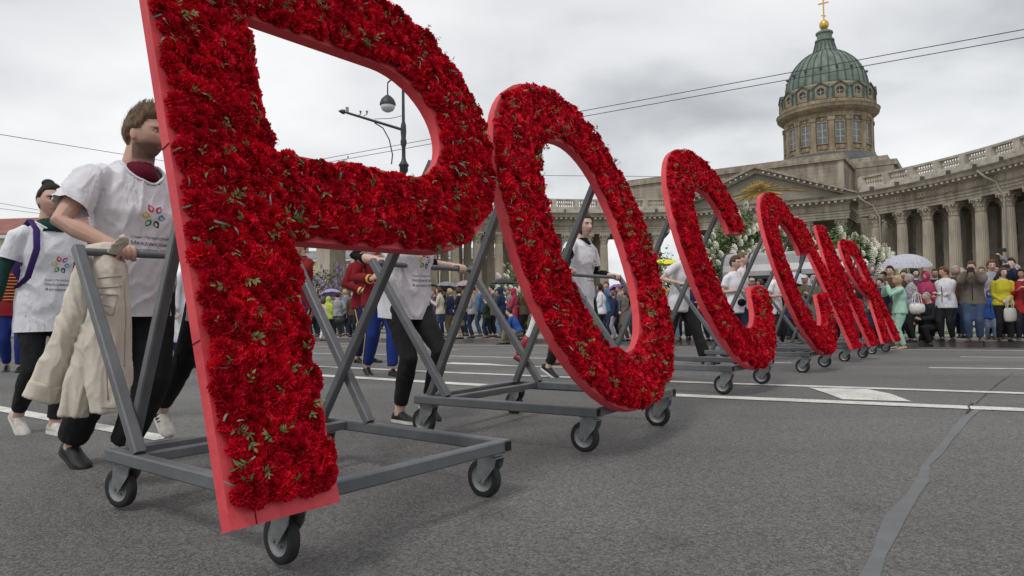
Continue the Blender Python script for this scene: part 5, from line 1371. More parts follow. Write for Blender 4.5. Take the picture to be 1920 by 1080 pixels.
def do_prints():
    for c, side, zc, size in PRINTS:
        o = c['kids']['top']; me = o.data
        bvh = BVHTree.FromPolygons([v.co[:] for v in me.vertices], [tuple(p.vertices) for p in me.polygons])
        org = c['pel'] - c['loc'] + c['S'] * zc * c['g'] + c['L'] * side * c['g']
        X, Yv, Nn = c['L'], c['S'], c['Bk']
        def wrap(v, lift=0.0022):
            p = org + X * v[0] * size + Yv * v[1] * size
            hit = bvh.ray_cast(p + Nn * 0.6, -Nn)
            if hit[0] is None: return p + Nn * 0.12
            return hit[0] + hit[1] * lift
        for k in range(6):
            a = R(115 - 60 * k); m = MB()
            d = V((math.cos(a), math.sin(a))); s = V((-d.y, d.x)); L0, L1, W = 0.024, 0.070, 0.0165
            # a pointed outline petal, thicker to one side
            n = 14; po, pi_ = [], []
            for j in range(n + 1):
                t = j / n; po.append((L0 + (L1 - L0) * t, W * math.sin(math.pi * t ** 0.8)))
            ring = po + [(x, -y) for x, y in po[-2:0:-1]]
            inner = [(0.034 + (x - L0) * 0.60, y * 0.52 - 0.002) for x, y in ring]
            q = len(ring); P = [wrap((d * x + s * y).to_tuple()) for x, y in ring] + [wrap((d * x + s * y).to_tuple()) for x, y in inner]
            m.add(P, [(i, (i + 1) % q, q + (i + 1) % q, q + i) for i in range(q)])
            nm, col = PCOL[k]; m.build('emblem_petal', mat('print ' + nm, col, rough=0.8), o)
        yy = (-0.125, -0.160, -0.198)
        for (v, fcs), y in zip(TEXTS, yy):
            m = MB(); w = max(x[0] for x in v); x0 = -0.105
            m.add([wrap((x[0] + x0, x[1] + y)) for x in v], fcs); m.build('shirt_lettering', INK, o)
# ------------------------------------------------------------------ the walkers at the carts
def cart_pt(k, s, v, z=0.0):
    c = CARTS[k]; u = V((math.cos(c[3]), math.sin(c[3]), 0)); vv = V((-math.sin(c[3]), math.cos(c[3]), 0))
    cen = V((c[1], c[2], 0)) + u * c[7] / 2 + vv * LC / 2
    p = V((c[1], c[2], 0)) + u * s + vv * v
    return V((p.x, p.y, zroad(cen.x, cen.y) + z)), u, vv
def bar(k, s, fardv=0.0):
    p, u, vv = cart_pt(k, s, 1.60 + fardv * s / 1.08, 1.066); return p, u, vv
GP = 'festival helpers pushing the letter carts'
def onroad(p): return V((p.x, p.y, zroad(p.x, p.y)))
SK1, SK2, SK3 = (0.58, 0.37, 0.29), (0.64, 0.44, 0.36), (0.55, 0.345, 0.265)
M_WINE = cloth('wine red', (0.13, 0.012, 0.03)); M_FOREST = cloth('dark green knit', (0.016, 0.05, 0.042)); M_BLKTOP = cloth('black jersey', (0.012, 0.012, 0.013), 0.3)
def x_collar(mt, r=1.0):
    def f(c):
        m = MB(); g = c['g']; A = c['nb'] - c['S'] * 0.016 * g
        pts = []
        for i in range(20):
            t = 2 * math.pi * i / 20
            pts.append(A + c['L'] * (0.049 * g * r * math.cos(t)) + c['Bk'] * (0.050 * g * r * math.sin(t) + 0.008 * g) - c['S'] * (0.026 * g * max(0, math.sin(t))))
        m.tube(pts, 0.0065, 6, closed=True); c['child'](m, 'collar', mt)
    return f
def x_inset(mt):
    def f(c):
        g = c['g']; m = MB(); A = c['nb']
        m.tube([A - c['S'] * 0.05 * g + c['Bk'] * 0.016 * g, A - c['S'] * 0.018 * g + c['Bk'] * 0.006 * g, A + c['S'] * 0.008 * g], [(0.054 * g, 0.052 * g), (0.046 * g, 0.044 * g), (0.037 * g, 0.036 * g)], 16, side=c['L']); c['child'](m, 'undershirt', mt)
    return f
def x_stripes(c):
    for kn, an, pit, fy in c['legs']:
        fd = V((math.cos(fy), math.sin(fy), 0)); fs = V((-math.sin(fy), math.cos(fy), 0)); p_ = R(pit); sc = c['sc']
        X = fd * math.cos(p_) - V((0, 0, 1)) * math.sin(p_); Z = V((0, 0, 1)) * math.cos(p_) + fd * math.sin(p_); b = an - Z * 0.047 * c['g']
        for sg in (-1, 1):
            for k in range(3):
                m = MB(); x = 0.035 + 0.026 * k
                m.tube([b + (X * (x - 0.012) + fs * sg * 0.0385 + Z * 0.026) * sc, b + (X * x + fs * sg * (0.036 - 0.002 * k) + Z * 0.046) * sc, b + (X * (x + 0.006) + fs * sg * (0.026 - 0.003 * k) + Z * (0.066 - 0.008 * k)) * sc], [(0.006, 0.003)] * 3, 6, side=X); c['child'](m, 'shoe_stripe', M_SHOEB)
# the bearded man at the near cart
_, uP, vP = cart_pt(0, 0, 0)
yP = math.atan2(-vP.y, -vP.x)
p = onroad(cart_pt(0, 0.41, 1.97)[0])
bR, bL = bar(0, 0.21, -0.14)[0], bar(0, 0.62, -0.14)[0]
man = person(p, yP + 0.10, 1.90, 'bearded man in white festival T-shirt pushing the Р cart, jacket under his hand', GP, hero=True, skin=SK3, lean=0.09, hipf=0.97,
   feet=[(-0.09, 0.030, 0, 0, 5), (-0.20, -0.055, 0.03, 14, -5)], hands=[('grip', bL, uP, -vP), ('grip', bR, uP, -vP, -uP * 1.1 - V((0, 0, 1)) * 0.35 + vP * 0.45, 1)], head=(20, 0), vox=0.005, hair=('quiff', H_SAND), beard=(0.085, 0.045, 0.027),
   top=M_TEE, sleeve='short', hem=0.415, loose=1.5, bottom=M_BLACKC, leg='loose', shoe=M_SHOEB, wr=0.017, neck=(0.056, 0.045, 0.060, 0.058), extra=[x_inset(M_WINE), x_print(0.004, 0.182, 0.92)])
# hidden helper on the far half of the bar
p = onroad(cart_pt(0, 0.86, 1.90)[0])
person(p, yP, 1.68, 'helper in striped white sneakers striding behind the stem of the Р', GP, hero=True, skin=SK2, lean=0.10, feet=[(0.16, 0.05, 0, 0, 0), (-0.34, -0.05, 0.085, 38, 0)],
   hands=[('grip', bar(0, 1.0, -0.14)[0], uP, -vP), ('grip', bar(0, 0.80, -0.14)[0], uP, -vP)], hair=('pony', H_BROWN), top=M_TEE, sleeve='short', hem=0.44, bottom=M_BLACKC, leg='slim', shoe=M_SHOEW, sole=M_SOLEW, fem=True, vox=0.010, extra=[x_stripes])
# woman with the bun
p = onroad(V((-3.14, 4.70, 0)))
def x_strap(c):
    g = c['g']; m = MB(); a = c['sh'][1]; s, l, b = c['S'], c['L'], c['Bk']
    q = a + l * 0.035 * g
    m.tube([q - b * 0.075 * g - s * 0.10 * g, q - b * 0.060 * g + s * 0.006 * g, q + s * 0.036 * g, q + b * 0.058 * g - s * 0.005 * g, q + b * 0.078 * g - s * 0.08 * g - l * 0.005 * g, q + b * 0.068 * g - s * 0.19 * g - l * 0.03 * g, q - s * 0.23 * g - l * 0.04 * g], [(0.021, 0.005)] * 7, 8, side=l)
    c['child'](m, 'backpack_strap', cloth('purple webbing', (0.055, 0.03, 0.14)))
    m = MB(); ctr = c['pel'] + s * 0.18 * g - b * 0.13 * g; ell(m, ctr, (l * 0.085 * g, b * 0.055 * g, s * 0.12 * g), 14, 10); c['child'](m, 'backpack', cloth('purple webbing', (0.055, 0.03, 0.14)))
woman = person(p, yP + 0.06, 1.70, 'woman with dark bun, white festival T-shirt and purple strap walking behind the bearded man', GP, hero=True, fem=True, skin=SK1, lean=0.03,
   feet=[(0.03, 0.02, 0, 0, 2), (-0.12, -0.05, 0.06, 32, 0)], hands=[('rel', (0.08, 0.14, 0.44)), ('rel', (-0.03, -0.185, 0.43))], head=(-4, 0), hair=('bun', H_DARK), top=M_TEE, sleeve='short', hem=0.40, loose=1.1,
   bottom=M_BLACKC, leg='slim', shoe=M_SHOEW, sole=M_SOLEW, undershirt=(M_FOREST, 0.90), neck=(0.050, 0.042, 0.056, 0.030), extra=[x_inset(M_FOREST), x_strap, x_print(0.02, 0.150, 0.88)], wr=0.014)
# helper at the ring
_, uO, vO = cart_pt(1, 0, 0); yO = math.atan2(-vO.y, -vO.x)
p = onroad(gnd(762, 788))
person(p, yO - 0.20, 1.66, 'helper in white T-shirt and cropped black jeans pushing the О cart', GP, hero=True, skin=SK2, lean=0.10, hipf=0.97,
   feet=[(0.05, 0.075, 0.05, 24, -4), (0.02, -0.05, 0, 0, 4)], hands=[('grip', bar(1, 0.92)[0], uO, -vO), ('grip', bar(1, 0.14)[0], uO, -vO)], hair=('short', H_BROWN), top=M_TEE, sleeve='short', hem=0.43, loose=1.7,
   bottom=M_BLACKC, leg='slim', shoe=M_SHOEB, sole=M_SOLEW, undershirt=(M_BLKTOP, 0.30), legskin=0.07, extra=[x_print(0.03, 0.175, 0.92)], wr=0.016)
# girl with long hair
_, uC, vC = cart_pt(2, 0, 0); yC = math.atan2(-vC.y, -vC.x)
p = onroad(cart_pt(2, 0.78, 1.96)[0])
person(p, yC - 0.05, 1.78, 'long-haired young woman in white T-shirt over black sleeves, seen through the ring', GP, hero=True, fem=True, skin=SK2, lean=0.10, build=1.14,
   feet=[(0.12, 0.05, 0, 0, 0), (-0.20, -0.05, 0.05, 28, 0)], hands=[('grip', bar(2, 0.97)[0], uC, -vC), ('grip', bar(2, 0.10)[0], uC, -vC)], head=(-16, 0), hair=('long', H_BROWN), top=M_TEE, sleeve='short', hem=0.40, loose=1.2,
   bottom=M_BLACKC, leg='slim', shoe=M_SHOEB, sole=M_SOLEW, undershirt=(M_BLKTOP, 0.92), neck=(0.050, 0.042, 0.058, 0.045), extra=[x_inset(M_BLKTOP), x_print(0.03, 0.175, 0.92)], vox=0.0065, wr=0.014)
# helpers further along the row
_, uD, vD = cart_pt(3, 0, 0); yD = math.atan2(-vD.y, -vD.x)
p = onroad(cart_pt(3, 0.52, 1.80)[0])
person(p, yD, 1.70, 'helper in white T-shirt, black flared trousers and sandals, seen between the О and the С', GP, fem=True, skin=SK2, lean=0.14, feet=[(0.20, 0.05, 0, 0, 0), (-0.20, -0.05, 0.06, 25, 0)],
   hands=[('grip', bar(3, 0.9)[0], uD, -vD), ('grip', bar(3, 0.30)[0], uD, -vD)], hair=('bob', H_BROWN), top=M_TEE, sleeve='short', hem=0.43, bottom=M_BLACKC, leg='flare', shoe=mat('red sandal', (0.25, 0.03, 0.03)), vox=0.014)
_, uE, vE = cart_pt(4, 0, 0); yE = math.atan2(-vE.y, -vE.x)
p = onroad(cart_pt(4, 0.20, 1.80)[0])
person(p, yE - 0.25, 1.68, 'brown-haired woman in white T-shirt with black waist bag pushing the И cart', GP, fem=True, skin=SK1, head=(5, 0), feet=[(0.10, 0.05, 0, 0, 0), (-0.10, -0.05, 0.02, 12, 0)],
   hands=[('grip', bar(4, 0.5)[0], uE, -vE), ('grip', bar(4, 0.08)[0], uE, -vE)], hair=('short', H_BROWN), top=M_TEE, sleeve='short', hem=0.43, loose=1.3, bottom=cloth('navy jeans', (0.022, 0.03, 0.06)), leg='jeans', vox=0.014,
   extra=[lambda c: c['child'](ell(MB(), c['pel'] + c['F'] * 0.085 * c['g'] + c['U'] * 0.02 * c['g'], (c['L'] * 0.10, c['F'] * 0.05, c['U'] * 0.06)), 'waist_bag', M_BLKTOP)])
p = onroad(cart_pt(4, 0.72, 1.92)[0])
person(p, yE + 0.15, 1.80, 'short-haired man in white T-shirt pushing the И cart beside the woman', GP, skin=SK2, head=(20, -3), hands=[('grip', bar(4, 0.95)[0], uE, -vE), ('grip', bar(4, 0.66)[0], uE, -vE)], hair=('crop', H_SAND), top=M_TEE, sleeve='short', hem=0.44, bottom=M_BLACKC, leg='jeans', vox=0.014)
_, uF, vF = cart_pt(5, 0, 0); yF = math.atan2(-vF.y, -vF.x)
p = onroad(cart_pt(5, 0.22, 1.85)[0])
person(p, yF, 1.68, 'dark-haired helper in white T-shirt pushing the Я cart', GP, fem=True, skin=SK1, lean=0.05, hands=[('grip', bar(5, 0.6)[0], uF, -vF), ('grip', bar(5, 0.12)[0], uF, -vF)], hair=('pony', H_DARK), top=M_TEE, sleeve='short', hem=0.43, bottom=M_BLACKC, leg='slim', vox=0.014)

# hussars of the band marching beyond the carts
M_URED = cloth('scarlet', (0.20, 0.015, 0.02)); M_UNAVY = cloth('uniform navy', (0.022, 0.027, 0.085)); M_UBLUE = cloth('uniform blue', (0.018, 0.036, 0.18))
GH = 'hussars in dress uniform marching beyond the carts'
M_BOOT = mat('polished black leather', (0.012, 0.012, 0.012), rough=0.3)
def hussar(px, py, H, yaw, label, trous, topm=M_URED, **k):
    p = gnd(px, py)
    return person(p, yaw, H, label, GH, skin=SK1, hair=('short', H_DARK), top=topm, sleeve='long', hem=0.44, loose=0.8, bottom=trous, leg='jeans', shoe=M_BOOT, extra=[x_braid, x_shako], vox=0.013, **k)
hussar(712, 703, 1.80, R(-60), 'tall hussar in scarlet jacket and bright blue trousers behind the О helper', M_UBLUE, feet=[(0.10, 0.05, 0, 0, 0), (-0.10, -0.05, 0.02, 15, 0)], hands=[('hold', (0.16, 0.08, 0.66)), ('hold', (0.14, -0.10, 0.62))])
hussar(683, 680, 1.88, R(-35), 'hussar in scarlet jacket with gold braid and navy trousers', M_UNAVY, hands=[('rel', (0.05, 0.15, 0.46)), ('hold', (0.10, -0.12, 0.58))])
hussar(322, 673, 1.72, R(-75), 'hussar in gold-braided navy jacket holding sheet music by the Р stem', M_UNAVY, topm=cloth('uniform navy', (0.022, 0.027, 0.085)), hands=[('hold', (0.17, 0.05, 0.64)), ('hold', (0.17, -0.06, 0.62))])
hussar(24, 697, 1.76, R(-60), 'hussar in scarlet jacket and blue trousers half hidden behind the woman with the bun', M_UBLUE, feet=[(0.06, 0.05, 0, 0, 0), (-0.10, -0.05, 0.02, 12, 0)])
hussar(158, 706, 1.74, R(-60), 'hussar whose shako shows between the bearded man and the woman with the bun', M_UNAVY)
hussar(566, 692, 1.80, R(-125), 'hussar playing a horn in a gold-braided jacket behind the cart strut', M_UNAVY, topm=M_URED, hands=[('hold', (0.20, 0.05, 0.78)), ('hold', (0.18, -0.05, 0.80))])
# sheet music and horn are things of their own
hz = gnd(322, 673)
o = MB().box((0, 0, 0), (0.30, 0.21, 0.006)).build('sheet_music', mat('music paper', (0.7, 0.7, 0.68), rough=0.9)); o.location = hz + V((0.08, -0.34, 1.16)); o.rotation_euler = (R(35), 0, R(20)); tag(o, 'white sheet of music held open by a hussar', 'sheet music')
# drum majorette in red boots
M_RBOOT = mat('red leather', (0.26, 0.018, 0.022), rough=0.35); M_WTIGHT = cloth('white tights', (0.72, 0.71, 0.72))
def x_boots(c):
    g = c['g']
    for kn, an, _, _ in c['legs']:
        m = MB(); m.tube([kn.lerp(an, 0.18), kn.lerp(an, 0.5), an + c['U'] * 0.01], [0.040 * g, 0.041 * g, 0.031 * g], 12); c['child'](m, 'boot', M_RBOOT)
p = gnd(1022, 684)
person(p, R(-25), 1.66, 'majorette in white tights and tall red boots seen past the ring of the О', None, fem=True, skin=SK2, feet=[(0.03, 0.05, 0, 0, 0), (-0.22, -0.05, 0.05, 28, 0)], hair=('bun', H_DARK), top=M_URED, sleeve='long', hem=0.47, bottom=M_WTIGHT, leg='slim', shoe=M_RBOOT, extra=[x_boots, x_shako], vox=0.014)
p = gnd(352, 690)
person(p, R(-20), 1.66, 'majorette in long white coat with red edging beside the Р stem', None, fem=True, skin=SK2, hair=('bun', H_DARK), top=cloth('white coat', (0.66, 0.66, 0.70)), sleeve='long', hem=0.22, bottom=M_WTIGHT, leg='slim', shoe=M_SHOEB, extra=[x_shako], vox=0.016)
# ------------------------------------------------------------------ denim jacket hanging over the handle bar
M_DENIM = mat('beige denim', (0.62, 0.57, 0.485), rough=0.92, var=0.08, vscale=14, bump=0.12, bscale=160, spec=0.12)
M_DENIM2 = mat('beige denim seam', (0.40, 0.36, 0.29), rough=0.92)
def cloth_tube(m, rows, nf, amp, ph=0.0, seg=44, side=None):     # rows: (point, a, b)
    pts = [V(r[0]) for r in rows]; n = len(rows); D = []
    for i in range(n - 1):
        for k in range(6): D.append((i, k / 6))
    D.append((n - 2, 1.0)); P = []
    S_ = V(side)
    for j, (i, f) in enumerate(D):
        p = pts[i].lerp(pts[i + 1], f); a = rows[i][1] + (rows[i + 1][1] - rows[i][1]) * f; b = rows[i][2] + (rows[i + 1][2] - rows[i][2]) * f
        t = (pts[i + 1] - pts[i]).normalized(); sd = (S_ - t * S_.dot(t)).normalized(); up = t.cross(sd); q = j / len(D)
        for k in range(seg):
            an = 2 * math.pi * k / seg
            w = 1 + amp * (0.25 + 0.75 * q) * (math.sin(nf * an + ph + q * 2.2) + 0.5 * math.sin(nf * 1.7 * an + 1.3 + q * 4) ) + 0.25 * amp * noise.noise(V((an * 2, q * 7, ph)))
            P.append(p + sd * (a * math.cos(an) * (0.75 + 0.25 * w)) + up * (b * math.sin(an) * w))
    F = [(j * seg + k, j * seg + (k + 1) % seg, (j + 1) * seg + (k + 1) % seg, (j + 1) * seg + k) for j in range(len(D) - 1) for k in range(seg)]
    F += [tuple(range(seg - 1, -1, -1)), tuple((len(D) - 1) * seg + k for k in range(seg))]
    m.add(P, F)
jk = empty('denim_jacket', cart_pt(0, 0.18, 1.60, 1.05)[0]); tag(jk, 'beige denim jacket draped over the handle bar under the man\'s hand', 'jacket')
def jpart(m, name, mt=M_DENIM, vx=None):
    m.v = [tuple(V(p) - jk.location) for p in m.v]; o = m.build(name, mt, jk, smooth=True)
    if vx: remesh(o, vx, 3, wrinkle(0.013, 9, 5))
    return o
SD = uP
JB = []
m = MB(); cloth_tube(m, [(at(203, 474, 3.20), 0.060, 0.032), (at(206, 505, 3.17), 0.072, 0.050), (at(205, 580, 3.14), 0.088, 0.060), (at(203, 660, 3.12), 0.092, 0.062), (at(205, 725, 3.11), 0.090, 0.060), (at(206, 772, 3.11), 0.080, 0.055)], 4, 0.16, 0.4, side=SD)
JB.append(jpart(m, 'jacket_body', vx=0.007))
m = MB(); cloth_tube(m, [(at(166, 474, 3.17), 0.036, 0.030), (at(160, 520, 3.12), 0.050, 0.040), (at(142, 590, 3.09), 0.062, 0.046), (at(112, 672, 3.07), 0.066, 0.046), (at(88, 722, 3.06), 0.070, 0.046)], 3, 0.14, 1.1, side=SD)
jpart(m, 'sleeve', vx=0.007)
m = MB(); cloth_tube(m, [(at(92, 716, 3.06), 0.074, 0.050), (at(78, 748, 3.06), 0.076, 0.052)], 3, 0.06, 1.1, side=SD); jpart(m, 'cuff', vx=0.007)
m = MB(); cloth_tube(m, [(at(178, 560, 3.14), 0.03, 0.02), (at(166, 640, 3.10), 0.050, 0.036), (at(150, 720, 3.08), 0.056, 0.040), (at(140, 782, 3.07), 0.060, 0.034)], 3, 0.2, 2.1, side=SD); jpart(m, 'front_flap', vx=0.007)
m = MB(); cloth_tube(m, [(at(168, 470, 3.22), 0.030, 0.026), (at(190, 466, 3.20), 0.030, 0.028), (at(212, 470, 3.20), 0.034, 0.022)], 3, 0.12, 0.2, side=(0, 0, 1)); jpart(m, 'collar_roll', vx=0.006)
m = MB(); cloth_tube(m, [(at(212, 474, 3.15), 0.030, 0.016), (at(224, 458, 3.12), 0.034, 0.010), (at(233, 444, 3.10), 0.022, 0.007)], 3, 0.12, 0.2, side=SD); jpart(m, 'collar', vx=0.006)

# ------------------------------------------------------------------ props
def umbrella(p, r, h, mt, label, tilt=(0, 0), shaft=0.75, panels=8, group='umbrellas held over the crowd'):
    root = empty('umbrella', p); root.rotation_euler = (tilt[0], tilt[1], 0.3); tag(root, label, 'umbrella', group)
    m = MB(); nr = 6; seg = panels * 4; P = []
    for j in range(nr + 1):
        f = j / nr; rr = r * math.sin(f * 1.25) / math.sin(1.25)
        for k in range(seg):
            a = 2 * math.pi * k / seg; ph = (k % 4) / 4.0; sag = math.sin(math.pi * ph)
            z = h * (math.cos(f * 1.25) - math.cos(1.25)) / (1 - math.cos(1.25))
            P.append((rr * math.cos(a) * (1 - 0.07 * sag * f), rr * math.sin(a) * (1 - 0.07 * sag * f), z - 0.03 * r * sag * f + 0.0))
    F = [(j * seg + k, j * seg + (k + 1) % seg, (j + 1) * seg + (k + 1) % seg, (j + 1) * seg + k) for j in range(nr) for k in range(seg)]
    m.add(P, F); o = m.build('canopy', mt, root, smooth=True)
    for k in range(panels):
        a = 2 * math.pi * k / panels; m = MB()
        m.tube([(r * math.sin(f * 1.25) / math.sin(1.25) * math.cos(a), r * math.sin(f * 1.25) / math.sin(1.25) * math.sin(a), h * (math.cos(f * 1.25) - math.cos(1.25)) / (1 - math.cos(1.25)) - 0.008) for f in (0, .25, .5, .75, 1.0)], 0.004, 4)
        m.build('rib', M_ZINC, root)
    m = MB(); m.tube([(0, 0, h + 0.06), (0, 0, -shaft)], 0.006, 6); m.build('shaft', M_ZINC, root)
    m = MB(); m.tube([(0, 0, -shaft), (0, 0, -shaft - 0.08)], 0.013, 8); m.build('grip', M_RUBBER, root)
def m_dots(nt, b, tc, cs):
    N, L = nt.nodes, nt.links; base = tuple(b.inputs['Base Color'].default_value)
    vo = N.new('ShaderNodeTexVoronoi'); vo.inputs['Scale'].default_value = 30; L.new(tc.outputs['Object'], vo.inputs['Vector'])
    r = N.new('ShaderNodeValToRGB'); r.color_ramp.interpolation = 'CONSTANT'; r.color_ramp.elements[0].color = (base[0] * 0.62, base[1] * 0.6, base[2] * 0.68, 1); r.color_ramp.elements[1].position = 0.34; r.color_ramp.elements[1].color = base
    L.new(vo.outputs['Distance'], r.inputs[0]); L.new(r.outputs[0], b.inputs['Base Color'])
U_DOT = mat('spotted grey nylon', (0.46, 0.46, 0.52), rough=0.6, fn=m_dots); U_FLO = mat('flowered blue nylon', (0.50, 0.50, 0.60), rough=0.6, fn=m_dots)
U_BLK = mat('black nylon', (0.02, 0.02, 0.024), rough=0.55); U_YEL = mat('yellow nylon', (0.72, 0.66, 0.03), rough=0.6); U_PUR = mat('purple nylon', (0.22, 0.09, 0.36), rough=0.6, var=0.3, vscale=6); U_GRY = mat('grey nylon', (0.2, 0.2, 0.23), rough=0.6); U_PNK = mat('faded check nylon', (0.32, 0.24, 0.26), rough=0.6, var=0.4, vscale=12)
umbrella(at(1699, 500, 16.4), 0.55, 0.30, U_DOT, 'light grey spotted umbrella above the woman in mint green', (R(4), R(-4), ), 0.95)
umbrella(at(943, 531, 24.4), 0.50, 0.17, U_BLK, 'black umbrella above the man in the dark blue hood', (0, 0))
umbrella(at(1246, 496, 21.5), 0.55, 0.16, U_YEL, 'bright yellow umbrella seen between the ring and the first С')
umbrella(at(1158, 552, 21.0), 0.40, 0.30, U_PUR, 'purple umbrella tilted forward over two women', (R(-38), R(10)))
umbrella(at(1489, 532, 17.2), 0.50, 0.28, U_FLO, 'flowered white and blue umbrella in front of the bus shelter', (R(6), R(12)))
umbrella(at(622, 552, 27.0), 0.42, 0.20, mat('lilac print nylon', (0.34, 0.30, 0.5), rough=0.6, fn=m_dots), 'lilac patterned umbrella above the people in hoods', (R(-14), 0))
umbrella(at(838, 540, 24.6), 0.42, 0.22, U_GRY, 'dark grey umbrella behind the woman in the cream jacket', (R(-10), R(6)))
umbrella(at(872, 541, 24.6), 0.42, 0.28, U_PNK, 'faded checked umbrella behind the woman in the black coat', (R(-14), R(4)))
umbrella(at(672, 526, 30.0), 0.55, 0.22, mat('pale grey nylon', (0.5, 0.5, 0.54), rough=0.6), 'pale grey umbrella by the lilac bush', (R(-6), 0))

# lilac bushes
def bush(c, rx, ry, h, label, leafc, n, blossom=None, nb=0, seed=1, ls=0.085, base=0.5, group=None):
    rg = random.Random(seed); root = empty('lilac_bush', c); tag(root, label, 'bush', group)
    lm = mat('leaf ' + str(leafc), leafc, rough=0.55, var=0.45, vscale=2.2)
    def lump(d): return 1.0 + 0.30 * noise.noise(d * 1.7 + V((seed, 0, 0))) + 0.16 * noise.noise(d * 4.1 + V((0, seed, 0)))
    m = MB()
    for _ in range(5):
        a = rg.uniform(0, 6.28); e = V((math.cos(a) * rx * 0.45, math.sin(a) * ry * 0.45, h * rg.uniform(0.55, 0.8)))
        m = MB(); m.tube([V((0.1 * math.cos(a), 0.1 * math.sin(a), 0)), e * 0.4 + V((0, 0, h * 0.1)), e], [0.05, 0.035, 0.012], 6); m.build('stem', mat('bark', (0.09, 0.07, 0.055), rough=0.9, var=0.3), root)
    m = MB()
    for _ in range(n):
        d = V((rg.gauss(0, 1), rg.gauss(0, 1), rg.gauss(0, 1))).normalized(); k = lump(d) * (rg.uniform(0.35, 1.0) ** 0.45)
        p = V((d.x * rx * k, d.y * ry * k, base * h + d.z * h * (1 - base) * k if d.z > 0 else base * h + d.z * h * base * min(1, k)))
        if p.z < 0.15: continue
        s = ls * rg.uniform(0.6, 1.25); nn = (d + V((rg.gauss(0, .6), rg.gauss(0, .6), rg.gauss(0, .6) + 0.4))).normalized(); t = nn.orthogonal().normalized(); t = Matrix.Rotation(rg.uniform(0, 6.28), 3, nn) @ t; b = nn.cross(t)
        m.add([p - t * s, p + b * s * 0.55 - nn * s * 0.1, p + t * s, p - b * s * 0.55 - nn * s * 0.1], [(0, 1, 2), (0, 2, 3)])
    o = m.build('crown', lm, root); o['kind'] = 'stuff'
    if blossom:
        mm = MB()
        for i in range(34):
            f = i / 34; a = i * 2.4; rr = 0.12 * math.sin(0.5 + 2.4 * f) ** 0.7 * (1 - 0.45 * f); p = V((math.cos(a) * rr, math.sin(a) * rr, f * 0.25)); s = 0.040
            t = V((math.cos(a + 1), math.sin(a + 1), 0.4)); b = V((-math.sin(a), math.cos(a), 0.6))
            mm.add([p - t * s, p + b * s, p + t * s, p - b * s], [(0, 1, 2, 3)])
        me = mm.mesh('blossom_panicle', blossom)
        for _ in range(nb):
            d = V((rg.gauss(0, 1), rg.gauss(0, 1) - 0.5, abs(rg.gauss(0, 0.8)) - 0.15)).normalized(); k = lump(d) * rg.uniform(0.9, 1.08)
            p = V((d.x * rx * k, d.y * ry * k, base * h + d.z * h * (1 - base) * k if d.z > 0 else base * h + d.z * h * base * k))
            if p.z < 0.5: continue
            q = link('blossom_panicle', me, root); q.matrix_local = Matrix.LocRotScale(p, (d + V((0, 0, 0.8))).to_track_quat('Z', 'Y'), V((1, 1, 1)) * rg.uniform(0.65, 1.25))
BW = mat('white lilac blossom', (0.74, 0.73, 0.62), rough=0.8, objvar=0.12); BP = mat('purple lilac blossom', (0.27, 0.20, 0.34), rough=0.8, objvar=0.3)
GL = (0.085, 0.135, 0.038)
bush(V((8.35, 26.0, PZ)), 1.5, 1.4, 4.35, 'white lilac in bloom behind the left half of the bus shelter', GL, 5200, BW, 150, 3)
bush(V((9.95, 26.4, PZ)), 1.5, 1.4, 4.25, 'broad white lilac behind the middle of the bus shelter', GL, 5200, BW, 130, 9)
bush(V((11.35, 24.6, PZ)), 1.05, 1.2, 3.75, 'mostly green lilac between the two white ones', (0.075, 0.15, 0.032), 3600, BW, 14, 5)
bush(V((10.72, 21.2, PZ)), 0.72, 0.8, 2.8, 'white lilac at the end of the bus shelter by the spotted umbrella', GL, 3600, BW, 130, 4)
bush(V((-10.2, 38.0, PZ)), 2.3, 2.0, 3.3, 'purple lilac in full bloom behind the people in hoods', (0.06, 0.085, 0.05), 4200, BP, 190, 5)
bush(V((-7.6, 40.0, PZ)), 1.8, 1.8, 2.8, 'second purple lilac beside the tall hussar', (0.06, 0.085, 0.05), 3200, BP, 130, 6)
bush(V((0.6, 33.5, PZ)), 1.5, 1.3, 3.2, 'white lilac behind the black umbrella', GL, 3200, BW, 80, 8)
bush(V((8.3, 38.5, PZ)), 1.1, 1.1, 4.1, 'dark green bush beyond the yellow umbrella', (0.04, 0.075, 0.03), 2600, None, 0, 11)

# bus shelter
sh_a, sh_b = V((9.15, 18.3, PZ)), V((6.2, 20.0, PZ))
sd_ = (sh_b - sh_a).normalized(); sn_ = V((-sd_.y, sd_.x, 0)); sn_ = -sn_ if sn_.y > 0 else sn_      # sn_ towards the road
shel = empty('bus_shelter', sh_a); tag(shel, 'bus shelter with rounded grey canopy among the lilacs', 'bus shelter')
M_CANO = mat('grey polycarbonate', (0.26, 0.26, 0.26), rough=0.3, var=0.2, vscale=1.5, spec=0.6); M_SHFR = mat('dark shelter frame', (0.022, 0.024, 0.026), rough=0.5); M_SHGL = mat('dark shelter glass', (0.05, 0.055, 0.06), rough=0.12, spec=0.8)
def shp(m, name, mt, sm=False):
    m.v = [tuple(V(p) - sh_a) for p in m.v]; return m.build(name, mt, shel, sm)
def arcp(a, t, r=0.78, zz=1.62): return a + sn_ * (r * math.cos(t)) + V((0, 0, zz + r * math.sin(t) * 0.95))
Ls = (sh_b - sh_a).length
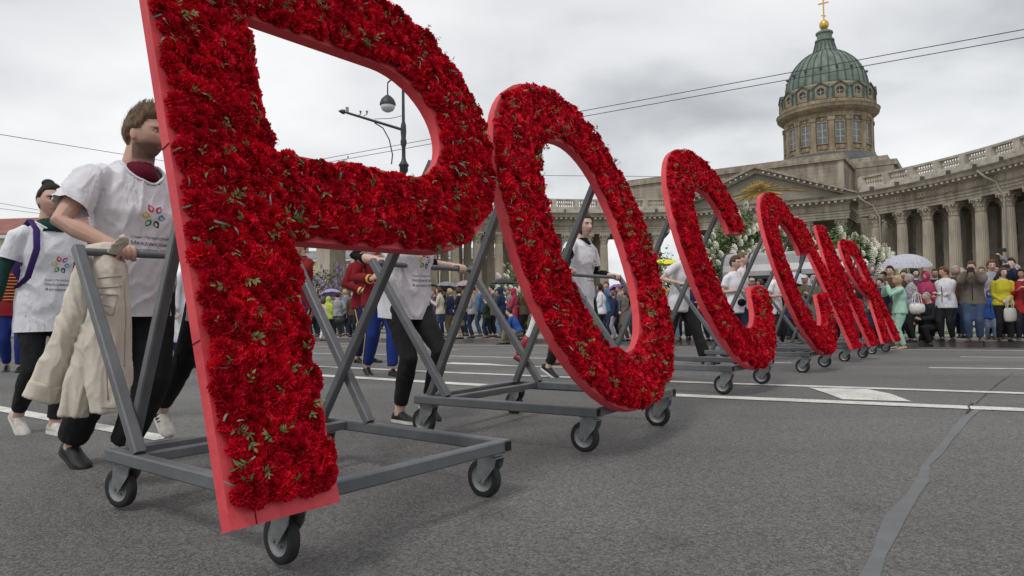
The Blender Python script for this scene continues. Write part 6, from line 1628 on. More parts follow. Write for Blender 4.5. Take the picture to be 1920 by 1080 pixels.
for i in range(5):
    a0_, a1_ = sh_a + sd_ * (Ls * i / 5 + 0.03), sh_a + sd_ * (Ls * (i + 1) / 5 - 0.03); m = MB(); P = []
    for j in range(13):
        t = math.pi * j / 12; P += [arcp(a0_, t), arcp(a1_, t), arcp(a1_, t, 0.76), arcp(a0_, t, 0.76)]
    F = []
    for j in range(12):
        for q in range(4): F.append((4 * j + q, 4 * j + (q + 1) % 4, 4 * j + 4 + (q + 1) % 4, 4 * j + 4 + q))
    m.add(P, F); o = shp(m, 'canopy_panel', M_CANO); fixn(o.data)
for i in range(6):
    a = sh_a + sd_ * (Ls * i / 5); m = MB(); m.tube([arcp(a, math.pi * j / 14, 0.785) for j in range(15)], 0.035 if i in (0, 5) else 0.022, 6); shp(m, 'canopy_rib', M_SHFR)
for a in (sh_a, sh_b):
    m = MB(); P = [arcp(a, math.pi * j / 14, 0.74) for j in range(15)]; m.add(P + [p + sd_ * 0.02 for p in P], [tuple(range(15)), tuple(range(29, 14, -1))] + [(j, j + 1, 16 + j, 15 + j) for j in range(14)]); shp(m, 'end_glass', M_SHGL)
for a in (sh_a, sh_b):
    for t in (0.0, math.pi):
        m = MB(); q = arcp(a, t); m.beam((q.x, q.y, PZ), (q.x, q.y, q.z), 0.07, 0.07); shp(m, 'post', M_SHFR)
m = MB(); m.beam(arcp(sh_a, 0.02), arcp(sh_b, 0.02), 0.08, 0.10); shp(m, 'eaves_beam', M_SHFR)
m = MB(); m.beam(arcp(sh_a, 3.12), arcp(sh_b, 3.12), 0.08, 0.10); shp(m, 'eaves_beam', M_SHFR)
m = MB(); q0, q1 = arcp(sh_a, math.pi, 0.74), arcp(sh_b, math.pi, 0.74); m.box((q0 + q1) / 2 + V((0, 0, -0.72)), (Ls, 0.02, 1.3), Matrix.Rotation(math.atan2(sd_.y, sd_.x), 3, 'Z')); shp(m, 'back_glass', M_SHGL)

# street lamp
M_IRON = mat('dark cast iron', (0.028, 0.032, 0.033), rough=0.5, var=0.2, vscale=3, spec=0.5)
lp = at(757, 300, 26.0); lamp = empty('street_lamp', (lp.x, lp.y, PZ)); tag(lamp, 'dark iron street lamp with hanging globe and arrow-tipped arm', 'street lamp')
def L(px, py, dy=0.0): return at(px, py, 26.0 + dy) - lamp.location
zt = L(757, 120).z
m = MB(); m.lathe([(0.26, 0), (0.26, 0.5), (0.18, 0.6), (0.16, 1.4), (0.12, 1.6), (0.10, 3.4), (0.14, 3.5), (0.14, 3.7), (0.09, 3.8)], 16); m.build('base', M_IRON, lamp, auto=40)
z3 = L(757, 316).z; z2 = L(757, 240).z
m = MB(); m.lathe([(0.09, 3.8), (0.085, z3 - 0.2), (0.16, z3 - 0.1), (0.16, z3 + 0.06), (0.20, z3 + 0.12), (0.10, z3 + 0.28), (0.075, z3 + 0.4), (0.07, z2 - 0.75), (0.11, z2 - 0.62), (0.12, z2 - 0.5), (0.09, z2 - 0.4), (0.11, z2 - 0.15), (0.10, z2 + 0.1), (0.06, z2 + 0.25), (0.05, zt), (0.0, zt + 0.25)], 14); m.build('post', M_IRON, lamp, auto=40)
m = MB(); a, b = L(754, 243), L(646, 210); m.tube([a, b], [0.055, 0.045], 8); tp = L(634, 208); m.tube([b, b.lerp(tp, 0.5), tp], [0.10, 0.08, 0.005], 6); m.build('arm', M_IRON, lamp)
m = MB(); m.tube([L(702, 230), L(718, 240), L(730, 262), L(736, 290), L(734, 308)], 0.025, 6); m.build('curved_brace', M_IRON, lamp)
m = MB(); m.tube([L(702, 223), L(733, 222), L(754, 217)], 0.012, 5); m.build('stay', M_IRON, lamp)
m = MB(); q = L(651, 206); m.box(q, (0.10, 0.10, 0.2)); m.build('camera_housing', M_ZINC, lamp)
for x in (676, 688):
    m = MB(); q = L(x, 212); m.tube([L(x - 6, 217), q - V((0, 0, 0.05)), q + V((0, 0, 0.08))], [0.018, 0.018, 0.05], 6); m.build('sensor', M_ZINC, lamp)
g = L(727, 196); m = MB(); m.lathe([(0.05, 0.36), (0.12, 0.32), (0.24, 0.2), (0.30, 0.05), (0.305, -0.02), (0.28, -0.04)], 18, c=g); m.build('lantern_hood', M_IRON, lamp, auto=40)
m = MB(); m.lathe([(0.275, -0.04), (0.26, -0.14), (0.20, -0.23), (0.10, -0.28), (0.0, -0.29)], 18, c=g); m.build('lantern_globe', mat('lamp glass', (0.62, 0.64, 0.66), rough=0.15, spec=0.6), lamp, smooth=True)
m = MB(); m.tube([g + V((0, 0, 0.34)), g + V((0, 0, 0.6)), L(727, 155), L(757, 130)], [0.03, 0.025, 0.03, 0.04], 6); m.build('lantern_arm', M_IRON, lamp)

# overhead wires
M_WIRE = mat('wire', (0.06, 0.06, 0.065), rough=0.6)
def wire(a, b, r, label, ext=0.6, sag=0.0):
    a, b = V(a), V(b); d = b - a; a2, b2 = a - d * ext, b + d * ext
    pts = [a2.lerp(b2, i / 24) - V((0, 0, sag * 4 * (i / 24) * (1 - i / 24))) for i in range(25)]
    m = MB(); m.tube(pts, r, 5); tag(m.build('overhead_wire', M_WIRE, smooth=True), label, 'wire', 'overhead wires above the street')
wire(at(600, 299, 24), at(1920, 55, 14), 0.010, 'upper of the two trolley wires crossing in front of the dome')
wire(at(628, 302, 24), at(1920, 70, 14.2), 0.010, 'lower of the two trolley wires crossing in front of the dome')
wire(at(0, 252, 22), at(235, 290, 28), 0.011, 'thin wire sloping behind the bearded man\'s head', 0.6)
wire(at(1020, 329, 45), at(1230, 331, 45), 0.016, 'thin level wire seen through the ring above the colonnade', 0.9)
wire(at(0, 381, 60), at(80, 395, 60), 0.02, 'thin wire above the red roof', 3); wire(at(0, 391, 60), at(80, 401, 60), 0.02, 'lower thin wire close over the red roof', 3)

# houses beyond
def house(org, dirv, length, depth, h, wallc, roofc, label, rows, cols, roofh=2.5, ww=1.1, wh=2.0, seed=0, chim=2):
    dirv = V(dirv).normalized(); nn = V((dirv.y, -dirv.x, 0)); nn = -nn if nn.y > 0 else nn        # nn faces us
    root = empty('house', org, math.atan2(dirv.y, dirv.x)); tag(root, label, 'building')
    sg = -1 if nn.dot(V((-dirv.y, dirv.x, 0))) < 0 else 1
    wm = mat('wall ' + str(wallc), wallc, rough=0.9, var=0.1, vscale=0.4); rm = mat('roof ' + str(roofc), roofc, rough=0.8, var=0.25, vscale=0.8)
    tm = mat('pale trim', (0.6, 0.58, 0.52), rough=0.9)
    m = MB(); m.box((length / 2, -sg * depth / 2, h / 2), (length, depth, h)); m.build('wall', wm, root)
    m = MB(); m.box((length / 2, sg * 0.25, h - 0.35), (length + 0.6, 0.6, 0.5)); m.build('cornice', tm, root)
    m = MB(); m.box((length / 2, sg * 0.1, h * 0.45), (length + 0.2, 0.3, 0.3)); m.build('string_course', tm, root)
    m = MB(); e = 0.6; ys = sorted((sg * e, -sg * (depth + e)))
    P = [(-e, ys[0], h), (length + e, ys[0], h), (length + e, ys[1], h), (-e, ys[1], h), (3, -sg * depth / 2, h + roofh), (length - 3, -sg * depth / 2, h + roofh)]
    m.add(P, [(0, 1, 5, 4), (2, 3, 4, 5), (1, 2, 5), (3, 0, 4), (0, 3, 2, 1)]); ro = m.build('roof', rm, root); fixn(ro.data)
    rg = random.Random(seed)
    for _ in range(chim):
        m = MB(); x = rg.uniform(2, length - 2); m.box((x, -sg * depth * 0.35, h + roofh * 0.75 + 0.4), (1.3, 0.7, 1.8)); m.build('chimney', mat('chimney brick', (0.3, 0.22, 0.17), rough=0.9), ro)
    for r_ in range(rows):
        for c_ in range(cols):
            x = length * (c_ + 0.5) / cols; z = h * (r_ + 0.5) / rows
            w = empty('window', (x, sg * 0.02, z)); w.parent = root
            m = MB(); m.box((0, 0, 0), (ww, 0.06, wh)); m.build('pane', M_GLASS, w)
            m = MB()
            for xx in (-ww / 2 - 0.07, ww / 2 + 0.07): m.box((xx, sg * 0.04, 0), (0.14, 0.14, wh + 0.3))
            m.box((0, sg * 0.05, wh / 2 + 0.1), (ww + 0.3, 0.16, 0.18)); m.box((0, sg * 0.08, -wh / 2 - 0.1), (ww + 0.4, 0.24, 0.14)); m.box((0, sg * 0.035, 0), (0.08, 0.05, wh)); m.box((0, sg * 0.036, wh * 0.18), (ww, 0.05, 0.08))
            m.build('frame', tm, w)
house(V((-84, 100, 0)), (1, -0.12, 0), 27, 14, 13.2, (0.5, 0.44, 0.33), (0.26, 0.105, 0.082), 'pale house with red tiled roof behind the woman with the bun', 3, 9, 3.4, seed=2, chim=4)
house(V((-62, 163, 0)), (1, -0.05, 0), 70, 14, 14.4, (0.56, 0.46, 0.27), (0.22, 0.23, 0.24), 'long yellow house seen between the colonnade columns', 4, 22, 2.6, ww=1.3, wh=2.2, seed=4, chim=5)

def do_seams():                        # stitched pocket and yoke seams lying on the hanging jacket
    o = JB[0]; me = o.data
    bvh = BVHTree.FromPolygons([v.co[:] for v in me.vertices], [tuple(p.vertices) for p in me.polygons])
    cl = V((0, 0, CAMH)) - jk.location
    for pl in ([(184, 522), (206, 519), (231, 518)], [(182, 540), (206, 538.6), (230, 536.5)], [(184, 552), (221, 553), (218, 562), (212, 589), (206, 591), (185, 574), (184, 552)], [(188, 571), (209, 576)], [(196, 600), (198, 680), (203, 760)], [(232, 520), (236, 600), (232, 700)], [(190, 764), (222, 764)]):
        pts = []
        for (x0, y0), (x1, y1) in zip(pl, pl[1:]):
            for k in range(8):
                d = ray(x0 + (x1 - x0) * k / 8, y0 + (y1 - y0) * k / 8).normalized(); h = bvh.ray_cast(cl, d)
                if h[0] is not None: pts.append(h[0] + h[1] * 0.0015)
        if len(pts) > 3:
            m = MB(); m.tube(pts, 0.0028, 5); m.build('stitched_seam', M_DENIM2, o, smooth=True)
# ------------------------------------------------------------------ spectators along the kerb
def C_(n, c): return cloth(n, c, var=0.16, bump=0.5, bscale=30)
K = dict(black=C_('charcoal', (0.022, 0.022, 0.025)), navy=C_('navy spectator', (0.025, 0.035, 0.075)), jeans=C_('blue denim', (0.055, 0.085, 0.15)), djeans=C_('dark denim', (0.028, 0.04, 0.075)), ljeans=C_('washed denim', (0.16, 0.21, 0.29)),
  grey=C_('mid grey', (0.19, 0.19, 0.2)), lgrey=C_('light grey', (0.33, 0.33, 0.35)), tan=C_('taupe', (0.145, 0.12, 0.10)), brown=C_('brown', (0.085, 0.055, 0.035)), olive=C_('olive', (0.11, 0.105, 0.068)), khaki=C_('khaki', (0.20, 0.17, 0.10)),
  cream=C_('cream', (0.52, 0.47, 0.36)), white=C_('white', (0.66, 0.66, 0.70)), mint=C_('mint', (0.34, 0.53, 0.43)), pink=C_('hot pink', (0.42, 0.055, 0.13)), rose=C_('raspberry', (0.36, 0.045, 0.085)), red=C_('red', (0.32, 0.025, 0.03)),
  yellow=C_('yellow', (0.50, 0.44, 0.035)), lime=C_('lime', (0.43, 0.52, 0.09)), blue=C_('royal blue', (0.03, 0.085, 0.30)), sky=C_('sky blue', (0.09, 0.17, 0.30)), denimj=C_('denim jacket', (0.16, 0.22, 0.29)), green=C_('bottle green', (0.025, 0.05, 0.03)), kelly=C_('green scarf', (0.03, 0.30, 0.11)), purple=C_('plum', (0.12, 0.05, 0.14)))
K['print'] = mat('printed fabric', (0.10, 0.09, 0.12), rough=0.9, col2=(0.5, 0.48, 0.52), vscale=26)
K['leaf'] = mat('patterned leggings', (0.5, 0.48, 0.52), rough=0.9, col2=(0.2, 0.16, 0.22), vscale=30)
GC = 'spectators along the kerb'
POSE = {
 'stand': None,
 'clasp': [('hold', (0.085, 0.030, 0.53)), ('hold', (0.085, -0.030, 0.54))],
 'fold': [('hold', (0.085, -0.055, 0.63)), ('hold', (0.085, 0.055, 0.61))],
 'phone': [('hold', (0.165, 0.045, 0.86)), ('hold', (0.165, -0.045, 0.86))],
 'low': [('hold', (0.15, 0.04, 0.70)), ('hold', (0.15, -0.045, 0.70))],
 'up': [('hold', (0.06, 0.10, 1.02)), ('rel', (0.03, -0.15, 0.44))],
 'bag': [('rel', (0.02, 0.155, 0.44)), ('hold', (0.07, -0.10, 0.56))]}
def x_zip(c):
    g = c['g']; m = MB(); A = c['nb'] + c['Bk'] * 0.052 * g - c['S'] * 0.03 * g; B = c['pel'] + c['Bk'] * 0.098 * g
    m.tube([A, A.lerp(B, 0.3) + c['Bk'] * 0.032 * g, A.lerp(B, 0.7) + c['Bk'] * 0.012 * g, B], 0.008, 5); c['child'](m, 'zip', M_RUBBER)
def x_collr(mt):
    def f(c):
        g = c['g']; m = MB(); m.tube([c['nb'] - c['S'] * 0.022 * g, c['nb'] + c['S'] * 0.006 * g], [(0.056 * g, 0.052 * g), (0.046 * g, 0.045 * g)], 12, side=c['L']); c['child'](m, 'collar', mt)
    return f
def x_sling(c):
    g = c['g']; m = MB(); a, b = c['sh'][0], c['pel'] - c['L'] * 0.10 * g
    m.tube([a - c['L'] * 0.03 * g + c['S'] * 0.03 * g, a.lerp(b, 0.3) + c['Bk'] * 0.088 * g, a.lerp(b, 0.65) + c['Bk'] * 0.086 * g, b + c['Bk'] * 0.02 * g], [(0.014, 0.005)] * 4, 6, side=c['S']); ell(m, b - c['U'] * 0.05 * g - c['L'] * 0.03 * g, (c['F'] * 0.10, c['L'] * 0.05, c['U'] * 0.09)); c['child'](m, 'sling_bag', M_RUBBER)
rc_ = random.Random(21)
def sp(x, yt, yf, yaw, label, top, bot, hair=('short', H_BROWN), pose='stand', road=False, fem=False, leg='jeans', hem=0.46, extra=None, head=None, build=1.05, loose=1.2, shoe=None, sleeve='long', **k):
    p = gnd(x, yf) if road else gnd(x, yf, PZ)
    H = max(0.95, min(1.93, at(x, yt, p.y).z - p.z))
    fw = rc_.uniform(-.03, .05); extra = list(extra or []); tm = K[top] if isinstance(top, str) else top
    if rc_.random() < 0.6: extra.append(x_zip)
    if hair: extra.append(x_collr(tm if rc_.random() < 0.6 else K[rc_.choice(('grey', 'white', 'navy', 'cream', 'rose'))]))
    if rc_.random() < 0.3: extra.append(x_sling)
    return person(p, R(yaw), H, label, GC, fem=fem, skin=rc_.choice((SK1, SK2, (0.54, 0.33, 0.25), (0.47, 0.27, 0.2))), hair=hair, top=K[top] if isinstance(top, str) else top, sleeve=sleeve, hem=hem, loose=loose, bottom=K[bot] if isinstance(bot, str) else bot, leg=leg,
        hands=POSE[pose], head=head or (rc_.uniform(-15, 15), rc_.uniform(-3, 3)), build=build, feet=[(fw, 0.055, 0, 0, 8), (-fw, -0.055, 0, 0, -10)], shoe=shoe or rc_.choice((M_SHOEB, M_SHOEB, M_BOOT, mat('brown shoe', (0.10, 0.06, 0.035), rough=0.6))), sole=None, extra=extra, **k)
PK = mat('phone', (0.015, 0.015, 0.017), rough=0.25)
def gadget(c, z, f, label, w=0.15, h=0.08, cat='phone', mt=PK, s=0.0):
    o = MB(); o.box((0, 0, 0), (0.012, w, h)); o.lathe([(0.0, 0.012), (0.009, 0.010), (0.010, 0.0)], 10, c=(0.0, w * 0.32, h * 0.2), M=Matrix.Rotation(R(90), 3, 'Y')); ob = o.build(cat, mt)
    bm = bmesh.new(); bm.from_mesh(ob.data); bm.to_mesh(ob.data); bm.free()
    ob.location = c['loc'] + c['F'] * f * c['g'] + c['U'] * z * c['g'] + c['L'] * s; ob.rotation_euler = (0, 0, math.atan2(c['F'].y, c['F'].x)); tag(ob, label, cat)
def shoulder_bag(p, label, mt, w=0.30, h=0.20, d=0.10, strap=0.28, rz=0.0):
    r = empty('handbag', p, rz); tag(r, label, 'bag')
    m = MB(); m.tube([(-w / 2, 0, h * 0.5), (-w / 2 * 0.98, 0, h * 0.5), (0, 0, h * 0.5), (w / 2 * 0.98, 0, h * 0.5), (w / 2, 0, h * 0.5)], [(0.01, 0.02), (d / 2, h * 0.45), (d / 2, h * 0.5), (d / 2, h * 0.45), (0.01, 0.02)], 12, side=(0, 1, 0)); m.build('bag_body', mt, r, smooth=True)
    for y in (-d * 0.3, d * 0.3):
        m = MB(); m.tube([(-w * 0.3, y, h * 0.9), (-w * 0.2, y, h + strap * 0.8), (0, y, h + strap), (w * 0.2, y, h + strap * 0.8), (w * 0.3, y, h * 0.9)], 0.008, 5); m.build('strap', mt, r)
# right-hand group
g_ = sp(1690, 515, 655, 172, 'blond woman in mint green jacket and trousers filming with a phone', 'mint', 'mint', ('bob', H_BLOND), 'phone', road=True, fem=True, leg='jeans', hem=0.47, head=(5, -4), build=1.12, shoe=mat('beige shoe', (0.4, 0.3, 0.2)))
gadget(g_, 0.87, 0.215, 'silver phone held up by the blond woman in mint green', cat='camera', mt=mat('silver phone', (0.4, 0.4, 0.42), rough=0.3))
shoulder_bag(g_['loc'] + V((0.24, -0.2, 0.74)), 'white leather handbag on the arm of the woman in mint green', mat('white leather', (0.68, 0.67, 0.63), rough=0.5), strap=0.22, rz=0.2)
sp(1674, 497, 640, -118, 'dark-haired man in brown coat under the spotted umbrella', 'brown', 'black', ('short', H_DARK), 'bag', build=1.15, hem=0.36)
sp(1636, 493, 640, -100, 'person in grey hooded coat beside the Я', 'grey', 'black', None, 'stand', extra=[x_hood(K['grey'])], hem=0.40)
sp(1655, 520, 644, -150, 'woman with long dark hair in navy jacket by the Я', 'navy', 'black', ('long', H_DARK), 'clasp', fem=True)
sp(1638, 522, 642, -140, 'fair-haired woman squeezed in beside the Я', 'tan', 'djeans', ('bob', H_BLOND), 'clasp', fem=True)
sp(1712, 512, 642, 175, 'grey-haired woman in black and white patterned jacket', 'print', 'black', ('bob', H_GREY), 'clasp', fem=True, build=1.15, hem=0.40)
sp(1719, 502, 634, -110, 'dark-haired woman in plum coat behind the patterned jacket', 'purple', 'black', ('bob', H_DARK), 'stand', fem=True)
sp(1741, 507, 638, -125, 'woman in hot pink hooded vest with hands clasped', 'pink', 'black', ('short', H_SAND), 'fold', fem=True, extra=[x_hood(K['pink'])], build=1.2)
sp(1777, 499, 640, -150, 'woman in white jacket with short auburn hair and folded arms', 'white', 'black', ('curly', H_RED), 'fold', fem=True, build=1.25, hem=0.44, head=(-25, 0))
t_ = sp(1828, 488, 641, -128, 'man in taupe jacket and blue jeans photographing with a camera', 'tan', 'jeans', ('short', H_BROWN), 'phone', build=1.22, hem=0.45, leg='loose', head=(-8, -2), shoe=mat('brown shoe', (0.10, 0.06, 0.035), rough=0.6))
gadget(t_, 0.87, 0.21, 'black camera held to the face of the man in taupe', 0.14, 0.10, 'camera')
u_ = sp(1864, 486, 636, -120, 'person in pale grey jacket holding a phone above the crowd', 'lgrey', 'black', ('curly', H_RED), 'up', fem=True, hem=0.45)
gadget(u_, 1.10, 0.10, 'black phone held high above the crowd', 0.17, 0.085, 'phone', s=0.20)
y_ = sp(1884, 500, 641, -112, 'woman in bright yellow jacket with clasped hands', 'yellow', 'black', ('long', H_BROWN), 'clasp', fem=True, build=1.12, hem=0.48)
shoulder_bag(y_['loc'] + V((-0.02, -0.22, 0.42)), 'off-white canvas tote hanging from the woman in yellow', mat('canvas', (0.52, 0.50, 0.46), rough=0.9), 0.30, 0.30, 0.06, 0.24, 0.3)
n_ = sp(1902, 482, 636, -140, 'dark-haired man in navy jacket filming over the yellow jacket', 'navy', 'black', ('short', H_DARK), 'phone', build=1.15)
gadget(n_, 0.875, 0.215, 'black phone of the man in navy', 0.15, 0.08, 'phone')
sp(1858, 543, 637, -115, 'small child in royal blue hooded jacket and jeans', 'blue', 'ljeans', ('short', H_BROWN), 'stand', extra=[x_hood(K['blue'])], hem=0.42, build=1.25)
sp(1921, 502, 641, -125, 'woman in red coat looking down at her hands', 'red', 'black', ('bob', H_DARK), 'low', fem=True, hem=0.38)
# crouching photographer
p = gnd(1752, 650)
cr = person(p, R(-165), 1.72, 'grey-haired man in charcoal jacket crouching at the kerb with a camera', GC, skin=SK1, hair=('crop', H_GREY), top=K['black'], sleeve='long', hem=0.24, loose=1.4, bottom=K['black'], leg='loose', hipf=0.50, lean=0.22, build=1.15,
   feet=[(0.14, 0.07, 0, 0, 8), (-0.10, -0.07, 0.02, 24, -5)], hands=[('hold', (0.26, 0.05, 0.36)), ('hold', (0.25, -0.05, 0.30))], head=(0, 4))
gadget(cr, 0.42, 0.28, 'small black camera in the hands of the crouching man', 0.13, 0.08, 'camera')
# little flag
fl = empty('flag', gnd(1772, 640) + V((-0.15, -0.25, 0.72))); tag(fl, 'small white, blue and red flag held by the woman in the white jacket', 'flag')
for i, (nm, cc) in enumerate((('white', (0.7, 0.7, 0.72)), ('blue', (0.04, 0.1, 0.42)), ('red', (0.45, 0.03, 0.04)))):
    m = MB(); P = []
    for k in range(9):
        f = k / 8; y = 0.03 * math.sin(f * 7)
        for z in (0, 1): P.append((0.05 + f * 0.34 + (2 - i) * 0.04, y, 0.36 - f * 0.42 - (i + (1 - z) * 1.0) * 0.115))
    m.add(P, [(2 * k, 2 * k + 2, 2 * k + 3, 2 * k + 1) for k in range(8)]); m.build('flag_stripe', mat('flag ' + nm, cc, rough=0.8), fl)
m = MB(); m.tube([(0.04, 0, -0.42), (0.04, 0, 0.40)], 0.007, 6); m.build('staff', mat('wood', (0.3, 0.2, 0.1)), fl)
# behind the letters
sp(1602, 542, 646, -120, 'child in red and white jacket with white cap behind the И', 'red', 'djeans', ('short', H_BLOND), 'stand', extra=[x_cap(K['white'])], build=1.15)
sp(1578, 512, 640, -110, 'person in black coat holding up a phone behind the И', 'black', 'black', ('short', H_DARK), 'phone')
sp(1618, 516, 641, -105, 'tall person in black anorak between the И and the Я', 'black', 'djeans', ('short', H_BROWN), 'clasp')
sp(1513, 514, 641, -140, 'man in white and blue cap beside the olive jacket', 'olive', 'olive', ('short', H_GREY), 'clasp', extra=[x_cap(K['white'], True)])
sp(1531, 515, 643, -160, 'grey-haired woman in olive jacket and olive trousers between the С and the И', 'olive', 'olive', ('short', H_GREY), 'low', fem=True, build=1.25, leg='loose')
sp(1489, 548, 642, -110, 'person in dark blue jacket under the flowered umbrella', 'navy', 'black', ('short', H_DARK), 'clasp')
sp(1452, 515, 636, -120, 'person in black jacket behind the second С', 'black', 'djeans', ('short', H_BROWN), 'stand')
sp(1413, 520, 638, -115, 'woman with white cap behind the brown-haired helper', 'navy', 'djeans', ('short', H_BROWN), 'stand', fem=True, extra=[x_cap(K['cream'])])
sp(1345, 512, 640, -125, 'man in dark blue jacket left of the brown-haired helper', 'navy', 'black', ('short', H_DARK), 'stand')
sp(1322, 522, 640, -150, 'woman in raspberry jacket behind the first С', 'rose', 'black', ('bob', H_BROWN), 'clasp', fem=True)
sp(1268, 522, 641, -140, 'person in light jeans behind the flared trousers', 'sky', 'ljeans', ('short', H_BROWN), 'clasp')
sp(1243, 520, 638, -120, 'person in orange-yellow top under the yellow umbrella', C_('amber', (0.5, 0.28, 0.05)), 'djeans', ('short', H_BLOND), 'low')
sp(1192, 532, 640, -130, 'woman in black with a backpack right of the purple umbrella', 'black', 'djeans', ('bob', H_BROWN), 'clasp', fem=True)
sp(1173, 540, 640, -160, 'woman in taupe coat under the purple umbrella', 'tan', 'brown', ('bob', H_SAND), 'clasp', fem=True, hem=0.30)
sp(1153, 543, 637, 170, 'girl with long fair hair, navy jacket and patterned leggings', 'navy', 'leaf', ('long', H_SAND), 'stand', fem=True, leg='slim')
sp(1129, 530, 640, 165, 'dark-haired woman in white blouse behind the ring', 'white', 'black', ('long', H_DARK), 'clasp', fem=True)
sp(1140, 527, 636, -120, 'man in sky blue jacket behind the white blouse', 'sky', 'djeans', ('short', H_BROWN), 'phone')
# middle group, most looking up the street
sp(826, 537, 634, 172, 'woman in cream jacket and blue jeans with hair tied back', 'cream', 'jeans', ('pony2', H_BROWN), 'low', fem=True, leg='slim')
sp(846, 540, 633, 165, 'fair-haired woman in navy coat with a backpack', 'navy', 'khaki', ('bob', H_BLOND), 'clasp', fem=True)
sp(862, 538, 636, 160, 'dark-haired woman in long black coat and khaki skirt', 'black', 'khaki', ('bob', H_BROWN), 'clasp', fem=True, leg='skirt', hem=0.36)
sp(886, 538, 634, 165, 'fair-haired woman in light grey jacket and dark jeans, hands clasped', 'lgrey', 'djeans', ('long', H_BLOND), 'clasp', fem=True)
sp(901, 534, 631, 170, 'person in sky blue jacket behind the light grey jacket', 'sky', 'jeans', ('short', H_BROWN), 'stand')
sp(913, 556, 634, 168, 'boy in bottle green jacket', 'green', 'djeans', ('crop', H_BROWN), 'clasp', build=1.1)
sp(925, 533, 632, 178, 'person in tan jacket filming under the black umbrella', 'tan', 'black', ('short', H_DARK), 'phone', hem=0.40)
sp(941, 537, 634, 165, 'man in dark blue hooded jacket and washed jeans', 'navy', 'ljeans', None, 'low', extra=[x_hood(K['navy'])], build=1.15)
sp(966, 539, 637, 165, 'woman in raspberry hooded raincoat', 'rose', 'black', None, 'low', fem=True, extra=[x_hood(K['rose'])], hem=0.34)
sp(984, 537, 637, 160, 'person in brown jacket with green headscarf', 'brown', 'black', None, 'fold', fem=True, extra=[x_hood(K['kelly'])], build=1.15)
sp(1000, 536, 635, 175, 'person in red tracksuit top behind the ring', 'red', 'khaki', ('short', H_BROWN), 'stand')
sp(805, 541, 632, -120, 'person in plum jacket left of the cream jacket', 'purple', 'black', ('short', H_BROWN), 'stand')
p = gnd(972, 646)
person(p, R(165), 1.66, 'person in royal blue jacket and khaki trousers sitting on the kerb', GC, skin=SK2, hair=('short', H_DARK), top=K['blue'], sleeve='long', hem=0.20, loose=1.3, bottom=K['khaki'], leg='loose', hipf=0.36, lean=0.45, feet=[(0.26, 0.07, 0, 0, 5), (0.20, -0.07, 0, 0, -5)], hands=[('hold', (0.26, 0.05, 0.34)), ('hold', (0.25, -0.05, 0.32))], head=(0, 0), hipshift=(-0.02, 0))
# left group
sp(615, 555, 636, 60, 'person in lime green hooded raincoat seen from behind', 'lime', 'black', None, 'clasp', extra=[x_hood(K['lime'])], build=1.15)
sp(648, 542, 630, 125, 'fair-haired woman in denim jacket raising a phone', 'denimj', 'djeans', ('curly', H_BLOND), 'phone', fem=True, build=1.2)
sp(633, 548, 632, 110, 'person in light grey jacket beside the denim jacket', 'lgrey', 'black', ('short', H_DARK), 'bag')
sp(605, 560, 639, 60, 'person in cream top and white trousers at the kerb', 'cream', 'white', ('bob', H_BROWN), 'stand', fem=True, leg='slim')
sp(590, 548, 632, 150, 'woman in rose scarf left of the lime raincoat', 'rose', 'black', ('bob', H_BROWN), 'clasp', fem=True)
sp(663, 545, 632, -110, 'person in brown coat behind the hussars', 'brown', 'black', ('short', H_SAND), 'stand')
sp(578, 556, 634, -130, 'person in tan coat behind the horn player', 'tan', 'khaki', ('short', H_BROWN), 'stand')
sp(308, 560, 636, -130, 'person in black coat far down the kerb behind the band', 'black', 'djeans', ('short', H_BROWN), 'stand')
sp(296, 563, 636, -100, 'person in grey coat far down the kerb', 'grey', 'black', ('short', H_GREY), 'stand')
sp(335, 562, 637, -110, 'woman in cream coat far down the kerb', 'cream', 'black', ('bob', H_BROWN), 'stand', fem=True)
shoulder_bag(gnd(632, 633, PZ) + V((0.15, -0.25, 0.45)), 'black handbag carried beside the denim jacket', mat('black leather', (0.02, 0.02, 0.022), rough=0.4), 0.36, 0.28, 0.12, 0.22, 0.2)
tb = shoulder_bag(cart_pt(3, 0.20, 2.05, 0.62)[0], 'grey-green fabric shopping bag beside the flared trousers', mat('grey green fabric', (0.17, 0.21, 0.19), rough=0.9, var=0.2, vscale=8), 0.36, 0.46, 0.12, 0.25, 0.6)

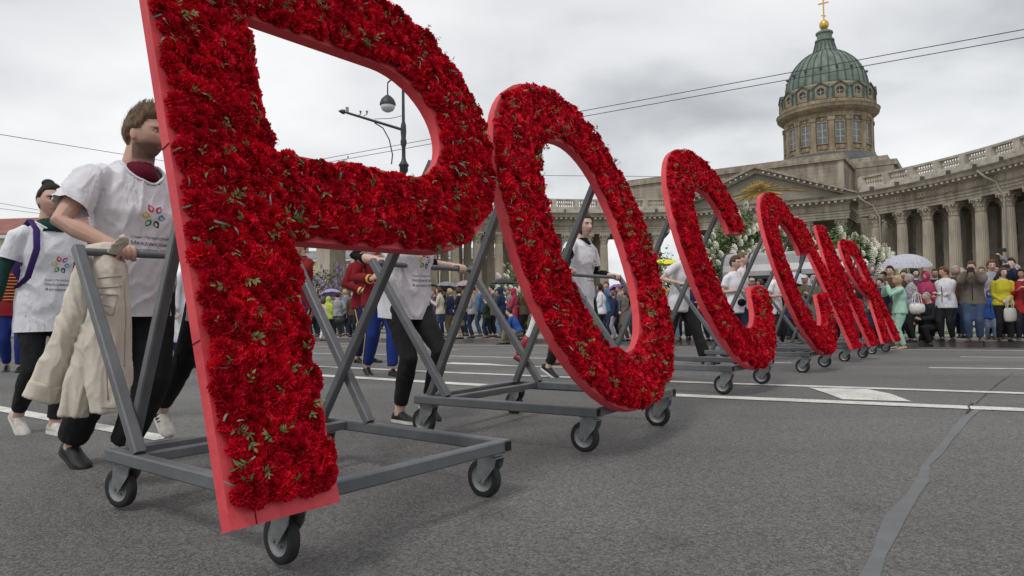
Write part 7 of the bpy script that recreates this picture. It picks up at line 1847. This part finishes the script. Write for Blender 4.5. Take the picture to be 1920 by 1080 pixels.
# the back row, dark coats seen in the gaps
BACK = [(1795, 497, 634, 'between the white and taupe jackets'), (1808, 500, 633, 'at the shoulder of the taupe jacket'), (1846, 498, 632, 'behind the child in blue'), (1757, 502, 633, 'between the pink vest and white jacket'), (1700, 505, 634, 'under the spotted umbrella'), (1663, 508, 636, 'behind the mint green jacket'),
 (1596, 512, 637, 'behind the child in the white cap'), (1560, 516, 637, 'left of the phone-holder behind the И'), (1546, 512, 637, 'behind the olive jacket'), (1500, 518, 637, 'between umbrella and white-blue cap'), (1470, 517, 637, 'left of the flowered umbrella'), (1430, 522, 636, 'beside the white-capped woman'),
 (1300, 524, 637, 'behind the sandals helper'), (1282, 526, 637, 'right of the washed jeans'), (1225, 527, 637, 'left of the yellow umbrella'), (1206, 530, 636, 'right of the backpack woman'), (1164, 534, 635, 'under the purple umbrella'), (1110, 534, 635, 'left of the white blouse'), (1095, 535, 635, 'behind the long-haired helper'),
 (956, 540, 631, 'right of the black umbrella'), (934, 541, 630, 'under the black umbrella'), (873, 541, 630, 'under the checked umbrella'), (836, 542, 630, 'under the dark grey umbrella'), (815, 542, 630, 'left of the cream jacket'), (640, 550, 629, 'between light grey and denim jackets'), (625, 551, 629, 'under the lilac umbrella'),
 (598, 551, 629, 'left of the lime raincoat'), (655, 548, 628, 'right of the denim jacket'), (1912, 496, 634, 'between the yellow jacket and red coat'), (1874, 495, 633, 'under the raised phone')]
HW = {'short': 'short-haired', 'bob': 'bob-haired', 'crop': 'close-cropped', 'curly': 'curly-haired'}
for x, yt, yf, where in BACK:
    tc_, hs_ = rc_.choice(('black', 'navy', 'grey', 'brown', 'green')), rc_.choice(('short', 'bob', 'crop', 'curly'))
    sp(x, yt, yf, rc_.uniform(-170, -95), '%s spectator in %s coat, back row %s' % (HW[hs_], tc_, where), tc_, rc_.choice(('black', 'djeans', 'navy')), (hs_, rc_.choice((H_DARK, H_BROWN, H_SAND, H_GREY))), rc_.choice(('stand', 'clasp', 'phone', 'fold')), build=rc_.uniform(1.0, 1.2), vox=0.026)
flush(); do_prints(); do_necks(); do_cuts(); do_seams()
